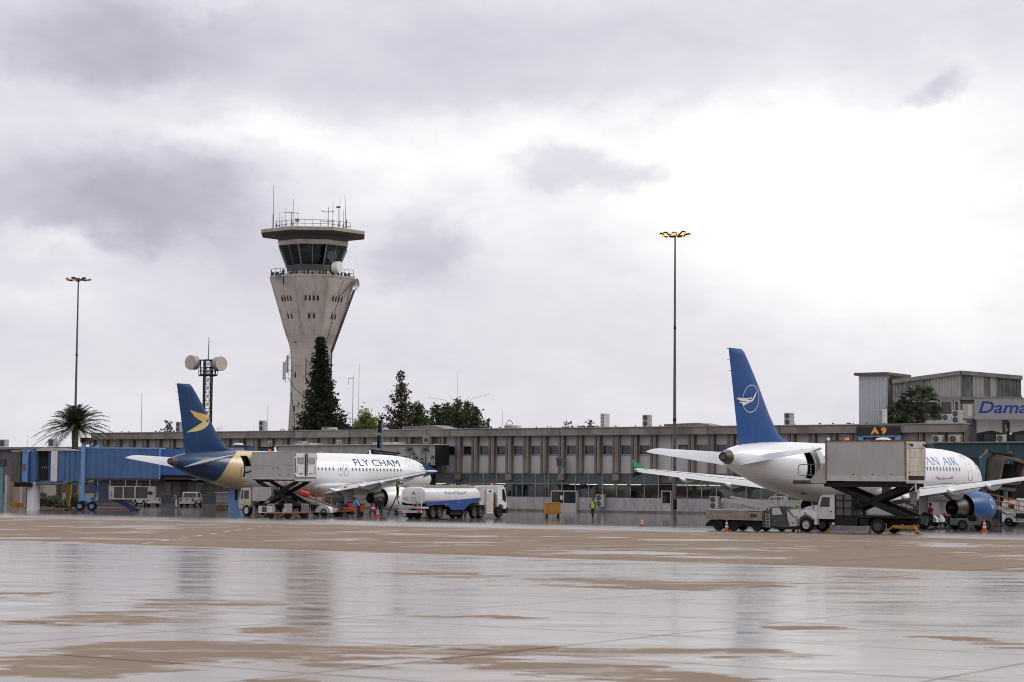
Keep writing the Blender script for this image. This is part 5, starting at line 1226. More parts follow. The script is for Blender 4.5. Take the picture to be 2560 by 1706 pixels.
# small flag patches by the rear door
for (u0,z0,c) in ((27.0,4.72,(.01,.3,.12)),(26.75,4.3,(.02,.04,.16))):
    b=MB(); a=patch([(u0,z0),(u0+.28,z0),(u0+.28,z0+.2),(u0,z0+.2)],lambda u,z:fus_pt(u,z,.012),2); b.add(*a); b.build('flag_patch',pm('flag_%d'%int(z0*10),c,.5),JR,fix=False)
# --- fin emblems ---
def trace(fr,pts,ox,oy,s): return [fr.hit(ox+x/s,oy+y/s,-.12) for x,y in pts]
g=MB()
up=trace(AL,[(664,403),(745,430),(859,458),(856,478),(852,496),(783,517),(740,492),(705,462)],300,920,3.824)
lo=trace(AL,[(784,517),(852,497),(846,525),(830,553),(805,575),(775,592),(735,606),(690,613),(636,618),(700,576)],300,920,3.824)
for k,po in enumerate((up,lo)):
    g.mat=k; a=patch(po,lambda x,z:(x,-fin_y(x,z)-.02,z),3); g.add(*a)
g.build('bird_emblem',[pm('gold_upper',(.60,.38,.12),.45),pm('gold_lower',(.62,.47,.22),.45)],finL,fix=False)
g=MB(); 
for po in ([(826,490),(852,476),(848,488),(832,498)],[(812,505),(838,500),(846,508),(826,520),(814,516)]):
    a=patch(trace(AL,po,300,920,3.824),lambda x,z:(x,-fin_y(x,z)-.03,z),2); g.add(*a)
g.build('emblem_detail',M['dblue'],finL,fix=False)
g=MB()
def stroke(pts,w,closed=False):
    P=trace(AR,pts,1740,860,4.126); n=len(P)
    for i in range(n-1):
        p,q=Vector(P[i]),Vector(P[i+1]); d=(q-p)
        if d.length<1e-5: continue
        d.normalize(); m_=Vector((-d.y,d.x))*w/2; quad=[p-m_-d*w*.3,q-m_+d*w*.3,q+m_+d*w*.3,p+m_-d*w*.3]; g.add([(c.x,-fin_y(c.x,c.y)-.02,c.y) for c in quad],[(0,1,2,3)])
el=[]
for i in range(49):
    a=R(i*7.5); px=559+77*math.cos(a)*1.0+ (math.sin(a)*-8); py=566+140*math.sin(a)
    el.append((px,py))
stroke(el,.045)
for po in ([(640,470),(615,495),(598,545),(575,590),(545,605),(487,640),(473,620),(520,603),(548,585),(568,570),(590,530),(605,500)],[(412,555),(440,565),(490,570),(548,582),(548,598),(490,592),(445,580)],[(432,546),(470,560),(520,562),(565,552),(562,566),(520,575),(465,572)],[(448,598),(490,600),(545,598),(540,608),(500,616),(460,612)]):
    a=patch(trace(AR,po,1740,860,4.126),lambda x,z:(x,-fin_y(x,z)-.024,z),3); g.add(*a)
g.build('bird_emblem',pm('emblem_white',(.75,.75,.75),.5),finR,fix=False)
g=MB()
for q in range(24):
    a=R(q*15); c=R(q*15+15)
    def ep(t,r): 
        u=12.3+.22*r*math.cos(t)*1.0; z=1.75+.34*r*math.sin(t); return (-u,-5.75-math.sqrt(max(0,1.17**2-(z-1.48)**2))-.012,z)
    g.add([ep(a,1),ep(c,1),ep(c,.86),ep(a,.86)],[(0,1,2,3)])
for q in range(6):
    a0=-.25+q*.09; g.add([ep(R(200+q*14),.9),ep(R(206+q*14),.9),ep(R(30),.15+q*.1),ep(R(20),.12+q*.1)],[(0,1,2,3)])
en=[o for o in bpy.data.objects if o.parent==JR and o.name.startswith('engine')][0]
g.build('engine_emblem',bpy.data.materials['emblem_white'],en,fix=False)

#================ boarding bridges ================
def bx(px,py=1209,Y=205.): return at(px,py,Y)
def blue_bridge():
    Y=205.; o=at(200,1277,Y); t=thing('boarding_bridge','blue telescopic boarding bridge with grey folded bellows and a white column at the far left','boarding bridge',(o[0],Y,0),0)
    X=lambda px:at(px,1209,Y)[0]-o[0]
    Z=lambda py,px=200:at(px,py,Y)[2]
    b=MB(); z0,z1=Z(1195),Z(1121.5)
    b.box(X(208),X(398),-.0,3.0,z0,z1); w=b.build('outer_tunnel',M['blue'],t)
    r=MB(); x=X(208)+.6
    while x<X(398): r.box(x,x+.05,-.025,-.001,z0,z1-.12); x+=.62
    r.build('tunnel_rib',pm('rib_blue',(.06,.16,.42),.5,dirt=.4),w)
    b=MB(); b.box(X(208),X(400),-.06,3.06,z1,z1+.13); b.box(X(396),X(400),-.07,3.07,z0-.05,z1); b.build('tunnel_frame',M['lblue'],t)
    b=MB(); b.box(X(205),X(400),-.05,3.0,z0-.22,z0-.002); b.build('floor_beam',M['grime'],t)
    b=MB(); b.box(X(399),X(600),.3,2.7,Z(1188,430),Z(1123,430)); b.build('inner_tunnel',pm('inner_blue',(.04,.13,.40),.5,dirt=.4,scale=1,streak=4),t)
    b=MB(); b.box(X(399),X(600),.2,2.8,Z(1188,430)-.35,Z(1188,430)-.01); b.build('under_beam',M['dark'],t)
    # cab section (curved sides)
    za,zb=Z(1203,150),Z(1128,150)
    b=MB(); b.box(X(142),X(207),.15,2.9,za,zb); b.build('cab_tunnel',M['blue'],t)
    b=MB()
    for px in (160,172,185): b.box(X(px),X(px)+.05,.12,.149,za,zb)
    b.build('panel_seam',M['dblue'],t)
    b=MB(); b.box(X(126),X(142),.0,.3,za-.05,zb-.02); 
    for i in range(3): b.box(X(130+i*5),X(130+i*5)+.06,-.02,-.001,za+1.2,za+1.35)
    b.build('white_panel',M['white'],t)
    b=MB(); b.box(X(88),X(127),1.2,2.8,za,zb); b.box(X(88),X(127),.35,.45,za,za+.1); b.build('cab_interior',pm('cab_dark',(.02,.02,.022),.8),t)
    b=MB(); 
    for i in range(5): b.box(X(98.5)+i*.18,X(98.5)+i*.18+.05,1.16,1.199,za+1.25,za+1.42)
    b.build('control_lights',M['panel'],t)
    MB().box(X(118),X(126.2),.3,.9,za,zb).build('blue_frame',M['dblue'],t)
    b=MB(); b.prism([(X(88),zb),(X(88),zb+.12),(X(110),zb+.34),(X(150),zb+.3),(X(207),zb+.02)],0,2.9,'xz'); b.build('cab_roof',M['offwhite'],t)
    b=MB(); b.cyl((X(77),1.2,za-.12),(X(77),1.2,zb+.05),.55,.55,20); b.build('round_corner',M['blue'],t,smooth=40)
    b=MB(); b.box(X(52),X(66.5),.2,2.6,za-.1,zb-.08); b.build('cab_side',M['lblue'],t); MB().box(X(55),X(62.5),.16,.199,Z(1178,60),Z(1160,60)).build('cab_window',pm('amber_pane',(.16,.12,.07),.3),t)
    b=MB(); b.box(X(51),X(68),.1,2.7,zb-.08,zb+.12); b.build('cab_cap',M['lblue'],t)
    b=MB(); b.prism([(X(88),za-.12),(X(170),za-.12),(X(168),za-.32),(X(95),za-.35)],.1,.5,'xz'); b.box(X(88),X(207),.5,2.6,za-.4,za-.05); b.build('cab_beam',pm('beam_greyblue',(.11,.16,.22),.5,dirt=.5),t)
    # bellows: folded canvas hoops
    b=MB(); n=9; rs=[]
    for i in range(n*2+1):
        q=i/(n*2); px=51-q*24; g=.0 if i%2 else .16; dz=.25*q; rs.append([(X(px),.1-g,za-.15-g*.5+dz*.3),(X(px),2.7+g,za-.15-g*.5+dz*.3),(X(px),2.7+g,zb-.15+g),(X(px),.1-g,zb-.15+g)])
    b.rings(rs,True,False,True); b.build('bellows',pm('canvas_grey',(.36,.34,.31),.85,dirt=.8,dcol=(.10,.095,.09),scale=3,streak=5),t,fix=False)
    MB().box(X(34),X(78),.2,2.6,za-.6,za-.16).build('sill_frame',M['dark'],t)
    # white round column
    b=MB(); cx=X(77.5); b.lathe([(.66,0),(.62,.1),(.60,1.4),(.56,za-.12)],(cx,1.2,0),'z',24); b.build('white_column',M['white'],t,smooth=50)
    # drive column
    b=MB(); b.box(X(203),X(212.5),-.35,.1,Z(1250),Z(1112)); b.box(X(222),X(229),2.7,3.1,Z(1248),Z(1112)); b.box(X(203),X(229),-.3,.15,Z(1112),Z(1112)+.18); b.box(X(202),X(230),-.4,3.2,Z(1252),Z(1243)); 
    b.build('lift_column',M['lblue'],t)
    b=MB(); b.box(X(201),X(229),-.5,.6,Z(1112)+.2,Z(1095)); b.build('column_box',M['dark'],t); b=MB(); 
    for i in range(3): b.prism([(X(215)+.0+i*.17,Z(1110)),(X(215)+.1+i*.17,Z(1098)),(X(215)+.16+i*.17,Z(1098)),(X(215)+.06+i*.17,Z(1110))],-.53,-.501,'xz')
    b.build('orange_marking',M['orange'],t)
    for px,yy in ((202,-.25),(232,-.25),(202,2.9),(232,2.9)):
        wheel(t,(X(px)-(.55 if yy>1 else 0),yy,.46),.46,.34,'y',M['lblue'],'wheel',.5)
    b=MB(); b.box(X(202),X(232),-.15,.05,.5,.72); b.bar((X(210),-.2,.3),(X(242),-.2,.9),.07); b.build('axle_frame',M['dblue'],t)
    # cable loop and pole
    b=MB(); b.tube([(X(191),-.2,3.0),(X(192),-.2,3.6),(X(195),-.2,3.75),(X(198),-.2,3.5),(X(198.5),-.2,.6)],.04,5); b.tube([(X(201),-.3,5.0),(X(201),-.3,.8)],.03,5); b.build('cable',M['steel'],t)
    # service stairs
    b=MB(); p=Vector((X(228),-.5,Z(1213))); q=Vector((X(338),-.5,Z(1274)))
    for yy in (-.5,.3): b.bar((p.x,yy,p.z),(q.x,yy,q.z),.08,.38)
    for i in range(16): c=p.lerp(q,i/16); b.box(c.x-.05,c.x+.25,-.5,.3,c.z-.05,c.z)
    b.box(X(336),X(351),-.5,.3,Z(1276),Z(1271)); b.build('service_stairs',M['dblue'],t)
    b=MB()
    for dz in (.0,): 
        b.bar((X(258),-.5,Z(1206)),(X(290),-.5,Z(1224)),.05); b.bar((X(258),-.5,Z(1209)),(X(290),-.5,Z(1227)),.04); b.bar((X(240),.3,Z(1215)),(X(300),.3,Z(1205)),.05)
        for px,a,c in ((262,1208,1232),(276,1215,1240),(250,1212,1226),(288,1224,1246)): b.bar((X(px),-.5,Z(a)),(X(px),-.5,Z(c)),.04)
    b.build('stair_rail',M['dblue'],t)
    for px in (330,346): wheel(t,(X(px),-.5,.12),.12,.08,'y',M['dark'],'caster')
    # hung cooling unit
    b=MB(); ux0,ux1=X(278),X(389); uz0,uz1=Z(1249,330),Z(1216,330)
    b.box(ux0,ux1,-1.1,.6,uz0,uz0+.12); b.box(ux0,ux1,-1.1,.6,uz1-.08,uz1); b.box(ux0,ux0+.5,-1.08,.58,uz0+.12,uz1-.08); b.box(ux1-.55,ux1,-1.08,.58,uz0+.12,uz1-.08)
    for px in (314,343,376): b.box(X(px)-.06,X(px)+.06,-1.12,.6,uz0,uz1)
    u=b.build('cooling_unit',M['offwhite'],t)
    b=MB(); b.box(ux0+.5,ux1-.55,-1.0,.5,uz0+.13,uz1-.09); b.build('cooling_grille',pm('brown_grille',(.075,.065,.06),.6,dirt=.5,scale=8),u)
    b=MB(); 
    for px in (380.5,386): b.cyl((X(px)-.1,-1.13,(uz0+uz1)/2+.0),(X(px)-.1,-1.09,(uz0+uz1)/2),.17,.17,14)
    b.build('fan',M['grime'],u)
    flat_text('lettering','IVD',pm('label_red',(.4,.02,.03),.5),u,0,.55,0,.20,0,.02); L=bpy.data.objects
    o2=[c for c in kids(u) if c.name.startswith('lettering')][0]; o2.location=(ux0+.14,-1.1,uz0+.72); o2.rotation_euler=(0,R(90),0)
    b=MB()
    for px in (278,316,344,377): b.bar((X(px),-.5,uz1),(X(px),-.5,z0-.2),.09); 
    b.tube([(X(276),-.6,uz0+.2),(X(274),-.6,uz1),(X(277),-.6,uz1+.3)],.04,5)
    b.build('hanger',M['steel'],u)
blue_bridge()
def centre_bridge():
    t=thing('boarding_bridge','dirty white boarding bridge with a palm-tree mural behind the white forward fuselage','boarding bridge',(0,234,0),-34.3)
    x0=T.hit(690,1120,-4.2)[0]; x1=T.hit(1089,1120,-4.2)[0]; z1=T.hit(1080,1112.5,-4.2)[1]; z0=T.hit(1080,1163,-4.2)[1]
    MB().box(x0,x1,-4.2,-1.6,z0,z1).build('tunnel',pm('bridge_offwhite',(.40,.385,.37),.6,dirt=.6,dcol=(.2,.18,.17),scale=1.2,streak=3),t)
    b=MB(); b.box(x0,x1+.05,-4.5,-1.2,z1,z1+.1); b.box(x0+3,x0+5.4,-4.3,-2,z1+.11,z1+.3); b.box(x1-9,x1-6,-4.2,-2,z1+.11,z1+.32); b.build('roof',pm('bridge_roof',(.55,.54,.52),.6,dirt=.5,scale=2),t)
    b=MB(); b.box(x1-.05,x1+.02,-4.22,-1.6,z0-.02,z1); b.box(T.hit(1008,1120,-4.2)[0],x1,-4.22,-4.15,z0-.1,z0-.02); b.build('frame',M['dark'],t)
    # posts below
    b=MB(); 
    for px in (1070,): x=T.hit(px,1180,-3)[0]; b.box(x,x+.8,-3.4,-2.6,0,z0-.1)
    b.build('pier',M['dark'],t)
    # palm mural
    g=MB(); rnd=random.Random(5)
    def mp(px,py): x,z=T.hit(px,py,-4.22); return x,z
    def mpalm(px,ptop,pbot,s):
        x,zt=mp(px,ptop); zb=max(mp(px,pbot)[1],z0+.05)
        g.add([(x-.07*s,-4.215,zb),(x+.07*s,-4.215,zb),(x+.05*s,-4.215,zt),(x-.05*s,-4.215,zt)],[(0,1,2,3)])
        for k in range(13):
            a=R(-35+k*250/12); L=.62*s*rnd.uniform(.75,1.1); pts=[(x+math.cos(a)*L*q,zt+math.sin(a)*L*q-.5*s*q*q*.55) for q in (0,.35,.7,1)]
            for i in range(3):
                p,q=pts[i],pts[i+1]; w=.06*s*(1-.25*i); g.add([(p[0],-4.216-k*.0005,min(p[1]-w,z1-.02)),(q[0],-4.216-k*.0005,min(q[1]-w,z1-.02)),(q[0],-4.216-k*.0005,min(q[1]+w*.7,z1-.02)),(p[0],-4.216-k*.0005,min(p[1]+w*.7,z1-.02))],[(0,1,2,3)])
    for px,a,c,s in ((1024,1124,1148,1.15),(1034,1134,1155,.7),(1064,1124,1160,1.2),(1041,1144,1160,.7),(1055,1148,1160,.55),(1083,1143,1162,.75),(1014,1143,1150,.6)): mpalm(px,a,c,s)
    for _ in range(40):
        x,z=mp(rnd.uniform(1012,1086),0)[0],rnd.uniform(z0+.05,z0+.5); w=rnd.uniform(.05,.25); g.add([(x,-4.214,z0+.03),(x+w,-4.214,z0+.03),(x+w*.5,-4.214,z)],[(0,1,2)])
    g.build('palm_mural',pm('mural_ink',(.04,.045,.045),.6),t,fix=False)
    # hooded cab by the nose
    Yc=228.; o=at(960,1128,Yc); c=MB()
    def q(px,py): p=at(px,py,Yc); l=T.loc(p); return l
    h=thing('x','x','x'); h.name='cab'; del h['label']; del h['category']; h.parent=t; l=T.loc((o[0],Yc,0)); h.location=(l[0],l[1],0); h.rotation_euler=(0,0,R(34.3))
    f=lambda px,py:(at(px,py,Yc)[0]-o[0],at(px,py,Yc)[2])
    b=MB(); b.prism([f(912,1160),f(914,1138),f(926,1124),f(931,1127),f(921,1141),f(920,1160)],0,3,'xz'); b.build('cab_side',M['teal'],h)
    b=MB(); b.prism([f(926,1124),f(998,1132),f(996,1135),f(930,1128)],-.2,3.2,'xz'); b.build('hood',M['dark'],h)
    b=MB(); b.prism([f(921,1141),f(930,1130),f(990,1136),f(1002,1165),f(922,1165)],.4,2.6,'xz'); b.build('bellows',pm('canvas_dim',(.13,.115,.10),.9,dirt=.6,scale=3),h)
    for px,py in ((922,1121),(994,1126)): 
        b=MB(); z=f(px,py); b.cyl((z[0],1,z[1]-.3),(z[0],1,z[1]),.11,.09,10); b.build('red_beacon',M['red'],h)
centre_bridge()
def rotunda():
    Y=221.; o=at(597,1128,Y); t=thing('bridge_rotunda','white round bridge rotunda with a shallow domed cap seen over the gold band','bridge rotunda',(o[0],Y,0),0); Z=lambda py:at(597,py,Y)[2]
    b=MB(); b.lathe([(1.25,2.8),(1.25,Z(1119))],(0,0,0),'z',24); b.build('drum',M['white'],t,smooth=40)
    b=MB(); b.lathe([(1.6,Z(1119)),(1.65,Z(1117)),(.3,Z(1114))],(0,0,0),'z',24); b.build('roof',M['dark'],t,smooth=30)
    b=MB(); b.lathe([(.4,Z(1115)),(.42,Z(1113)),(.55,Z(1112.5)),(.5,Z(1110)),(.3,Z(1108.5)),(.02,Z(1108))],(-.05,0,0),'z',16); b.build('cap',M['white'],t,smooth=50)
    b=MB(); b.box(-.6,.6,-.5,.5,0,2.8); b.build('column',M['lblue'],t)
    o=thing('blue_tank','blue drum beside the bridge rotunda cap','drum',at(622,1127,220),0); MB().cyl((0,0,-1),(0,0,.42),.36,.36,16).build('body',pm('drum_blue',(.03,.10,.38),.4),o,smooth=40); MB().cyl((0,0,.421),(0,0,.5),.38,.36,16).build('lid',M['dark'],o)
    o=thing('teal_link_tunnel','short dark teal tunnel section joining the rotunda and the white bridge','bridge tunnel',(at(646,1127,221)[0],221,0),0); zt=at(660,1119.5,221)[2]; w=at(688,1127,221)[0]-at(646,1127,221)[0]; MB().box(0,w,0,2.4,zt-2.6,zt).build('shell',M['teal'],o); MB().box(-.1,w+.1,-.1,2.5,zt,zt+.08).build('roof',M['dark'],o); MB().box(w*.4,w*.6,1,1.4,0,zt-2.6).build('leg',M['dark'],o)
rotunda()
for px,py,lab in ((674,1119,'weathered air conditioner on the bridge roof above the long pale container'),(757,1120,'single-fan air conditioner on the bridge roof in the middle of the three'),(846,1117,'weathered air conditioner on the bridge roof furthest right above the white fuselage')):
    x,z=T.hit(px,py,-3.6); ac('single',T.wld((x,-3.6,z-.05)),-34 if px==757 else -75,lab,1.15,'air conditioners on the bridge roofs')
o=thing('guidance_mast','slim steel-blue stand guidance mast rising in front of the terminal','mast',(at(953,1180,228)[0],228,0),0); zt=at(953,1048,228)[2]
MB().cyl((0,0,0),(0,0,zt),.14,.12,10).build('pole',pm('mast_blue',(.12,.22,.28),.5,dirt=.4),o,smooth=40); MB().box(-.4,-.1,-.2,.2,zt-1.5,zt-.1).box(-.5,-.16,-.15,.15,zt-3.2,zt-1.8).build('lamp_box',M['dark'],o); MB().cyl((0,0,zt),(0,0,zt+.25),.3,.25,10).build('cap',M['dark'],o)
def teal_bridge():
    t=thing('boarding_bridge','dark teal boarding bridge with an open brown canvas hood at the right edge','boarding bridge',(0,234,0),-34.3)
    x0=T.hit(2335,1115,-4)[0]; x1=x0+26; z1=T.hit(2450,1108,-4)[1]; z0=z1-2.9
    MB().box(x0,x1,-4,-1.2,z0,z1).build('tunnel',M['teal'],t)
    MB().box(x0-.1,x1,-4.3,-1,z1,z1+.12).build('roof',pm('mossy_roof',(.28,.27,.23),.8,dirt=.7,dcol=(.12,.11,.09),scale=3),t)
    x=T.hit(2518,1130,-4.05)[0]; MB().box(x,x+.22,-4.1,-4.001,z0,z1+.0).build('pipe_duct',pm('duct_teal',(.06,.12,.13),.5),t)
    b=MB(); 
    for px in (2400,2500): x=T.hit(px,1200,-2.6)[0]; b.box(x,x+.7,-3,-2.3,0,z0)
    b.build('leg',M['teal'],t)
    Y=174.; o=at(2448,1200,Y); l=T.loc((o[0],Y,0)); h=thing('x','x','x'); h.name='cab'; del h['label']; del h['category']; h.parent=t; h.location=(l[0],l[1],0); h.rotation_euler=(0,0,R(34.3))
    f=lambda px,py:(at(px,py,Y)[0]-o[0],at(px,py,Y)[2]); bt=M['teal']
    b=MB(); b.prism([f(2446,1225),f(2448,1148),f(2470,1127),f(2482,1130),f(2467,1147),f(2459,1225)],0,.5,'xz'); b.box(f(2446,0)[0],f(2457,0)[0],.0,.5,0,f(2446,1225)[1]); b.build('side_frame',pm('teal_lit',(.045,.12,.145),.5,dirt=.4,scale=1.5,streak=4),h)
    b=MB(); b.prism([f(2472,1127),f(2541,1135),f(2538,1139),f(2478,1131)],-.3,3,'xz'); b.build('hood',bt,h)
    b=MB(); b.prism([f(2395,1215),f(2395,1139),f(2448,1145),f(2447,1215)],.5,3.,'xz'); b.build('cab_tunnel',pm('teal_mid',(.03,.085,.105),.5,dirt=.5,scale=1.2,streak=4),h)
    b=MB(); b.prism([f(2393,1136),f(2449,1143),f(2449,1146),f(2393,1139)],.3,3.2,'xz'); b.build('cab_roof',M['grime'],h)
    # bellows : ribs swept forward (towards the viewer and right)
    cb=pm('canvas_brown',(.10,.08,.065),.9,dirt=.7,dcol=(.04,.035,.03),scale=2,streak=3); b=MB(); rs=[]
    A=[f(2463,1205),f(2468,1148),f(2482,1135),f(2535,1141),f(2545,1205)]; Bq=[f(2487,1210),f(2498,1150),f(2505,1143),f(2556,1158),f(2540,1210)]
    for i in range(9):
        q=i/8; g=.05 if i%2 else -.05; rs.append([(p[0]+(s_[0]-p[0])*q+(g if j in(3,4) else -g),.4-q*1.8,p[1]+(s_[1]-p[1])*q+(g if j in(2,3) else 0)) for j,(p,s_) in enumerate(zip(A,Bq))])
    b.rings(rs,False,False,False); b.build('bellows',cb,h,fix=False)
    b=MB(); e=rs[-1]
    for p,q in zip(e,e[1:]): b.bar(p,q,.14)
    b.bar(e[0],e[4],.1); b.build('bellows_hoop',pm('hoop_tan',(.20,.13,.08),.7,dirt=.5),h)
    b=MB(); b.box(f(2470,0)[0],f(2538,0)[0],.6,2.8,f(0,1208)[1],f(0,1140)[1]); b.build('dark_interior',pm('hood_dark',(.018,.016,.015),.8,dirt=.3),h)
    b=MB(); b.prism([f(2482,1222),f(2530,1229),f(2534,1226),f(2536,1222),f(2490,1217)],-.8,1.5,'xz'); b.build('sill_beam',pm('sill_tan',(.16,.145,.11),.7,dirt=.4),h)
    for px,py in ((2472,1122),(2533,1127)): 
        z=f(px,py); MB().cyl((z[0],1,z[1]-.3),(z[0],1,z[1]),.13,.1,10).build('red_beacon',M['red'],h)
    b=MB(); 
    for px in (2500,2521): b.box(f(px,0)[0],f(px,0)[0]+.25,1.5,1.8,0,f(px,1225)[1])
    b.build('lift_leg',M['dark'],h)
teal_bridge()
for px,py,lab,k in ((2345,1108,'single-fan air conditioner partly behind the container end on the bridge roof','single'),(2388,1110,'wide single-fan air conditioner on the bridge roof over the white nose','single'),(2505,1107,'small single-fan air conditioner in front of the dark arch at the right','single')):
    x,z=T.hit(px,py,-3.2); ac(k,T.wld((x,-3.2,z+.0)),-34,lab,1.05 if px!=2388 else 1.2,'air conditioners on the bridge roofs')
# traffic-light like fixture and camera by the arch
x,z=T.hit(2521,1105,-3.0); o=thing('signal_fixture','green and yellow painted fixture hung between the arches','fixture',T.wld((x,-3.0,z)),-34.3); MB().box(-.12,.12,-.1,.1,0,1.9).build('post',M['dark'],o); MB().box(-.25,.05,-.2,-.101,1.0,1.3).build('yellow_box',M['yellow'],o); MB().box(-.25,-.1,-.2,-.101,1.35,1.6).build('green_box',pm('sig_green',(.05,.35,.1),.5),o); MB().sph((.3,-.2,.75),.12).build('camera_dome',M['white'],o)
o=thing('edge_post','pale teal post of a neighbouring bridge at the extreme left edge','post',(at(2,1268,206)[0],206,0),0); MB().box(-.3,.2,-.3,.3,0,4.3).build('post',pm('pale_teal',(.16,.30,.31),.5,dirt=.4),o); MB().box(-.5,.4,-.4,.4,4.3,5.0).build('cap',M['teal'],o)

#================ vehicles and ground equipment ================
TEXTG=pm('faded_text',(.26,.23,.22),.6)
def extr(b,poly,y0,y1): return b.prism(poly,y0,y1,'xz')
def scissor(t,x0,x1,zb,zt,w,mt,ys=(.75,-.75)):
    for s in ys:
        b=MB(); b.bar((x0,s,zt),(x1,s,zb),.12,w); b.build('scissor_arm',mt,t)
        k=-.14 if s>0 else .14
        b=MB(); b.bar((x1,s+k,zt),(x0,s+k,zb),.12,w); b.build('scissor_arm',mt,t)
    b=MB(); xm=(x0+x1)/2; zm=(zb+zt)/2; b.cyl((xm,-.95,zm),(xm,.95,zm),.12,n=10); 
    for x in (x0,x1): b.cyl((x,-.9,zb),(x,.9,zb),.07,n=8); b.cyl((x,-.9,zt),(x,.9,zt),.07,n=8)
    b.cyl((xm+.6,.3,zb+.1),(x0+ (x1-x0)*.3,.3,zt-.5),.09,n=10)
    b.build('lift_shaft',mt,t)
def mirror(t,p):
    b=MB(); b.box(p[0]-.04,p[0]+.04,p[1]-.12,p[1]+.12,p[2]-.35,p[2]+.1); b.bar((p[0],p[1],p[2]+.1),(p[0]-.25,p[1]*.86,p[2]+.2),.03); b.build('mirror',M['black'],t)
# ---- left catering truck (cab-over) ----
def cater_left():
    t=thing('catering_truck','cream cab-over catering truck with its pale container raised at the gold-banded tail','catering truck',(-21.81,178.95,0),138)
    x0,x1=-6.17,-.72; z0,z1=3.2,5.42; W=1.2
    b=MB(); b.box(x0,x1,-W,W,z0,z1); bx_=b.build('container',M['boxw'],t)
    b=MB()
    for x in (x0,x1-.12): b.box(x,x+.12,-W-.03,W+.03,z0-.02,z1+.03)
    b.box(x0,x1,-W-.02,W+.02,z1,z1+.05); b.box(x0,x1,W+.001,W+.03,z0-.05,z0+.1); b.box(x0+2.4,x0+2.43,W+.001,W+.006,z0+.1,z1); b.build('container_frame',M['offwhite'],bx_)
    for s in (-1,1):
        b=MB(); b.box(x0-.05,x0-.021,min(s*.03,s*(W-.08)),max(s*.03,s*(W-.08)),z0+.18,z1-.06); d=b.build('rear_door',M['white'],bx_)
        b=MB(); b.box(x0-.07,x0-.05,min(s*.25,s*(W-.2)),max(s*.25,s*(W-.2)),z0+1.25,z0+1.8); b.build('worn_patch',pm('rust_patch',(.42,.37,.33),.6,dirt=.8,dcol=(.25,.16,.10),scale=5,thr=.45),d)
        b=MB(); b.bar((x0-.09,s*.35,z0+.45),(x0-.09,s*.8,z0+.45),.04); b.bar((x0-.09,s*.1,z0+.25),(x0-.09,s*.1,z1-.1),.05); b.build('door_bar',M['dark'],d)
        b=MB()
        for i in range(3): b.prism([(s*(W-.28),z0+.5+i*.22),(s*(W-.14),z0+.56+i*.22),(s*(W-.14),z0+.66+i*.22),(s*(W-.28),z0+.6+i*.22)],x0-.075,x0-.052,'yz')
        b.build('hazard_marks',pm('ochre',(.45,.28,.08),.6),d)
        b=MB(); b.box(x0-.08,x0-.02,s*W-.06,s*W+.06,z0+.35,z0+.5); b.box(x0-.08,x0-.02,s*W-.06,s*W+.06,z1-.5,z1-.35); b.build('hinge',M['white'],d)
    b=MB(); b.box(x0-.35,x0,-W,W,z0-.2,z0-.03); b.box(x0-.3,x0-.02,-1.0,.2,z0-.05,z0+.02); b.build('rear_sill',M['offwhite'],bx_)
    b=MB(); b.box(x0,x1,-W+.1,W-.1,z0-.16,z0-.06); b.build('lift_subframe',M['dark'],t)
    vs=[]
    g=MB()
    for zz_,a,c in ((4.35,-5.9,-4.6),(4.28,-5.9,-4.6),(4.33,-2.8,-.9),(4.25,-3.0,-1.6),(4.0,-5.6,-4.6),(4.05,-2.4,-1.)): g.box(a,c,W+.001,W+.004,zz_,zz_+.03)
    for (cx,s) in ((-4.2,1),(-3.3,-1)): g.prism([(cx,4.1),(cx+.35*s,4.32),(cx+.3*s,4.15),(cx+.12*s,3.9)],W+.001,W+.004,'xz')
    g.build('faded_lettering',TEXTG,bx_)
    g=MB(); 
    for x in (-5.35,-4.3): g.cyl((x,W,z0+.35),(x,W+.03,z0+.35),.05)
    g.build('latch',M['dark'],bx_)
    MB().cyl((x0+3.9,.6,z1+.05),(x0+3.9,.6,z1+.28),.14,.12,12).build('beacon',M['beacon'],t,smooth=40)
    # front platform
    b=MB(); b.prism([(x1,z0-.1),(x1+1.6,z0+.0),(x1+1.6,z0+.06),(x1,z0+.08)],-1.1,1.1,'xz'); b.build('platform',M['offwhite'],t)
    b=MB(); b.prism([(x1,z0),(x1+.95,z0),(x1+.95,z0+1.05),(x1,z0+1.05)],1.08,1.12,'xz'); b.build('side_guard',M['boxw'],t)
    b=MB(); b.bar((x1+.1,1.16,z0+.7),(x1+.75,1.16,z0+.5),.07); b.bar((x1+.75,1.16,z0+.5),(x1+.85,1.16,z0+.58),.1); b.bar((x1+1.5,1.1,z0+.1),(x1+1.5,1.1,z0+.95),.04); b.bar((x1+.95,1.1,z0+1.0),(x1+1.5,1.1,z0+.95),.03); b.build('guard_rail',M['dark'],t)
    scissor(t,-.95,-5.9,1.05,3.0,.30,M['dark'])
    # chassis
    b=MB(); b.box(-6.3,.6,-.45,.45,.7,1.0); b.box(-6.2,-.7,-.95,.95,.95,1.08); b.build('chassis',M['dark'],t)
    for x in (0,-4.9): 
        for s in (-1,1): wheel(t,(x,s*1.0,.5),.5,.3,'y',M['offwhite'])
    # cab
    c=MB(); c.prism([(.95,.55),(1.05,1.0),(1.0,1.45),(.72,2.3),(.55,2.43),(-.5,2.43),(-.55,1.2),(-.45,.75),(-.5,.75)],-1.12,1.12,'xz'); cab=c.build('cab',M['cream'],t)
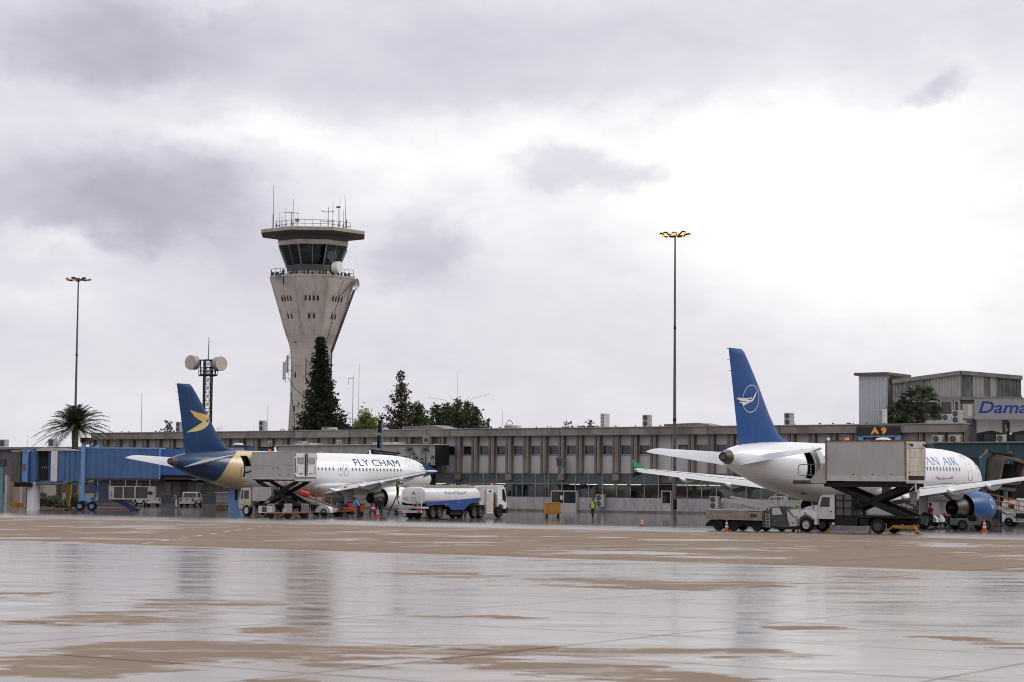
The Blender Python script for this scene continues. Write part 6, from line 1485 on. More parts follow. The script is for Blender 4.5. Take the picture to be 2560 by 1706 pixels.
    MB().prism([(.35,1.5),(.3,2.2),(-.28,2.2),(-.28,1.5)],1.121,1.126,'xz').build('side_window',M['glass'],cab); MB().prism([(.35,1.5),(.3,2.2),(-.28,2.2),(-.28,1.5)],-1.126,-1.121,'xz').build('side_window',M['glass'],cab)
    MB().add([(1.015,-1.0,1.5),(1.015,1.0,1.5),(.76,.95,2.25),(.76,-.95,2.25)],[(0,1,2,3)]).build('windscreen',M['glass'],cab,fix=False)
    MB().prism([(.72,1.45),(.62,2.25),(.42,2.25),(.45,1.45)],1.121,1.127,'xz').build('quarter_glass',M['glass'],cab)
    b=MB(); b.box(.9,1.1,-1.1,1.1,.5,.75); b.build('bumper',M['red'] if False else pm('bumper_maroon',(.05,.02,.02),.6),cab)
    b=MB(); b.lathe([(.72,-.08),(.72,.02)],(0,1.06,.5),'y',20); 
    b=MB()
    for i in range(9):
        a=R(10+i*20); a2=R(10+(i+1)*20) 
        if i<8: b.add([(math.cos(a)*.6,.9,.5+math.sin(a)*.6),(math.cos(a)*.6,1.14,.5+math.sin(a)*.6),(math.cos(a2)*.6,1.14,.5+math.sin(a2)*.6),(math.cos(a2)*.6,.9,.5+math.sin(a2)*.6)],[(0,1,2,3)])
    b.build('wheel_arch',M['dark'],cab,fix=False)
    mirror(cab,(1.05,1.35,2.0)); b=MB(); b.box(.15,.2,1.12,1.15,1.15,1.3); b.box(.3,.85,1.122,1.128,1.0,1.03); b.build('door_handle',M['dark'],cab)
    # white box behind the cab with a chamfered lower corner
    b=MB(); b.prism([(-.72,1.33),(-.72,2.5),(-3.1,2.5),(-3.1,1.75),(-2.4,1.33)],.1,1.1,'xz'); bb=b.build('side_locker',M['boxw'],t)
    b=MB(); 
    for i in range(12): a=i*.52; b.bar((-1.5+.2*math.cos(a),1.105,1.62+.16*math.sin(a)),(-1.5+.2*math.cos(a+.3),1.105,1.62+.16*math.sin(a+.3)),.03,.02)
    b.build('round_mark',TEXTG,bb)
    b=MB(); b.box(-1.6,-3.3,.75,1.15,.32,.9); u=b.build('cooling_pack',M['white'],t); MB().box(-2.05,-2.65,1.15,1.16,.4,.85).build('grille',M['grime'],u); b=MB(); b.box(-1.8,-1.85,1.15,1.156,.5,.75); b.box(-3.0,-2.9,1.15,1.156,.6,.7); b.build('handle',M['black'],u)
    b=MB()
    for x in (-.95,-5.6):
        for s in (1,-1): b.box(x-.06,x+.06,s*1.05-.06,s*1.05+.06,.05,.8); b.box(x-.18,x+.18,s*1.05-.18,s*1.05+.18,0,.05)
    b.build('stabiliser_leg',M['steel'],t)
cater_left()
# ---- right catering truck (bonneted) ----
def cater_right():
    t=thing('catering_truck','bonneted white catering truck with a rust-edged container raised beside the aircraft with blue fin','catering truck',(19.2,131.61,0),141.5)
    x0,x1=-7.03,-1.47; z0,z1=3.27,5.62; W=1.22
    rust=pm('rusty_edge',(.36,.27,.20),.7,dirt=.9,dcol=(.16,.07,.03),scale=6,thr=.42)
    bx_=MB().box(x0,x1,-W,W,z0,z1).build('container',M['boxw'],t)
    b=MB()
    for x in (x0-.02,x1-.1): b.box(x,x+.12,-W-.03,W+.03,z0,z1+.1)
    b.box(x0,x1,-W-.03,W+.03,z1,z1+.1); b.build('top_rail',rust,bx_)
    b=MB(); b.box(x0,x1,W+.001,W+.03,z0-.05,z0+.28); b.build('bottom_rail',M['offwhite'],bx_)
    b=MB(); rnd=random.Random(2)
    for i in range(46): x=x0+.12+i*.12; b.box(x,x+.05,W+.03,W+.04,z1+.06,z1+.105+rnd.random()*.02)
    for i in range(20): y=-W+i*.125; b.box(x0-.035,x0-.02,y,y+.05,z1+.06,z1+.11+rnd.random()*.02)
    b.build('rivets',M['dark'],bx_)
    b=MB(); 
    for i in range(13): b.box(x0+.4+i*.42,x0+.42+i*.42,W+.001,W+.006,z0+1.0+.12*(i%2),z0+1.02+.12*(i%2))
    for i in range(3): b.cyl((x0+1.0+i*1.3,W,z0+.35),(x0+1.0+i*1.3,W+.03,z0+.35),.04)
    b.build('bolt',M['dark'],bx_)
    # rear roller shutter
    b=MB(); b.box(x0-.06,x0-.021,-W,-W+.16,z0,z1); b.box(x0-.06,x0-.021,W-.16,W,z0,z1); b.box(x0-.06,x0-.021,-W+.16,W-.16,z1-.38,z1); fr=b.build('door_frame',M['offwhite'],bx_)
    b=MB(); 
    for i in range(6): b.box(x0-.045,x0-.022,-W+.17,W-.17,z0+.28+i*.28,z0+.55+i*.28)
    d=b.build('roller_door',pm('shutter_cream',(.50,.46,.40),.5,dirt=.6,dcol=(.3,.2,.12),scale=2.5,streak=2),bx_)
    b=MB(); b.box(x0-.052,x0-.046,W-.45,W-.43,z0+.3,z1-.4); b.box(x0-.052,x0-.046,-W+.5,-W+.52,z0+.3,z1-.4); b.build('rust_strap',pm('rust_line',(.25,.09,.03),.7),d)
    b=MB(); b.box(x0-.06,x0-.02,-W+.17,W-.17,z0+.04,z0+.27); b.build('dark_gap',M['black'],bx_)
    flat_text('lettering','A',pm('mark_red',(.5,.02,.02),.5),bx_,W-.42,W-.22,z0+.42,z0+.62,x0-.055,.03,axis='y')
    L=[c for c in kids(bx_) if c.name.startswith('lettering')][0]
    b=MB()
    for s in (-1,1): b.bar((x0-.03,s*(W-.25),z1-.1),(x0-.22,s*(W-.35),z1-.22),.06); b.sph((x0-.22,s*(W-.35),z1-.22),.09)
    b.build('rear_lamp',M['dark'],bx_)
    b=MB(); b.box(x0-.75,x0,-1.1,W-.02,z0-.18,z0-.03); b.bar((x0-.6,W-.1,z0-.18),(x0-.6,W-.1,z0-.7),.07); b.bar((x0-.55,W-.3,z0-.2),(x0-.1,W-.3,z0-.6),.06); b.build('rear_platform',M['offwhite'],bx_)
    MB().box(x0,x1+.2,-W+.15,W-.15,z0-.42,z0-.06).build('lift_subframe',M['dark'],t)
    MB().cyl((x1-1.1,.5,z1+.1),(x1-1.1,.5,z1+.28),.13,.11,12).build('beacon',emit('beacon_lit',(.9,.22,.03),.35),t,smooth=40)
    b=MB(); b.sph((x0+2.2,0,z1+.12),.5,14,.35); b.build('roof_vent',M['white'],t,smooth=40)
    # front platform and guard
    b=MB(); b.prism([(x1,z0-.25),(x1+2.3,z0-.22),(x1+2.3,z0-.05),(x1,z0-.03)],-1.15,1.15,'xz'); b.cyl((x1+2.3,-1.1,z0-.14),(x1+2.3,1.1,z0-.14),.13,n=10); b.build('platform',M['grime'],t)
    b=MB(); b.prism([(x1,z0-.2),(x1+1.1,z0-.2),(x1+1.1,z0+.05),(x1+.45,z0+.7),(x1,z0+1.05)],1.12,1.16,'xz'); b.build('side_guard',M['boxw'],t)
    b=MB(); zr=z0+1.0; P=[(x1,1.14,zr),(x1+1.9,1.14,zr-.05),(x1+2.0,1.14,zr-.2),(x1+2.0,1.14,zr-.6),(x1+1.9,1.14,zr-.72),(x1+.6,1.14,zr-.7)]; b.tube(P,.03,6); b.tube([(x1+1.1,1.14,zr-.02),(x1+1.1,1.14,zr-.7)],.03,6); b.tube([(p[0],-p[1],p[2]) for p in P],.03,6); b.build('guard_rail',M['steel'],t)
    scissor(t,-1.7,-6.9,1.0,z0-.3,.36,M['dark'])
    for x in (-4.6,-6.5):
        b=MB(); b.prism([(x-.28,z0-.1),(x+.28,z0-.1),(x+.26,z0-1.1),(x+.1,z0-1.35),(x-.24,z0-1.15)],-1.0,-.7,'xz'); b.build('hose_cover',M['panel'],t)
    b=MB(); b.box(-7.6,1.0,-.45,.45,.62,.98); b.box(-7.4,-1.9,-1.0,1.0,.95,1.1); b.box(-3.6,-2.0,-1.05,1.05,.45,.95); b.box(-4.3,-3.7,-1.0,1.0,.5,.9); b.build('chassis',M['dark'],t)
    for x in (0,-5.02): 
        for s in (-1,1): wheel(t,(x,s*1.0,.47),.47,.3,'y',M['offwhite'] if x==0 else M['grime'])
    b=MB()
    for s in (-1,1):
        b.box(-5.55,-4.5,s*1.0-.2,s*1.0+.2,1.0,1.04); b.bar((-4.48,s*1.0,1.02),(-4.38,s*1.0,.75),.35,.03)
    b.build('mudguard',M['dark'],t)
    # cab + bonnet
    c=MB(); c.prism([(-.62,.95),(-.55,1.62),(-.78,1.65),(-1.0,2.25),(-1.15,2.36),(-2.0,2.36),(-2.0,.85),(-.8,.85)],-1.05,1.05,'xz'); CW=pm('worn_cab_white',(.56,.56,.55),.4,dirt=.5,dcol=(.33,.30,.27),scale=3,streak=2); cab=c.build('cab',CW,t)
    c=MB(); c.prism([(.55,.62),(.62,1.15),(.5,1.42),(.1,1.6),(-.6,1.72),(-.62,.95),(-.5,.6)],-.78,.78,'xz'); c.build('bonnet',CW,cab)
    for s in (-1,1):
        b=MB(); P=[(math.cos(R(a))*.62,.47+math.sin(R(a))*.62) for a in range(0,181,15)]; Q=[(.6,1.0),(.3,1.3),(-.3,1.35),(-.75,1.15),(-.75,.6)]; b.prism(P+[(-.75,.5),(-.78,1.2),(-.3,1.4),(.35,1.35),(.68,.95)],s*.8,s*1.12,'xz'); b.build('mudguard',M['white'],cab)
    MB().prism([(-.95,1.6),(-1.12,2.2),(-1.65,2.2),(-1.65,1.6)],1.051,1.057,'xz').build('side_window',M['glass'],cab); MB().prism([(-.95,1.6),(-1.12,2.2),(-1.65,2.2),(-1.65,1.6)],-1.057,-1.051,'xz').build('side_window',M['glass'],cab)
    MB().add([(-.765,-.95,1.68),(-.765,.95,1.68),(-.985,.9,2.22),(-.985,-.9,2.22)],[(0,1,2,3)]).build('windscreen',M['glass'],cab,fix=False)
    b=MB(); b.box(.6,.72,-1.05,1.05,.45,.85); b.build('bumper',M['dark'],cab)
    b=MB(); 
    for i in range(4): b.prism([(.15-i*.2,1.2-i*.12),(.05-i*.2,1.26-i*.12),(-.1-i*.2,1.02-i*.12),(.0-i*.2,1.0-i*.1)],1.121,1.125,'xz')
    b.build('bonnet_marks',pm('brown_marks',(.22,.10,.05),.6),cab)
    b=MB(); b.box(-.7,-.66,1.05,1.07,1.2,1.26); b.box(-1.8,-1.7,1.05,1.08,1.3,1.35); b.cyl((-.35,.79,1.55),(-.35,.82,1.55),.05); b.build('door_handle',M['dark'],cab)
    b=MB(); b.sph((.58,.98,1.0),.11); b.sph((.58,-.98,1.0),.11); b.build('indicator',M['beacon'],cab)
    # cage behind the cab
    b=MB(); b.box(-2.05,-3.2,-1.0,1.0,1.0,2.3); cg=b.build('cage_panel',pm('mesh_dark',(.075,.078,.075),.6,dirt=.5,dcol=(.14,.14,.13),scale=3),t)
    b=MB()
    for x in (-2.03,-2.6,-3.22): b.bar((x,1.02,.95),(x,1.02,2.35),.06)
    for z in (1.55,2.02,2.35): b.bar((-2.03,1.02,z),(-3.5,1.02,z),.05)
    b.bar((-3.5,1.02,1.1),(-3.5,1.02,2.35),.05); b.build('cage_frame',M['dark'],cg)
    # yellow stabilisers
    for x,s in ((-2.2,1),(-3.6,-1),(-6.9,-1)):
        b=MB(); L=.9; b.bar((x,s*.7,.75),(x+.5,s*1.45,.08),.09,.12); b.box(x+.35,x+.65,s*1.45-.12,s*1.45+.12,0,.06); b.build('stabiliser_leg',M['yellow'],t)
    b=MB(); b.box(-6.0,-7.6,.95,1.1,.35,.55); b.bar((-6.1,1.1,.5),(-5.6,1.25,.1),.1); b.bar((-7.4,1.1,.5),(-8.0,1.25,.05),.1); b.build('rear_outrigger',M['yellow'],t)
cater_right()
# ---- tanker ----
def tanker():
    t=thing('fuel_tanker','long white and blue aircraft refuelling tanker with number 422 on its rear','fuel tanker',(-7.1,172.4,0),60)
    def sec(x,k=1.): 
        P=[]; W,z0,z1=1.2*k,1.2,2.6; zc=(z0+z1)/2; h=(z1-z0)/2*k
        for i in range(28):
            a=2*math.pi*i/28; c,s=math.cos(a),math.sin(a); e=.55; P.append((x,W*math.copysign(abs(c)**e,c),zc+h*math.copysign(abs(s)**(e+.1),s)))
        return P
    b=MB(); b.rings([sec(-1.85,.8),sec(-1.78,.95),sec(-1.6,1.),sec(6.8,1.),sec(6.95,.95),sec(7.0,.8)]); tk=b.build('tank',M['white'],t,smooth=40)
    sk=MB(); poly=[(-1.6,1.36),(6.95,1.74),(6.95,1.5),(6.2,1.45),(5.1,1.18),(4.2,.72),(2.3,.72),(1.5,1.15),(-.3,1.15),(-1.5,1.05)]
    sk.prism(poly,-1.235,-1.05,'xz'); sk.prism(poly,1.05,1.235,'xz'); sk.build('blue_skirt',pm('tanker_blue',(.015,.06,.27),.35,dirt=.4,dcol=(.02,.035,.1),scale=1.5,streak=2),t)
    b=MB(); rnd=random.Random(8); b.box(-1.2,6.7,-.75,.75,2.58,2.64)
    for s in (-.72,.72):
        b.box(-1.3,6.7,s-.03,s+.03,2.64,2.78)
    for i in range(26): x=-1.1+i*.3; b.box(x,x+.15,-.8,-.6,2.64,2.7+rnd.random()*.14)
    for x in (0,2.2,4.4,6.2): b.cyl((x,0,2.6),(x,0,2.86),.28,n=14)
    b.build('top_walkway',pm('walkway_beige',(.42,.40,.33),.7,dirt=.7,scale=5),tk)
    # rear details
    y=0
    flat_text('number','422',pm('number_ochre',(.55,.36,.10),.5),tk,.95,.45,1.5,1.76,-1.872,.03,axis='y')
    b=MB(); b.box(-1.88,-1.868,-.35,.1,1.72,1.76); b.box(-1.88,-1.868,-.4,.15,1.6,1.62); b.box(-1.88,-1.868,-.4,.15,1.45,1.47); b.prism([(-.3,2.0),(.1,2.0),(-.1,2.3)],-1.876,-1.868,'yz'); b.build('rear_markings',TEXTG,tk)
    b=MB(); b.box(-1.95,-1.85,-.6,-.35,1.3,1.38); b.build('rear_latch',M['dark'],tk)
    b=MB()
    for yy in (-.95,-.55): b.bar((-2.0,yy,.6),(-2.0,yy,2.5),.04)
    for i in range(7): b.bar((-2.0,-.95,.8+i*.27),(-2.0,-.55,.8+i*.27),.03)
    b.build('rear_ladder',M['white'],t)
    b=MB(); b.box(-2.3,-1.2,-1.15,1.15,.85,1.0); b.box(-2.35,-2.2,-1.15,1.15,.5,.7); b.box(-2.2,-1.6,.2,1.1,.55,1.1); b.bar((-2.3,1.1,1.15),(-2.3,-1.1,.9),.05); b.build('rear_bumper',M['offwhite'],t)
    for yy in (-.95,.95): MB().box(-2.37,-2.351,yy-.2,yy+.2,.52,.64).build('tail_lamp',M['red'],t)
    b=MB(); b.prism([(-.35,1.2),(-.17,1.38),(-.35,1.56),(-.53,1.38)],-2.32,-2.3,'yz'); b.X=Matrix.Translation((0,0,-.22)); o=b.build('hazard_diamond',pm('diamond_pink',(.6,.08,.12),.5),t); o.location=(0,0,-.35)
    b=MB(); b.prism([(1.35,.98),(1.47,1.16),(1.35,1.34),(1.23,1.16)],-1.245,-1.237,'xz'); b.build('hazard_diamond',bpy.data.materials['diamond_pink'],t)
    flat_text('number','421',pm('number_orange',(.6,.2,.08),.5),tk,3.2,3.5,1.3,1.45,-1.24,.03)
    # side script (faded)
    arb='\ufe8e\ufecb\ufeee\ufee7\ufead\ufeb4\ufedf\ufe8d \ufe94\ufef3\ufead\ufeee\ufeb4\ufedf\ufe8d'
    try: flat_text('script',arb,pm('script_grey',(.42,.38,.37),.5),tk,1.2,4.6,2.0,2.32,-1.212,.02)
    except Exception as e: print(e)
    b=MB(); b.box(-1.6,7.0,-.45,.45,.75,1.15); b.box(5.,9.6,-.42,.42,.6,.95); b.box(4.9,7.9,-1.1,1.1,1.05,1.12); b.build('chassis',M['dark'],t)
    ch=MB(); ch.cyl((4.4,-1.0,.95),(4.4,-.7,.95),.35,n=16); ch.box(2.4,4.3,-1.0,-.6,.3,.72); ch.bar((3.9,-1.1,.75),(4.9,-1.1,.35),.05); ch.box(4.75,4.85,-1.05,-.95,.05,1.1); ch.build('landing_gear',M['dark'],t)
    for x in (-.55,.5,1.9,6.05,7.15,10.3):
        for s in (-1,1):
            if x==1.9: continue
            wheel(t,(x,s*1.03,.5),.5,.34,'y',M['grime'] if x!=10.3 else M['dark'],'wheel',.6)
    b=MB()
    for x in (-.55,.5,6.05,7.15):
        for i in range(8):
            a=R(10+i*20); a2=R(30+i*20)
            for s in (-1,1): b.add([(x+math.cos(a)*.58,s*.85,.5+math.sin(a)*.58),(x+math.cos(a)*.58,s*1.2,.5+math.sin(a)*.58),(x+math.cos(a2)*.58,s*1.2,.5+math.sin(a2)*.58),(x+math.cos(a2)*.58,s*.85,.5+math.sin(a2)*.58)],[(0,1,2,3)])
    b.build('mudguards',M['dark'],t,fix=False)
    b=MB(); b.prism([(7.02,1.1),(7.02,2.62),(7.4,2.7),(7.9,2.68),(7.95,1.1)],-1.05,1.05,'xz'); b.build('front_cover',M['offwhite'],t)
    b=MB(); b.box(8.0,9.1,-1.22,1.0,.4,2.45); k=b.build('equipment_cabinet',M['white'],t); b=MB(); b.box(8.05,9.05,-1.225,-1.221,.5,2.1); b.build('cabinet_door',M['cream'],k); MB().box(8.3,8.75,-1.23,-1.222,2.2,2.35).build('vent',M['dark'],k); MB().box(8.45,8.6,-1.235,-1.226,.55,.6).build('latch',M['dark'],k)
    b=MB(); b.box(9.12,9.9,-.9,.9,.6,2.2); 
    for i in range(5): b.tube([(9.2,-1.0,1.1+i*.2),(9.5,-1.05,1.3+i*.18),(9.8,-1.0,1.1+i*.2)],.05,5)
    b.build('hose_reel',M['grime'],t); MB().box(9.25,9.6,-1.02,-.95,1.4,1.75).build('extinguisher_box',M['red'],t)
    c=MB(); c.prism([(9.95,.95),(9.95,2.78),(10.9,2.8),(11.25,2.5),(11.5,1.6),(11.55,.8),(11.0,.75),(10.9,1.1),(10.3,1.2),(9.97,.95)],-1.15,1.15,'xz'); cab=c.build('cab',M['white'],t)
    MB().prism([(10.75,1.55),(10.7,2.45),(11.05,2.5),(11.38,1.7),(11.38,1.3)],-1.157,-1.151,'xz').build('side_window',M['glass'],cab); MB().prism([(10.75,1.55),(10.7,2.45),(11.05,2.5),(11.38,1.7),(11.38,1.3)],1.151,1.157,'xz').build('side_window',M['glass'],cab)
    MB().add([(11.515,-1.0,1.62),(11.515,1.0,1.62),(11.27,.95,2.45),(11.27,-.95,2.45)],[(0,1,2,3)]).build('windscreen',M['glass'],cab,fix=False)
    b=MB(); b.box(11.3,11.75,-1.15,1.15,.4,.9); b.build('bumper',M['dark'],cab); mirror(cab,(11.7,-1.35,2.2)); MB().box(11.5,11.58,-1.0,-.7,1.0,1.2).build('headlight',M['offwhite'],cab); MB().cyl((10.2,-.4,2.8),(10.2,-.4,2.98),.12,.1,10).build('beacon',M['beacon'],cab)
tanker()
# ---- flat service truck with boom ----
def flat_truck():
    t=thing('service_truck','long low flat-sided service truck with a folded boom and an angular cab','service truck',(15.44,132.75,0),-25)
    W=1.05; bd=pm('tan_side',(.30,.245,.19),.6,dirt=.8,dcol=(.18,.13,.09),scale=3,streak=3)
    b=MB(); b.box(-2.81,-.25,-W,W,.76,1.30); b.build('tank_body',bd,t); b=MB(); b.box(-.245,.05,-W,W,.72,1.27); b.build('valve_panel',bd,t); b=MB(); b.box(.055,.92,-W,W,.70,1.25); d=b.build('engine_box',bd,t)
    MB().box(.15,.6,-W-.012,-W-.001,.88,1.12).build('grille',M['grime'],d)
    b=MB(); b.box(-2.85,.95,-W-.03,W+.03,1.302,1.34); b.cyl((-1.9,-.4,1.34),(-1.9,-.4,1.38),.3,n=16); b.cyl((-1.1,-.4,1.34),(-1.1,-.4,1.42),.28,n=16); b.build('deck',pm('deck_pale',(.5,.47,.43),.5,dirt=.5),t)
    g=MB(); 
    for i in range(9): x=-2.65+i*.3; g.cyl((x,-W-.012,.86+.03*(i%2)),(x,-W,.86+.03*(i%2)),.025,n=8)
    g.build('bolt',M['dark'],t)
    g=MB(); rnd=random.Random(6); x=-2.05
    while x<-1.1:
        w=rnd.uniform(.03,.07); g.box(x,x+w,-W-.004,-W-.001,1.12,1.17)
        x+=w+rnd.uniform(.02,.05)
    g.build('side_lettering',pm('dark_text',(.08,.07,.06),.6),t)
    flat_text('number','112',bpy.data.materials['dark_text'],t,-.2,0.,1.08,1.2,-W-.003,.03)
    b=MB(); b.prism([(-2.9,.28),(-2.9,.45),(-2.6,.7),(.95,.65),(.95,.3),(-.25,.28),(-.3,.45),(-.45,.45),(-.5,.28)],-.8,.8,'xz'); b.build('chassis',M['black'],t)
    for x in (-2.0,-1.0,.55):
        for s in (-1,1): wheel(t,(x,s*.88,.33),.33,.24,'y',M['dark'],'wheel')
    wheel(t,(1.6,.88,.33),.33,.24,'y',M['dark'],'wheel')
    # pump block and ladder
    b=MB(); b.box(.97,1.5,-W,W,.25,1.15); b.cyl((1.03,-W-.02,.3),(1.03,-W-.02,1.3),.07,n=8)
    for i in range(7): b.cyl((1.1+i*.07,-W+.1,1.15),(1.1+i*.07,-W+.1,1.35+.08*(i%3)),.03,n=6)
    b.build('pump_block',pm('pump_dark',(.05,.055,.05),.5,dirt=.8,dcol=(.13,.13,.12),scale=6),t)
    b=MB(); 
    for x in (1.2,1.42): b.bar((x,-W-.06,.3),(x,-W-.06,1.15),.03)
    for i in range(5): b.bar((1.2,-W-.06,.35+i*.18),(1.42,-W-.06,.35+i*.18),.025)
    b.build('ladder',M['panel'],t)
    c=MB(); c.prism([(1.52,.35),(1.52,1.55),(2.1,1.6),(2.5,1.5),(2.95,.85),(3.12,.8),(3.12,.4),(2.7,.3)],-W,W,'xz'); cab=c.build('cab',M['grime'],t)
    c=MB(); c.prism([(2.55,1.40),(3.0,.86),(3.16,.84),(3.18,.38),(2.75,.36),(2.6,.85)],-W-.02,W+.02,'xz'); c.build('front_panel',M['offwhite'],cab)
    MB().prism([(1.6,1.05),(1.6,1.5),(2.05,1.52),(2.25,1.1)],-W-.012,-W-.002,'xz').build('side_window',M['panel'],cab)
    MB().add([(2.62,-W+.1,1.38),(2.62,W-.1,1.38),(2.99,W-.1,.93),(2.99,-W+.1,.93)],[(0,1,2,3)]).build('windscreen',M['glass'],cab,fix=False).location=(.02,0,.02)
    b=MB(); b.box(1.7,3.2,-W,W,.18,.32); b.box(2.9,3.3,-W-.02,W+.02,.2,.35); b.bar((3.3,-W,.35),(3.55,-W,.02),.08); b.box(2.85,3.0,-W,-W+.2,0,.2); b.build('front_step',M['dark'],t)
    flat_text('number','142',bpy.data.materials['dark_text'],cab,2.8,3.05,.5,.66,-W-.024,.02)
    # boom and its lift, operator basket frame
    b=MB(); b.bar((-1.95,.0,1.98),(1.0,.0,1.55),.2,.19); b.bar((-1.5,.0,2.15),(.7,.0,1.83),.16,.13); b.box(-2.05,-1.9,-.15,.15,1.84,2.1); bo=b.build('boom',M['boxw'],t); bo.location=(0,-.1,0)
    MB().cyl((-.75,-.1,1.62),(.55,-.1,1.34),.06,.05,8).build('boom_ram',M['steel'],t)
    b=MB(); P=[(1.05,1.65),(1.3,2.15),(1.5,2.2),(1.95,2.2),(2.05,2.1),(2.05,1.65)]
    for s in (-.55,.45):
        for p,q in zip(P,P[1:]): b.bar((p[0],s,p[1]),(q[0],s,q[1]),.07)
    for p in P: b.bar((p[0],-.55,p[1]),(p[0],.45,p[1]),.05)
    b.bar((.98,-.5,1.3),(1.15,-.5,1.72),.12); b.build('hoop_frame',M['offwhite'],t)
    MB().cyl((1.6,-.5,2.2),(1.6,-.5,2.34),.07,.05,8).build('beacon',M['beacon'],t); b=MB(); b.box(2.15,2.4,-.5,-.3,1.95,2.2); b.bar((2.4,-.4,1.6),(2.4,-.4,2.35),.06); b.build('work_lamp',M['panel'],t)
flat_truck()
# ---- belt loaders ----
def belt_loader(loc,deg,lab,L=6.,zr=2.15,scl=1.):
    t=thing('belt_loader',lab,'belt loader',loc,deg,'belt loaders at the aircraft holds')
    z0=.62; a=math.atan((zr-z0)/L); 
    b=MB(); b.bar((0,0,z0),(L,0,zr),.95,.22); b.build('belt_frame',M['offwhite'],t)
    b=MB(); b.bar((.05,0,z0+.125),(L-.05,0,zr+.125),.6,.03); b.build('belt',M['black'],t)
    b=MB()
    for s in (-.52,.52):
        for zz_ in (.35,.75): b.bar((1.0,s,z0+.1+zz_+1.0*math.tan(a)),(L-.2,s,zr+.1+zz_),.045)
        for i in range(7): x=1.0+i*(L-1.2)/6; zz0=z0+x*math.tan(a); b.bar((x,s,zz0),(x,s,zz0+.85),.05)
    b.build('side_rail',M['orange'],t)
    b=MB(); b.box(.1,3.4,-.95,.95,.35,.62); b.prism([(.0,.35),(.0,.62),(.25,.85),(1.3,.88),(1.5,.62),(1.5,.35)],.5,.98,'xz'); b.prism([(.0,.35),(.0,.62),(.25,.85),(1.3,.88),(1.5,.62),(1.5,.35)],-.98,-.5,'xz'); b.build('chassis',M['white'],t)
    b=MB(); b.box(1.6,2.4,.5,.95,.4,1.0); b.build('driver_seat',M['dark'],t); MB().box(2.5,3.1,.5,.97,.45,.85).build('battery_box',M['offwhite'],t)
    for x in (.7,2.9):
        for s in (-1,1): wheel(t,(x,s*.9,.34),.34,.2,'y',M['dark'],'wheel')
    MB().bar((2.6,0,.6),(L*.75,0,z0+L*.75*math.tan(a)-.1),.12).build('lift_ram',M['steel'],t)
    b=MB(); b.box(-.05,.02,-.4,.4,.4,.75); b.build('front_plate',M['panel'],t)
    return t
g_=gnd(842,1292); belt_loader(g_,148,'white belt loader with rusty orange rails under the left aircraft, carrying a red case',6.3,2.35)
g_=gnd(2352,1318); belt_loader(g_,150,'belt loader with orange rails behind the right catering truck',6.6,2.2)
g_=gnd(2625,1318); belt_loader(g_,158,'belt loader with orange rails at the right edge behind the blue engine',5.4,1.75)
# ---- cones ----
def cone(loc,lab,h=.75):
    t=thing('traffic_cone',lab,'traffic cone',loc,random.uniform(0,90),'traffic cones on the apron'); t.scale=(h/.75,)*3
    b=MB(); b.lathe([(.15,.035),(.03,.75),(.02,.76)],(0,0,0),'z',20); co=b.build('cone',pm('cone_red',(.60,.05,.02),.5,dirt=.25),t,smooth=50)
    MB().box(-.2,.2,-.2,.2,0,.035).build('base',M['black'] if h<.6 else bpy.data.materials['cone_red'],t)
    for z0,z1 in ((.24,.36),(.46,.58)): r=lambda z:.15-.12*(z-.035)/.715+.004; MB().lathe([(r(z0),z0),(r(z1),z1)],(0,0,0),'z',20,cap=False).build('reflective_band',M['white'],co,smooth=50)
for px,py,lab,h in ((1605,1316,'small red cone standing alone in the middle of the apron',.58),(1817,1328,'orange-red cone in front of the flat-sided truck',.72),(2461,1329,'red and white cone under the blue engine at the right',.78),(945,1293,'dim cone under the white engine of the left aircraft',.78)): cone(gnd(px,py),lab,h)
# ---- extinguisher trolleys ----
def extg(loc,lab):
    t=thing('fire_extinguisher',lab,'fire extinguisher',loc,20,'wheeled fire extinguishers')
    MB().lathe([(.02,.2),(.15,.24),(.16,.3),(.16,.9),(.1,1.0),(.03,1.04)],(0,0,0),'z',16).build('cylinder',M['red'],t,smooth=50); MB().lathe([(.163,.5),(.163,.68)],(0,0,0),'z',16,cap=False).build('label_band',M['white'],t)
    b=MB(); b.bar((-.18,.15,.15),(-.18,.15,1.15),.03); b.bar((.18,.15,.15),(.18,.15,1.15),.03); b.bar((-.18,.15,1.15),(.18,.15,1.15),.03); b.build('handle',M['dark'],t)
    for s in (-.24,.24): wheel(t,(s,.12,.18),.18,.06,'x',M['dark'],'wheel')
extg(gnd(932,1286),'red wheeled extinguisher under the white engine'); extg(gnd(2361,1314),'red wheeled extinguisher between the loader and the blue engine')
# ---- yellow cart ----
o=thing('tool_cart','small yellow covered cart standing alone before the terminal','cart',(3.62,180.66,0),4)
MB().prism([(-.68,.42),(-.66,1.3),(-.6,1.36),(.6,1.36),(.66,1.3),(.68,.42)],-.55,.55,'xz').build('body',pm('cart_yellow',(.50,.24,.015),.5,dirt=.6,dcol=(.28,.12,.02),scale=3,streak=3),o)
b=MB(); b.box(-.7,.7,-.58,.58,.36,.42); b.box(-.69,.69,-.565,-.551,1.24,1.28); b.box(-.69,.69,-.565,-.551,.5,.54); b.bar((0,-.5,.36),(.1,-1.2,.15),.05); b.build('frame',M['orange'],o)
for x in (-.5,.5):
    for s in (-.48,.48): wheel(o,(x,s,.2),.2,.1,'x',M['orange'],'wheel')
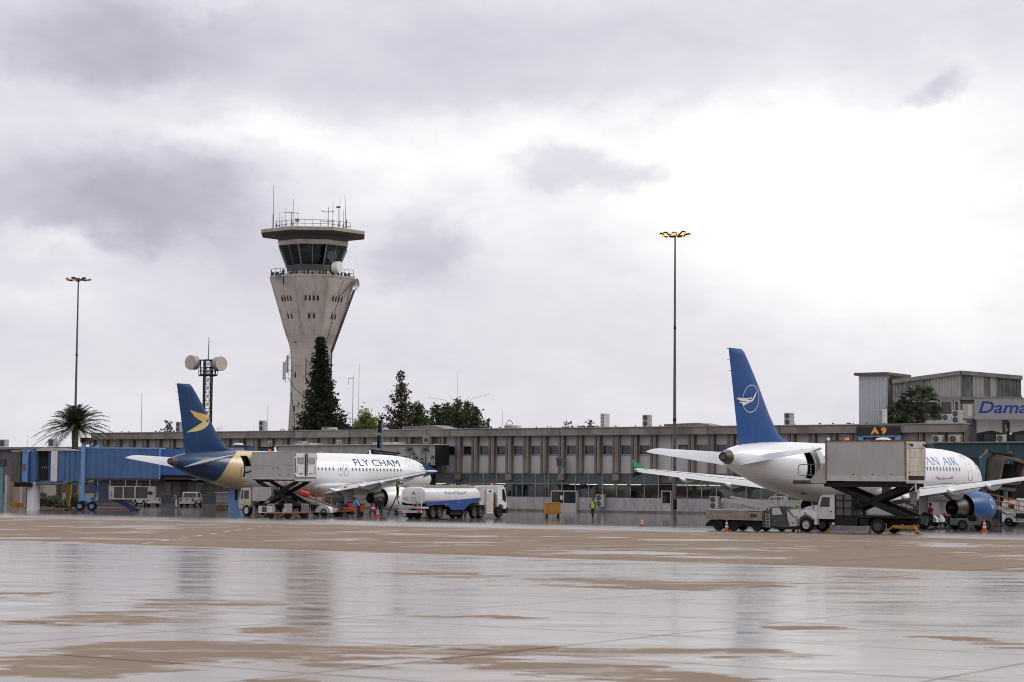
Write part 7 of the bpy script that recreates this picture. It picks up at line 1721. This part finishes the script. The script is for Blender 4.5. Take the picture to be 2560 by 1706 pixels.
# ---- pickups ----
PW=pm('shaded_white_paint',(.42,.42,.43),.4,dirt=.4,dcol=(.28,.26,.24),scale=2.5)  # white paint darkened: the shade on the pickups is in the colour
def pickup(loc,deg,lab):
    t=thing('pickup_truck',lab,'pickup truck',loc,deg,'white pickup trucks by the terminal')
    b=MB(); b.prism([(-2.6,.45),(-2.62,1.08),(-.95,1.1),(-.95,.5),(-1.1,.5),(-1.3,.78),(-1.7,.85),(-2.1,.78),(-2.3,.5)],-.9,.9,'xz'); b.build('cargo_bed',PW,t)
    b=MB(); b.prism([(-.94,.45),(-.94,1.1),(-.8,1.7),(-.65,1.76),(.55,1.76),(.75,1.7),(1.2,1.15),(2.3,1.05),(2.5,.9),(2.55,.5),(2.2,.5),(2.0,.8),(1.6,.86),(1.2,.8),(1.0,.45)],-.88,.88,'xz'); bo=b.build('body',PW,t)
    MB().box(-2.5,-.97,-.78,.78,1.081,1.11).build('bed_liner',M['black'],t)
    for s in (-1,1):
        MB().prism([(-.8,1.15),(-.68,1.66),(-.05,1.68),(-.05,1.15)],s*.881,s*.886,'xz').build('side_window',M['glass'],bo); MB().prism([(.03,1.15),(.03,1.68),(.5,1.68),(.95,1.15)],s*.881,s*.886,'xz').build('side_window',M['glass'],bo)
        MB().box(-2.64,-2.621,s*.72-.12,s*.72+.12,.7,1.02).build('tail_lamp',pm('tail_red',(.35,.02,.02),.3),t); MB().box(1.0,1.1,s*.95-.08,s*.95+.12,1.1,1.25).build('mirror',PW,bo)
        for x in (-1.7,1.6): wheel(t,(x,s*.8,.37),.37,.24,'y',M['steel'],'wheel')
    MB().add([(-.955,-.75,1.18),(-.955,.75,1.18),(-.83,.7,1.66),(-.83,-.7,1.66)],[(0,1,2,3)]).build('rear_window',M['glass'],bo,fix=False).location=(-.01,0,0)
    MB().add([(1.17,-.75,1.2),(1.17,.75,1.2),(.78,.7,1.66),(.78,-.7,1.66)],[(0,1,2,3)]).build('windscreen',M['glass'],bo,fix=False).location=(.03,0,.02)
    b=MB(); b.box(-2.75,-2.62,-.85,.85,.4,.58); b.build('rear_bumper',PW,t); MB().box(-2.765,-2.752,-.25,.25,.44,.55).build('number_plate',M['offwhite'],t); MB().box(-2.64,-2.622,-.12,.12,.86,.93).build('tailgate_handle',M['black'],t); MB().box(2.5,2.65,-.85,.85,.35,.6).box(-2.5,2.4,-.6,.6,.3,.5).build('underbody',M['dark'],t)
pickup(gnd(478,1268),87,'white double-cab pickup parked right of the standing figure')
pickup(gnd(366,1267),118,'white pickup half hidden by the stairs and cooling unit of the blue bridge')
# ---- grey cage cart, crate, blue rack ----
p=gnd(570,1274); o=thing('luggage_container_cart','grey slatted covered baggage cart beside the light blue column','baggage cart',p,-12); b=MB(); b.box(-1.1,1.1,-.7,.7,.42,1.75); bo=b.build('box_body',pm('cart_grey',(.20,.20,.19),.6,dirt=.6,dcol=(.1,.1,.1)),o)
b=MB()
for i in range(8): b.box(-1.1,1.1,-.715,-.701,.5+i*.15,.53+i*.15)
b.build('slats',M['panel'],bo); MB().box(-1.2,1.2,-.8,.8,1.75,1.82).build('cover_roof',M['panel'],o)
for x in (-.8,.8):
    for s in (-.6,.6): wheel(o,(x,s,.2),.2,.1,'y',M['dark'],'wheel')
MB().box(-1.05,1.05,-.65,.65,.3,.41).build('chassis',M['dark'],o)
o=thing('wooden_crate','brown open crate of tools on the apron in front of the slatted cart','crate',gnd(552,1277),5); MB().box(-.45,.45,-.3,.3,.0,.5).build('box',pm('crate_brown',(.16,.12,.06),.8,dirt=.6),o); b=MB()
for i in range(6): b.bar((-.3+i*.12,0,.5),(-.35+i*.16,.05,.85),.035)
b.build('rods',M['dark'],o)
p=gnd(586,1284); o=thing('wheeled_rack','blue tubular wheeled rack left of the cream cab','rack',p,0); b=MB(); w=.5
for s in (-.35,.35):
    P=[(-w,.3),(w,.3),(w,1.15),(-w,1.15)]
    for a,c in zip(P,P[1:]+P[:1]): b.bar((a[0],s,a[1]),(c[0],s,c[1]),.05)
    b.bar((-w,s,1.15),(0,s,.32),.04); b.bar((w,s,1.15),(0,s,.32),.04); b.bar((0,s,.3),(0,s,1.15),.04)
for x in (-w,w): b.bar((x,-.35,1.15),(x,.35,1.15),.05); b.bar((x,-.35,.3),(x,.35,.3),.05)
b.build('frame',M['dblue'],o)
for x in (-.4,.1): 
    for s in (-.3,.3): wheel(o,(x,s,.1),.1,.05,'y',M['dark'],'caster')
o=thing('bridge_column','light blue steel column with a dark opening behind the cream cab','column',(at(586,1275,193)[0],193,0),0); MB().box(-.55,.05,-.3,.3,0,3.05).box(.3,.6,-.3,.3,0,3.05).box(.05,.3,-.3,.3,0,1.2).build('column',M['lblue'],o); MB().box(.051,.299,-.1,.1,1.25,3.0).build('opening',M['dark'],o)
# ---- cage dollies by the left truck ----
def dolly(loc,deg,lab,L=1.9):
    t=thing('baggage_dolly',lab,'baggage cart',loc,deg,'low railed dollies beside the left catering truck'); b=MB(); b.box(-L/2,L/2,-.65,.65,.42,.5); b.build('deck',M['orange'],t)
    b=MB()
    for s in (-.62,.62):
        for x in (-L/2+.05,L/2-.05):
            for k in range(4): xx=x+(.16*k if x<0 else -.16*k); b.bar((xx,s,.5),(xx,s,1.15),.03)
            b.bar((x,s,1.15),(x+(.5 if x<0 else -.5),s,1.15),.04)
    b.build('rail',M['panel'],t)
    for x in (-L/2+.3,L/2-.3):
        for s in (-.5,.5): wheel(t,(x,s,.24),.24,.14,'y',M['dark'],'wheel')
    MB().bar((L/2,0,.4),(L/2+.7,0,.12),.05).bar((-L/2,0,.4),(-L/2-.5,-.1,.1),.05).build('tow_bar',M['steel'],t)
dolly(gnd(698,1297),8,'rusty railed dolly nearest the cream truck, left of a pair'); dolly(gnd(742,1296),8,'rusty railed dolly with white rods, right of a pair')
# ---- baggage cart with bags ----
p=gnd(876,1292); CT=Fr(p,8); o=thing('baggage_cart','open yellow-framed baggage cart loaded with red and dark bags','baggage cart',p,8); MB().box(-1.25,1.25,-.65,.65,.44,.52).build('deck',M['yellow'],o); b=MB()
for x in (-1.2,1.2):
    for k in range(6): b.bar((x,-.6+k*.24,.5),(x,-.6+k*.24,1.2),.035)
    b.bar((x,-.6,1.2),(x,.6,1.2),.04)
for k in range(8): b.bar((-1.1+k*.3,.62,.5),(-1.1+k*.3,.62,1.15),.03)
b.build('rail',M['yellow'],o); b=MB()
for x in (-.85,.85):
    for s in (-.5,.5): wheel(o,(x,s,.24),.24,.14,'y',M['dark'],'wheel')
MB().bar((-1.25,0,.4),(-1.8,-.3,.1),.05).build('tow_bar',M['steel'],o)
def bag(fr,l,s,col,lab,deg=0,grp='bags on the baggage cart',rot=0):
    w=fr.wld(l); t=thing('suitcase',lab,'suitcase',w,math.degrees(fr.a)+deg,grp); x,y,z=s
    bb=MB(); rs=[]
    for zz_,k in ((0,.9),(.04,1),(z-.04,1),(z,.9)): rs.append([(x/2*k*a,y/2*k*c,zz_) for a,c in ((-1,-.85),(-.85,-1),(.85,-1),(1,-.85),(1,.85),(.85,1),(-.85,1),(-1,.85))])
    bb.rings(rs); bb.build('shell',pm('bag_%02d'%int(sum(col)*97),col,.5,dirt=.15),t); MB().tube([(-.1,0,z),(-.09,0,z+.06),(.09,0,z+.06),(.1,0,z)],.012,5).build('handle',M['black'],t)
    if rot: t.rotation_euler=(0,R(rot),t.rotation_euler[2])
bag(CT,(-.9,-.2,.52),(.6,.4,.3),(.10,.03,.03),'dark maroon case at the cart end nearest the loader'); bag(CT,(-.35,-.25,.52),(.55,.4,.28),(.45,.03,.03),'red case lying low in the middle of the cart'); bag(CT,(.25,-.2,.52),(.6,.45,.25),(.5,.12,.06),'rust-coloured case lying on the cart deck'); bag(CT,(.8,-.2,.52),(.5,.4,.42),(.6,.02,.04),'round bright red bag at the worker end of the cart')
bag(CT,(-.5,.1,.8),(.6,.4,.3),(.02,.02,.025),'black bag stacked on the red case'); bag(CT,(.1,.15,.8),(.65,.4,.35),(.55,.03,.03),'large red case stacked on top in the cart middle'); bag(CT,(.75,.15,.94),(.5,.35,.2),(.03,.03,.03),'flat black bag on top of the round red bag'); bag(CT,(-1.0,.1,.82),(.4,.35,.3),(.03,.10,.35),'small blue bag on the left end of the pile')
fr=Fr(gnd(842,1292),148); bag(fr,(3.6,0,.62+3.6*.2746+.16),(.95,.5,.38),(.6,.02,.03),'bright red case riding up the left belt loader',0,'cases on the belt loader',-15); bag(fr,(5.6,0,.62+5.6*.2746+.16),(.6,.5,.35),(.08,.03,.12),'dark purple case at the top of the left belt loader',0,'cases on the belt loader',-15)
# yellow railing + ladder steps
p=gnd(912,1285); o=thing('yellow_barrier','thin yellow hoop barrier beside the bent worker','barrier',p,0); MB().tube([(-.5,0,0),(-.5,0,1.25),(-.4,0,1.35),(.5,0,1.35),(.6,0,1.25),(.6,0,0)],.025,6).bar((-.5,0,.6),(.6,0,.6),.03).build('frame',pm('olive_yellow',(.25,.22,.06),.6),o); MB().box(-.45,-.1,-.05,0.,.55,1.0).build('sign_plate',M['yellow'],o)
LP=gnd(990,1286); o=thing('step_ladder','dark folding step ladder under the left wing beside the white engine','step ladder',LP,0); b=MB()
for s in (-.35,.35):
    b.bar((-.75,s,0),(.0,s,1.6),.06); b.bar((.55,s,0),(.08,s,1.6),.05)
for i in range(6): k=i/6; b.box(-.75+.75*k,-.6+.75*k,-.35,.35,.1+1.5*k,.14+1.5*k)
b.box(-.1,.35,-.37,.37,1.58,1.63); b.build('ladder_frame',M['dark'],o)
# grey tow tractor near the engine, white van truck
p=gnd(2418,1326); o=thing('tow_tractor','low dark grey tractor under the blue engine','tow tractor',p,10); MB().prism([(-1.0,.35),(-1.0,.75),(-.2,.8),(-.1,.6),(.5,.6),(.6,.95),(1.5,.9),(1.6,.35)],-.6,.6,'xz').build('body',pm('tractor_grey',(.13,.13,.13),.5,dirt=.5),o)
for x in (-.6,1.1):
    for s in (-.58,.58): wheel(o,(x,s,.36),.36,.2,'y',M['grime'],'wheel')
MB().box(.0,.45,-.3,.3,.6,1.0).bar((.6,0,.9),(.45,0,1.2),.05).build('seat_and_wheel',M['black'],o)
p=gnd(2545,1316); o=thing('service_van','boxy white service van with a dark side window and number 379 at the right edge','van',(p[0],p[1]+3.5,0),-8)
YV=p[1]+3.5; f=lambda px,py:(at(px,py,YV)[0]-p[0],at(px,py,YV)[2])
x0=f(2508,1280)[0]; zt=f(2530,1252)[1]; b=MB(); b.prism([(x0,.5),(x0,zt-.12),(x0+.2,zt),(x0+1.1,zt),(x0+1.15,zt+.18),(x0+4.6,zt+.18),(x0+4.6,.5)],-1.0,1.0,'xz'); bo=b.build('body',M['white'],o)
MB().box(x0+.28,x0+.75,-1.012,-1.001,zt-.75,zt-.3).build('side_window',M['glass'],bo); flat_text('number','379',pm('number_blue',(.06,.09,.3),.5),bo,x0+.3,x0+.72,zt-1.15,zt-.95,-1.006,.02); MB().cyl((x0+.6,-.3,zt),(x0+.6,-.3,zt+.16),.09,.07,10).build('beacon',M['red'],bo); MB().box(x0+.05,x0+.3,-.4,-.1,zt,zt+.12).build('roof_box',M['tan'],bo); MB().box(x0+1.1,x0+1.13,-1.006,-1.001,.6,zt).box(x0+2.3,x0+2.33,-1.006,-1.001,.6,zt+.1).build('door_line',M['grime'],bo)
MB().box(x0,x0+4.6,-1.02,1.02,.4,.52).build('sill',M['grime'],o)
for x in (x0+.8,x0+3.6):
    for s in (-.9,.9): wheel(o,(x,s,.36),.36,.22,'y',M['offwhite'],'wheel')
# yellow barrier block, tapered yellow post, equipment pile under the blue bridge
p=gnd(45,1268); o=thing('yellow_block','low yellow-brown barrier block at the foot of the white column','barrier block',p,0); MB().prism([(-.75,0),(-.7,.5),(.65,.5),(.75,0)],-.25,.25,'xz').build('block',M['yellow'],o); MB().box(-.05,.05,-.256,-.251,.1,.3).build('mark',M['dark'],o)
p=gnd(170,1275); o=thing('tapered_post','tapering yellow-brown hose post standing under the blue bridge','post',p,0); MB().add([(-.14,-.14,.3),(.14,-.14,.3),(.14,.14,.3),(-.14,.14,.3),(-.32,-.2,2.6),(.32,-.2,2.6),(.32,.2,2.6),(-.32,.2,2.6)],[(0,1,2,3),(7,6,5,4),(0,4,5,1),(1,5,6,2),(2,6,7,3),(3,7,4,0)]).build('post',pm('ochre_post',(.42,.23,.04),.6,dirt=.4),o); MB().box(-.3,.3,-.3,.3,0,.3).build('foot',M['dark'],o)
p=gnd(153,1277); o=thing('hose_trolley','low rusty trolley heaped with hoses under the blue bridge','trolley',p,0); b=MB(); b.box(-.85,.9,-.4,.4,.2,.27); b.bar((-.8,-.4,.0),(-.8,-.4,.2),.06); b.bar((.85,-.4,.0),(.85,-.4,.2),.06); b.build('deck',M['orange'],o); b=MB(); rnd=random.Random(12)
for _ in range(14): a=rnd.uniform(-.6,.4); b.tube([(a+.3*math.cos(q),rnd.uniform(-.3,.3),.35+.14*math.sin(q)+rnd.random()*.08) for q in [i*.6 for i in range(10)]],.045,5)
b.build('hose',M['grime'],o)
o=MB().tube([gnd(95,1276),tuple(Vector(gnd(118,1278))+Vector((0,0,.02))),gnd(130,1277),tuple(Vector(gnd(137,1275))+Vector((0,0,.1)))],.04,5).build('ground_cable',M['dark']); tag(o,'dark cable lying from the white column to the hose trolley','cable')

# wheel chocks at the main gears
CH=None
for fr,nm in ((AL,'left aircraft'),(AR,'right aircraft')):
    for k,(x,y) in enumerate(((-16.95,-3.8),(-18.45,-3.8))):
        w=fr.wld((x,y,0)); o=thing('wheel_chock','yellow wheel chock %s the near main wheels of the %s'%('in front of' if k==0 else 'behind',nm),'wheel chock',(w[0],w[1],0),math.degrees(fr.a)); MB().prism([(-.12,0),(.12,0),(.02,.2),(-.02,.2)],-.45,.45,'xz').build('block',M['yellow'],o)
for a,b_,lab in (((1120,1300),(1010,1292),'black fuelling hose lying between the tanker and the left wing'),((2240,1328),(2400,1322),'dark power cable lying on the apron by the right catering truck')):
    p=Vector(gnd(*a)); q=Vector(gnd(*b_)); n=Vector((-(q-p).y,(q-p).x,0)).normalized(); pts=[p.lerp(q,i/14)+n*math.sin(i*.9)*.35+Vector((0,0,.035)) for i in range(15)]
    o=MB().tube(pts,.035,5).build('ground_hose',M['black'],smooth=60); tag(o,lab,'hose')

#================ people ================
def skinmesh(name,V,Eg,rad,mat,parent,lev=1):
    me=bpy.data.meshes.new(name); me.from_pydata([tuple(v) for v in V],Eg,[]); o=bpy.data.objects.new(name,me); COL.objects.link(o)
    m=o.modifiers.new('s','SKIN'); s=o.modifiers.new('u','SUBSURF'); s.levels=lev; s.render_levels=lev
    for i,r in enumerate(rad):
        q=me.skin_vertices[0].data[i]; q.radius=(r,r) if not isinstance(r,tuple) else r; q.use_root=(i==0)
    bpy.context.view_layer.update(); dg=bpy.context.evaluated_depsgraph_get(); nm=bpy.data.meshes.new_from_object(o.evaluated_get(dg)); bpy.data.objects.remove(o)
    nm.materials.clear(); nm.materials.append(mat); nm.shade_smooth(); nm.name=name
    q=bpy.data.objects.new(name,nm); COL.objects.link(q); q.parent=parent; return q
SKIN=M['skin']
def person(loc,deg,lab,jacket,trous,vest=None,hood=None,lean=0,walk=.0,arms=((.0,-.1),(.0,-.1)),hair=True,h=1.72,legs=None):
    """faces +x ; lean in degrees; arms = for each side (shoulder pitch deg, elbow bend deg) 0 = hanging"""
    t=thing('person',lab,'person',loc,deg); k=h/1.75; t.scale=(k,k,k)
    L=R(lean); hip=Vector((0,0,.92)); up=Vector((math.sin(L),0,math.cos(L))); fw=Vector((math.cos(L),0,-math.sin(L)))
    waist=hip+up*.16; chest=hip+up*.38; neck=hip+up*.56; head0=neck+up*.10+fw*.01; head=neck+up*.2+fw*.025
    V=[hip];Eg=[];r=[.095]
    def add(p,par,rr): V.append(Vector(p)); Eg.append((par,len(V)-1)); r.append(rr); return len(V)-1
    w=add(waist,0,.09); c=add(chest,w,.105); sh=add(hip+up*.49,c,.075); n=add(neck,sh,.055); hd0=add(head0,n,.075); hd=add(head,hd0,.095); add(head+up*.07,hd,.075)
    JV=[];TV=[]
    arm=[];leg=[]
    for s,(sp,eb) in ((-1,arms[0]),(1,arms[1])):
        S=hip+up*.50+Vector((0,s*.19,0)); a=R(sp)-0; d=(-up)*math.cos(a)+fw*math.sin(a); E_=S+d*.29+Vector((0,s*.03,0)); a2=a+R(eb); d2=(-up)*math.cos(a2)+fw*math.sin(a2); H_=E_+d2*.26
        i=add(S,sh,.042); j=add(E_,i,.036); m=add(H_,j,.028); pm_=add(H_+d2*.05,m,.034); arm.append((S,E_,H_,d2,s))
        # palm end; five fingers
        for f in range(4):
            o=Vector((0,s*0,0))+fw*((f-1.5)*.018); b_=add(H_+d2*.085+o,pm_,.009); q=add(H_+d2*(.125+.008*(1.5-abs(f-1.5)))+o-Vector((0,s*.012,0)),b_,.008); add(H_+d2*(.15+.01*(1.5-abs(f-1.5)))+o-Vector((0,s*.03,0)),q,.007)
        b_=add(H_+d2*.05+fw*.035,pm_,.010); add(H_+d2*.085+fw*.05-Vector((0,s*.01,0)),b_,.009)
        st=walk*s; P=hip+Vector((0,s*.1,-.04)); K=Vector((hip.x+st*.55+.03,s*.105,.48)); A=Vector((hip.x+st*1.0-.02,s*.11,.085 if st>=0 else .13)); 
        if legs: K=Vector(legs[0 if s<0 else 1][0]); A=Vector(legs[0 if s<0 else 1][1])
        i=add(P,0,.06); j=add(K,i,.045); m=add(A,j,.034); add(A+Vector((.13,0,-.04)),m,.035); leg.append((P,K,A))
    body=skinmesh('body',V,Eg,r,SKIN,t)
    b=MB(); 
    nb=head+fw*.095; b.sph(tuple(nb),.018,6); b.sph(tuple(head+Vector((0,.092,0))),.024,6); b.sph(tuple(head-Vector((0,.092,0))),.024,6); b.build('face_features',SKIN,body,smooth=60)
    b=MB()
    for s in (-.036,.036): b.sph(tuple(head+fw*.092+up*.012+Vector((0,s,0))),.012,6)
    b.box(*(lambda c:(c.x-.004,c.x+.008,c.y-.025,c.y+.025,c.z-.005,c.z+.004))(head+fw*.088-up*.05)); b.build('eyes_and_mouth',pm('dark_eye',(.03,.015,.012),.4),body)
    # jacket
    V=[hip-up*.09,waist,chest,hip+up*.5,neck-up*.0]; Eg=[(0,1),(1,2),(2,3),(3,4)]; r=[.15,.15,.17,.145,.08]
    for S,E_,H_,d2,s in arm: i=len(V); V+=[S,E_,H_]; Eg+=[(3,i),(i,i+1),(i+1,i+2)]; r+=[.082,.062,.05]
    jk=skinmesh('jacket',V,Eg,r,jacket,t)
    V=[hip+up*.1]; Eg=[]; r=[.135]
    for P,K,A in leg: i=len(V); V+=[P-Vector((0,0,.04)),K,A-Vector((0,0,.01))]; Eg+=[(0,i),(i,i+1),(i+1,i+2)]; r+=[.10,.080,.066]
    skinmesh('trousers',V,Eg,r,trous,t)
    for P,K,A in leg:
        b=MB(); b.sph((A.x+.05,A.y,A.z-.035),.06,8,.75,2.1,.8); b.build('shoe',M['black'],t,smooth=60)
    if vest:
        b=MB(); rs=[]
        for q,wd,dp in ((.0,.185,.155),(.16,.175,.15),(.36,.2,.17),(.48,.19,.15),(.545,.1,.1)):
            c_=hip+up*q; rs.append([c_+fw*(dp*math.cos(a))+Vector((0,wd*math.sin(a),0)) for a in [i*math.pi/8 for i in range(16)]])
        b.rings(rs,True,False,False); v=b.build('vest',vest,t,smooth=60)
        b=MB(); c_=hip+up*.2; R1=[c_+fw*(.158*math.cos(a))+Vector((0,.184*math.sin(a),0)) for a in [i*math.pi/8 for i in range(16)]]; b.rings([R1,[p+up*.05 for p in R1]],True,False,False); b.build('reflective_band',M['panel'],v,smooth=60)
    b=MB(); b.X=Matrix.Translation(head+up*.025-fw*.015)
    if hood: b.X=Matrix.Translation(head+up*.02-fw*.05); b.sph((0,0,0),.122,12,1.15); b.build('hood',hood,t,smooth=60)
    else:
        b.X=Matrix.Translation(head+up*.035-fw*.035); b.sph((0,0,.0),.108,12,1.1); b.X=None; b.build('hair',pm('dark_hair',(.02,.015,.012),.7),t,smooth=60)
    return t
BK=M['navy']; LM=pm('lime_jacket',(.25,.62,.03),.8); CYJ=pm('cyan_jacket',(.03,.32,.62),.8); GR=pm('grey_cloth',(.14,.14,.14),.9)
person((7.1,180.22,0),-120,'worker in black with a hood and yellow vest walking before the terminal',BK,BK,M['hivis'],BK,2,.2,((18,12),(-14,16)),h=1.7)
person((LP[0]+.12,LP[1],1.63),30,'worker in a yellow vest standing on the step ladder, reaching under the wing',BK,BK,M['hivis'],BK,4,0,((60,60),(120,30)),h=1.72)
person(gnd(897,1293),175,'worker in a bright blue jacket bending over the baggage cart',CYJ,BK,None,BK,32,.08,((60,20),(50,25)),h=1.72)
person(gnd(951,1293),-95,'person in dark clothes standing by the white engine',BK,BK,None,BK,3,.05,((10,20),(8,25)),h=1.75)
person((18.35,134.2,0),-60,'person in a lime green hooded jacket between the two trucks',LM,BK,None,LM,10,.05,((30,50),(35,40)),h=1.68)
p=gnd(2327,1319); person(p,-120,'worker in an orange vest and dark hood beside the belt loader',GR,BK,M['hvo'],BK,6,.05,((40,40),(30,50)),h=1.7)
p=gnd(690,1288); person(p,-100,'worker with a lime vest half hidden behind the left truck dollies',BK,BK,M['hivis'],BK,3,.05,((20,30),(25,20)),h=1.7)
p=gnd(440,1270.5); person(p,-150,'figure in a grey jacket and pale trousers standing by the pickups',GR,M['panel'],None,BK,14,.06,((30,30),(20,40)),h=1.72)
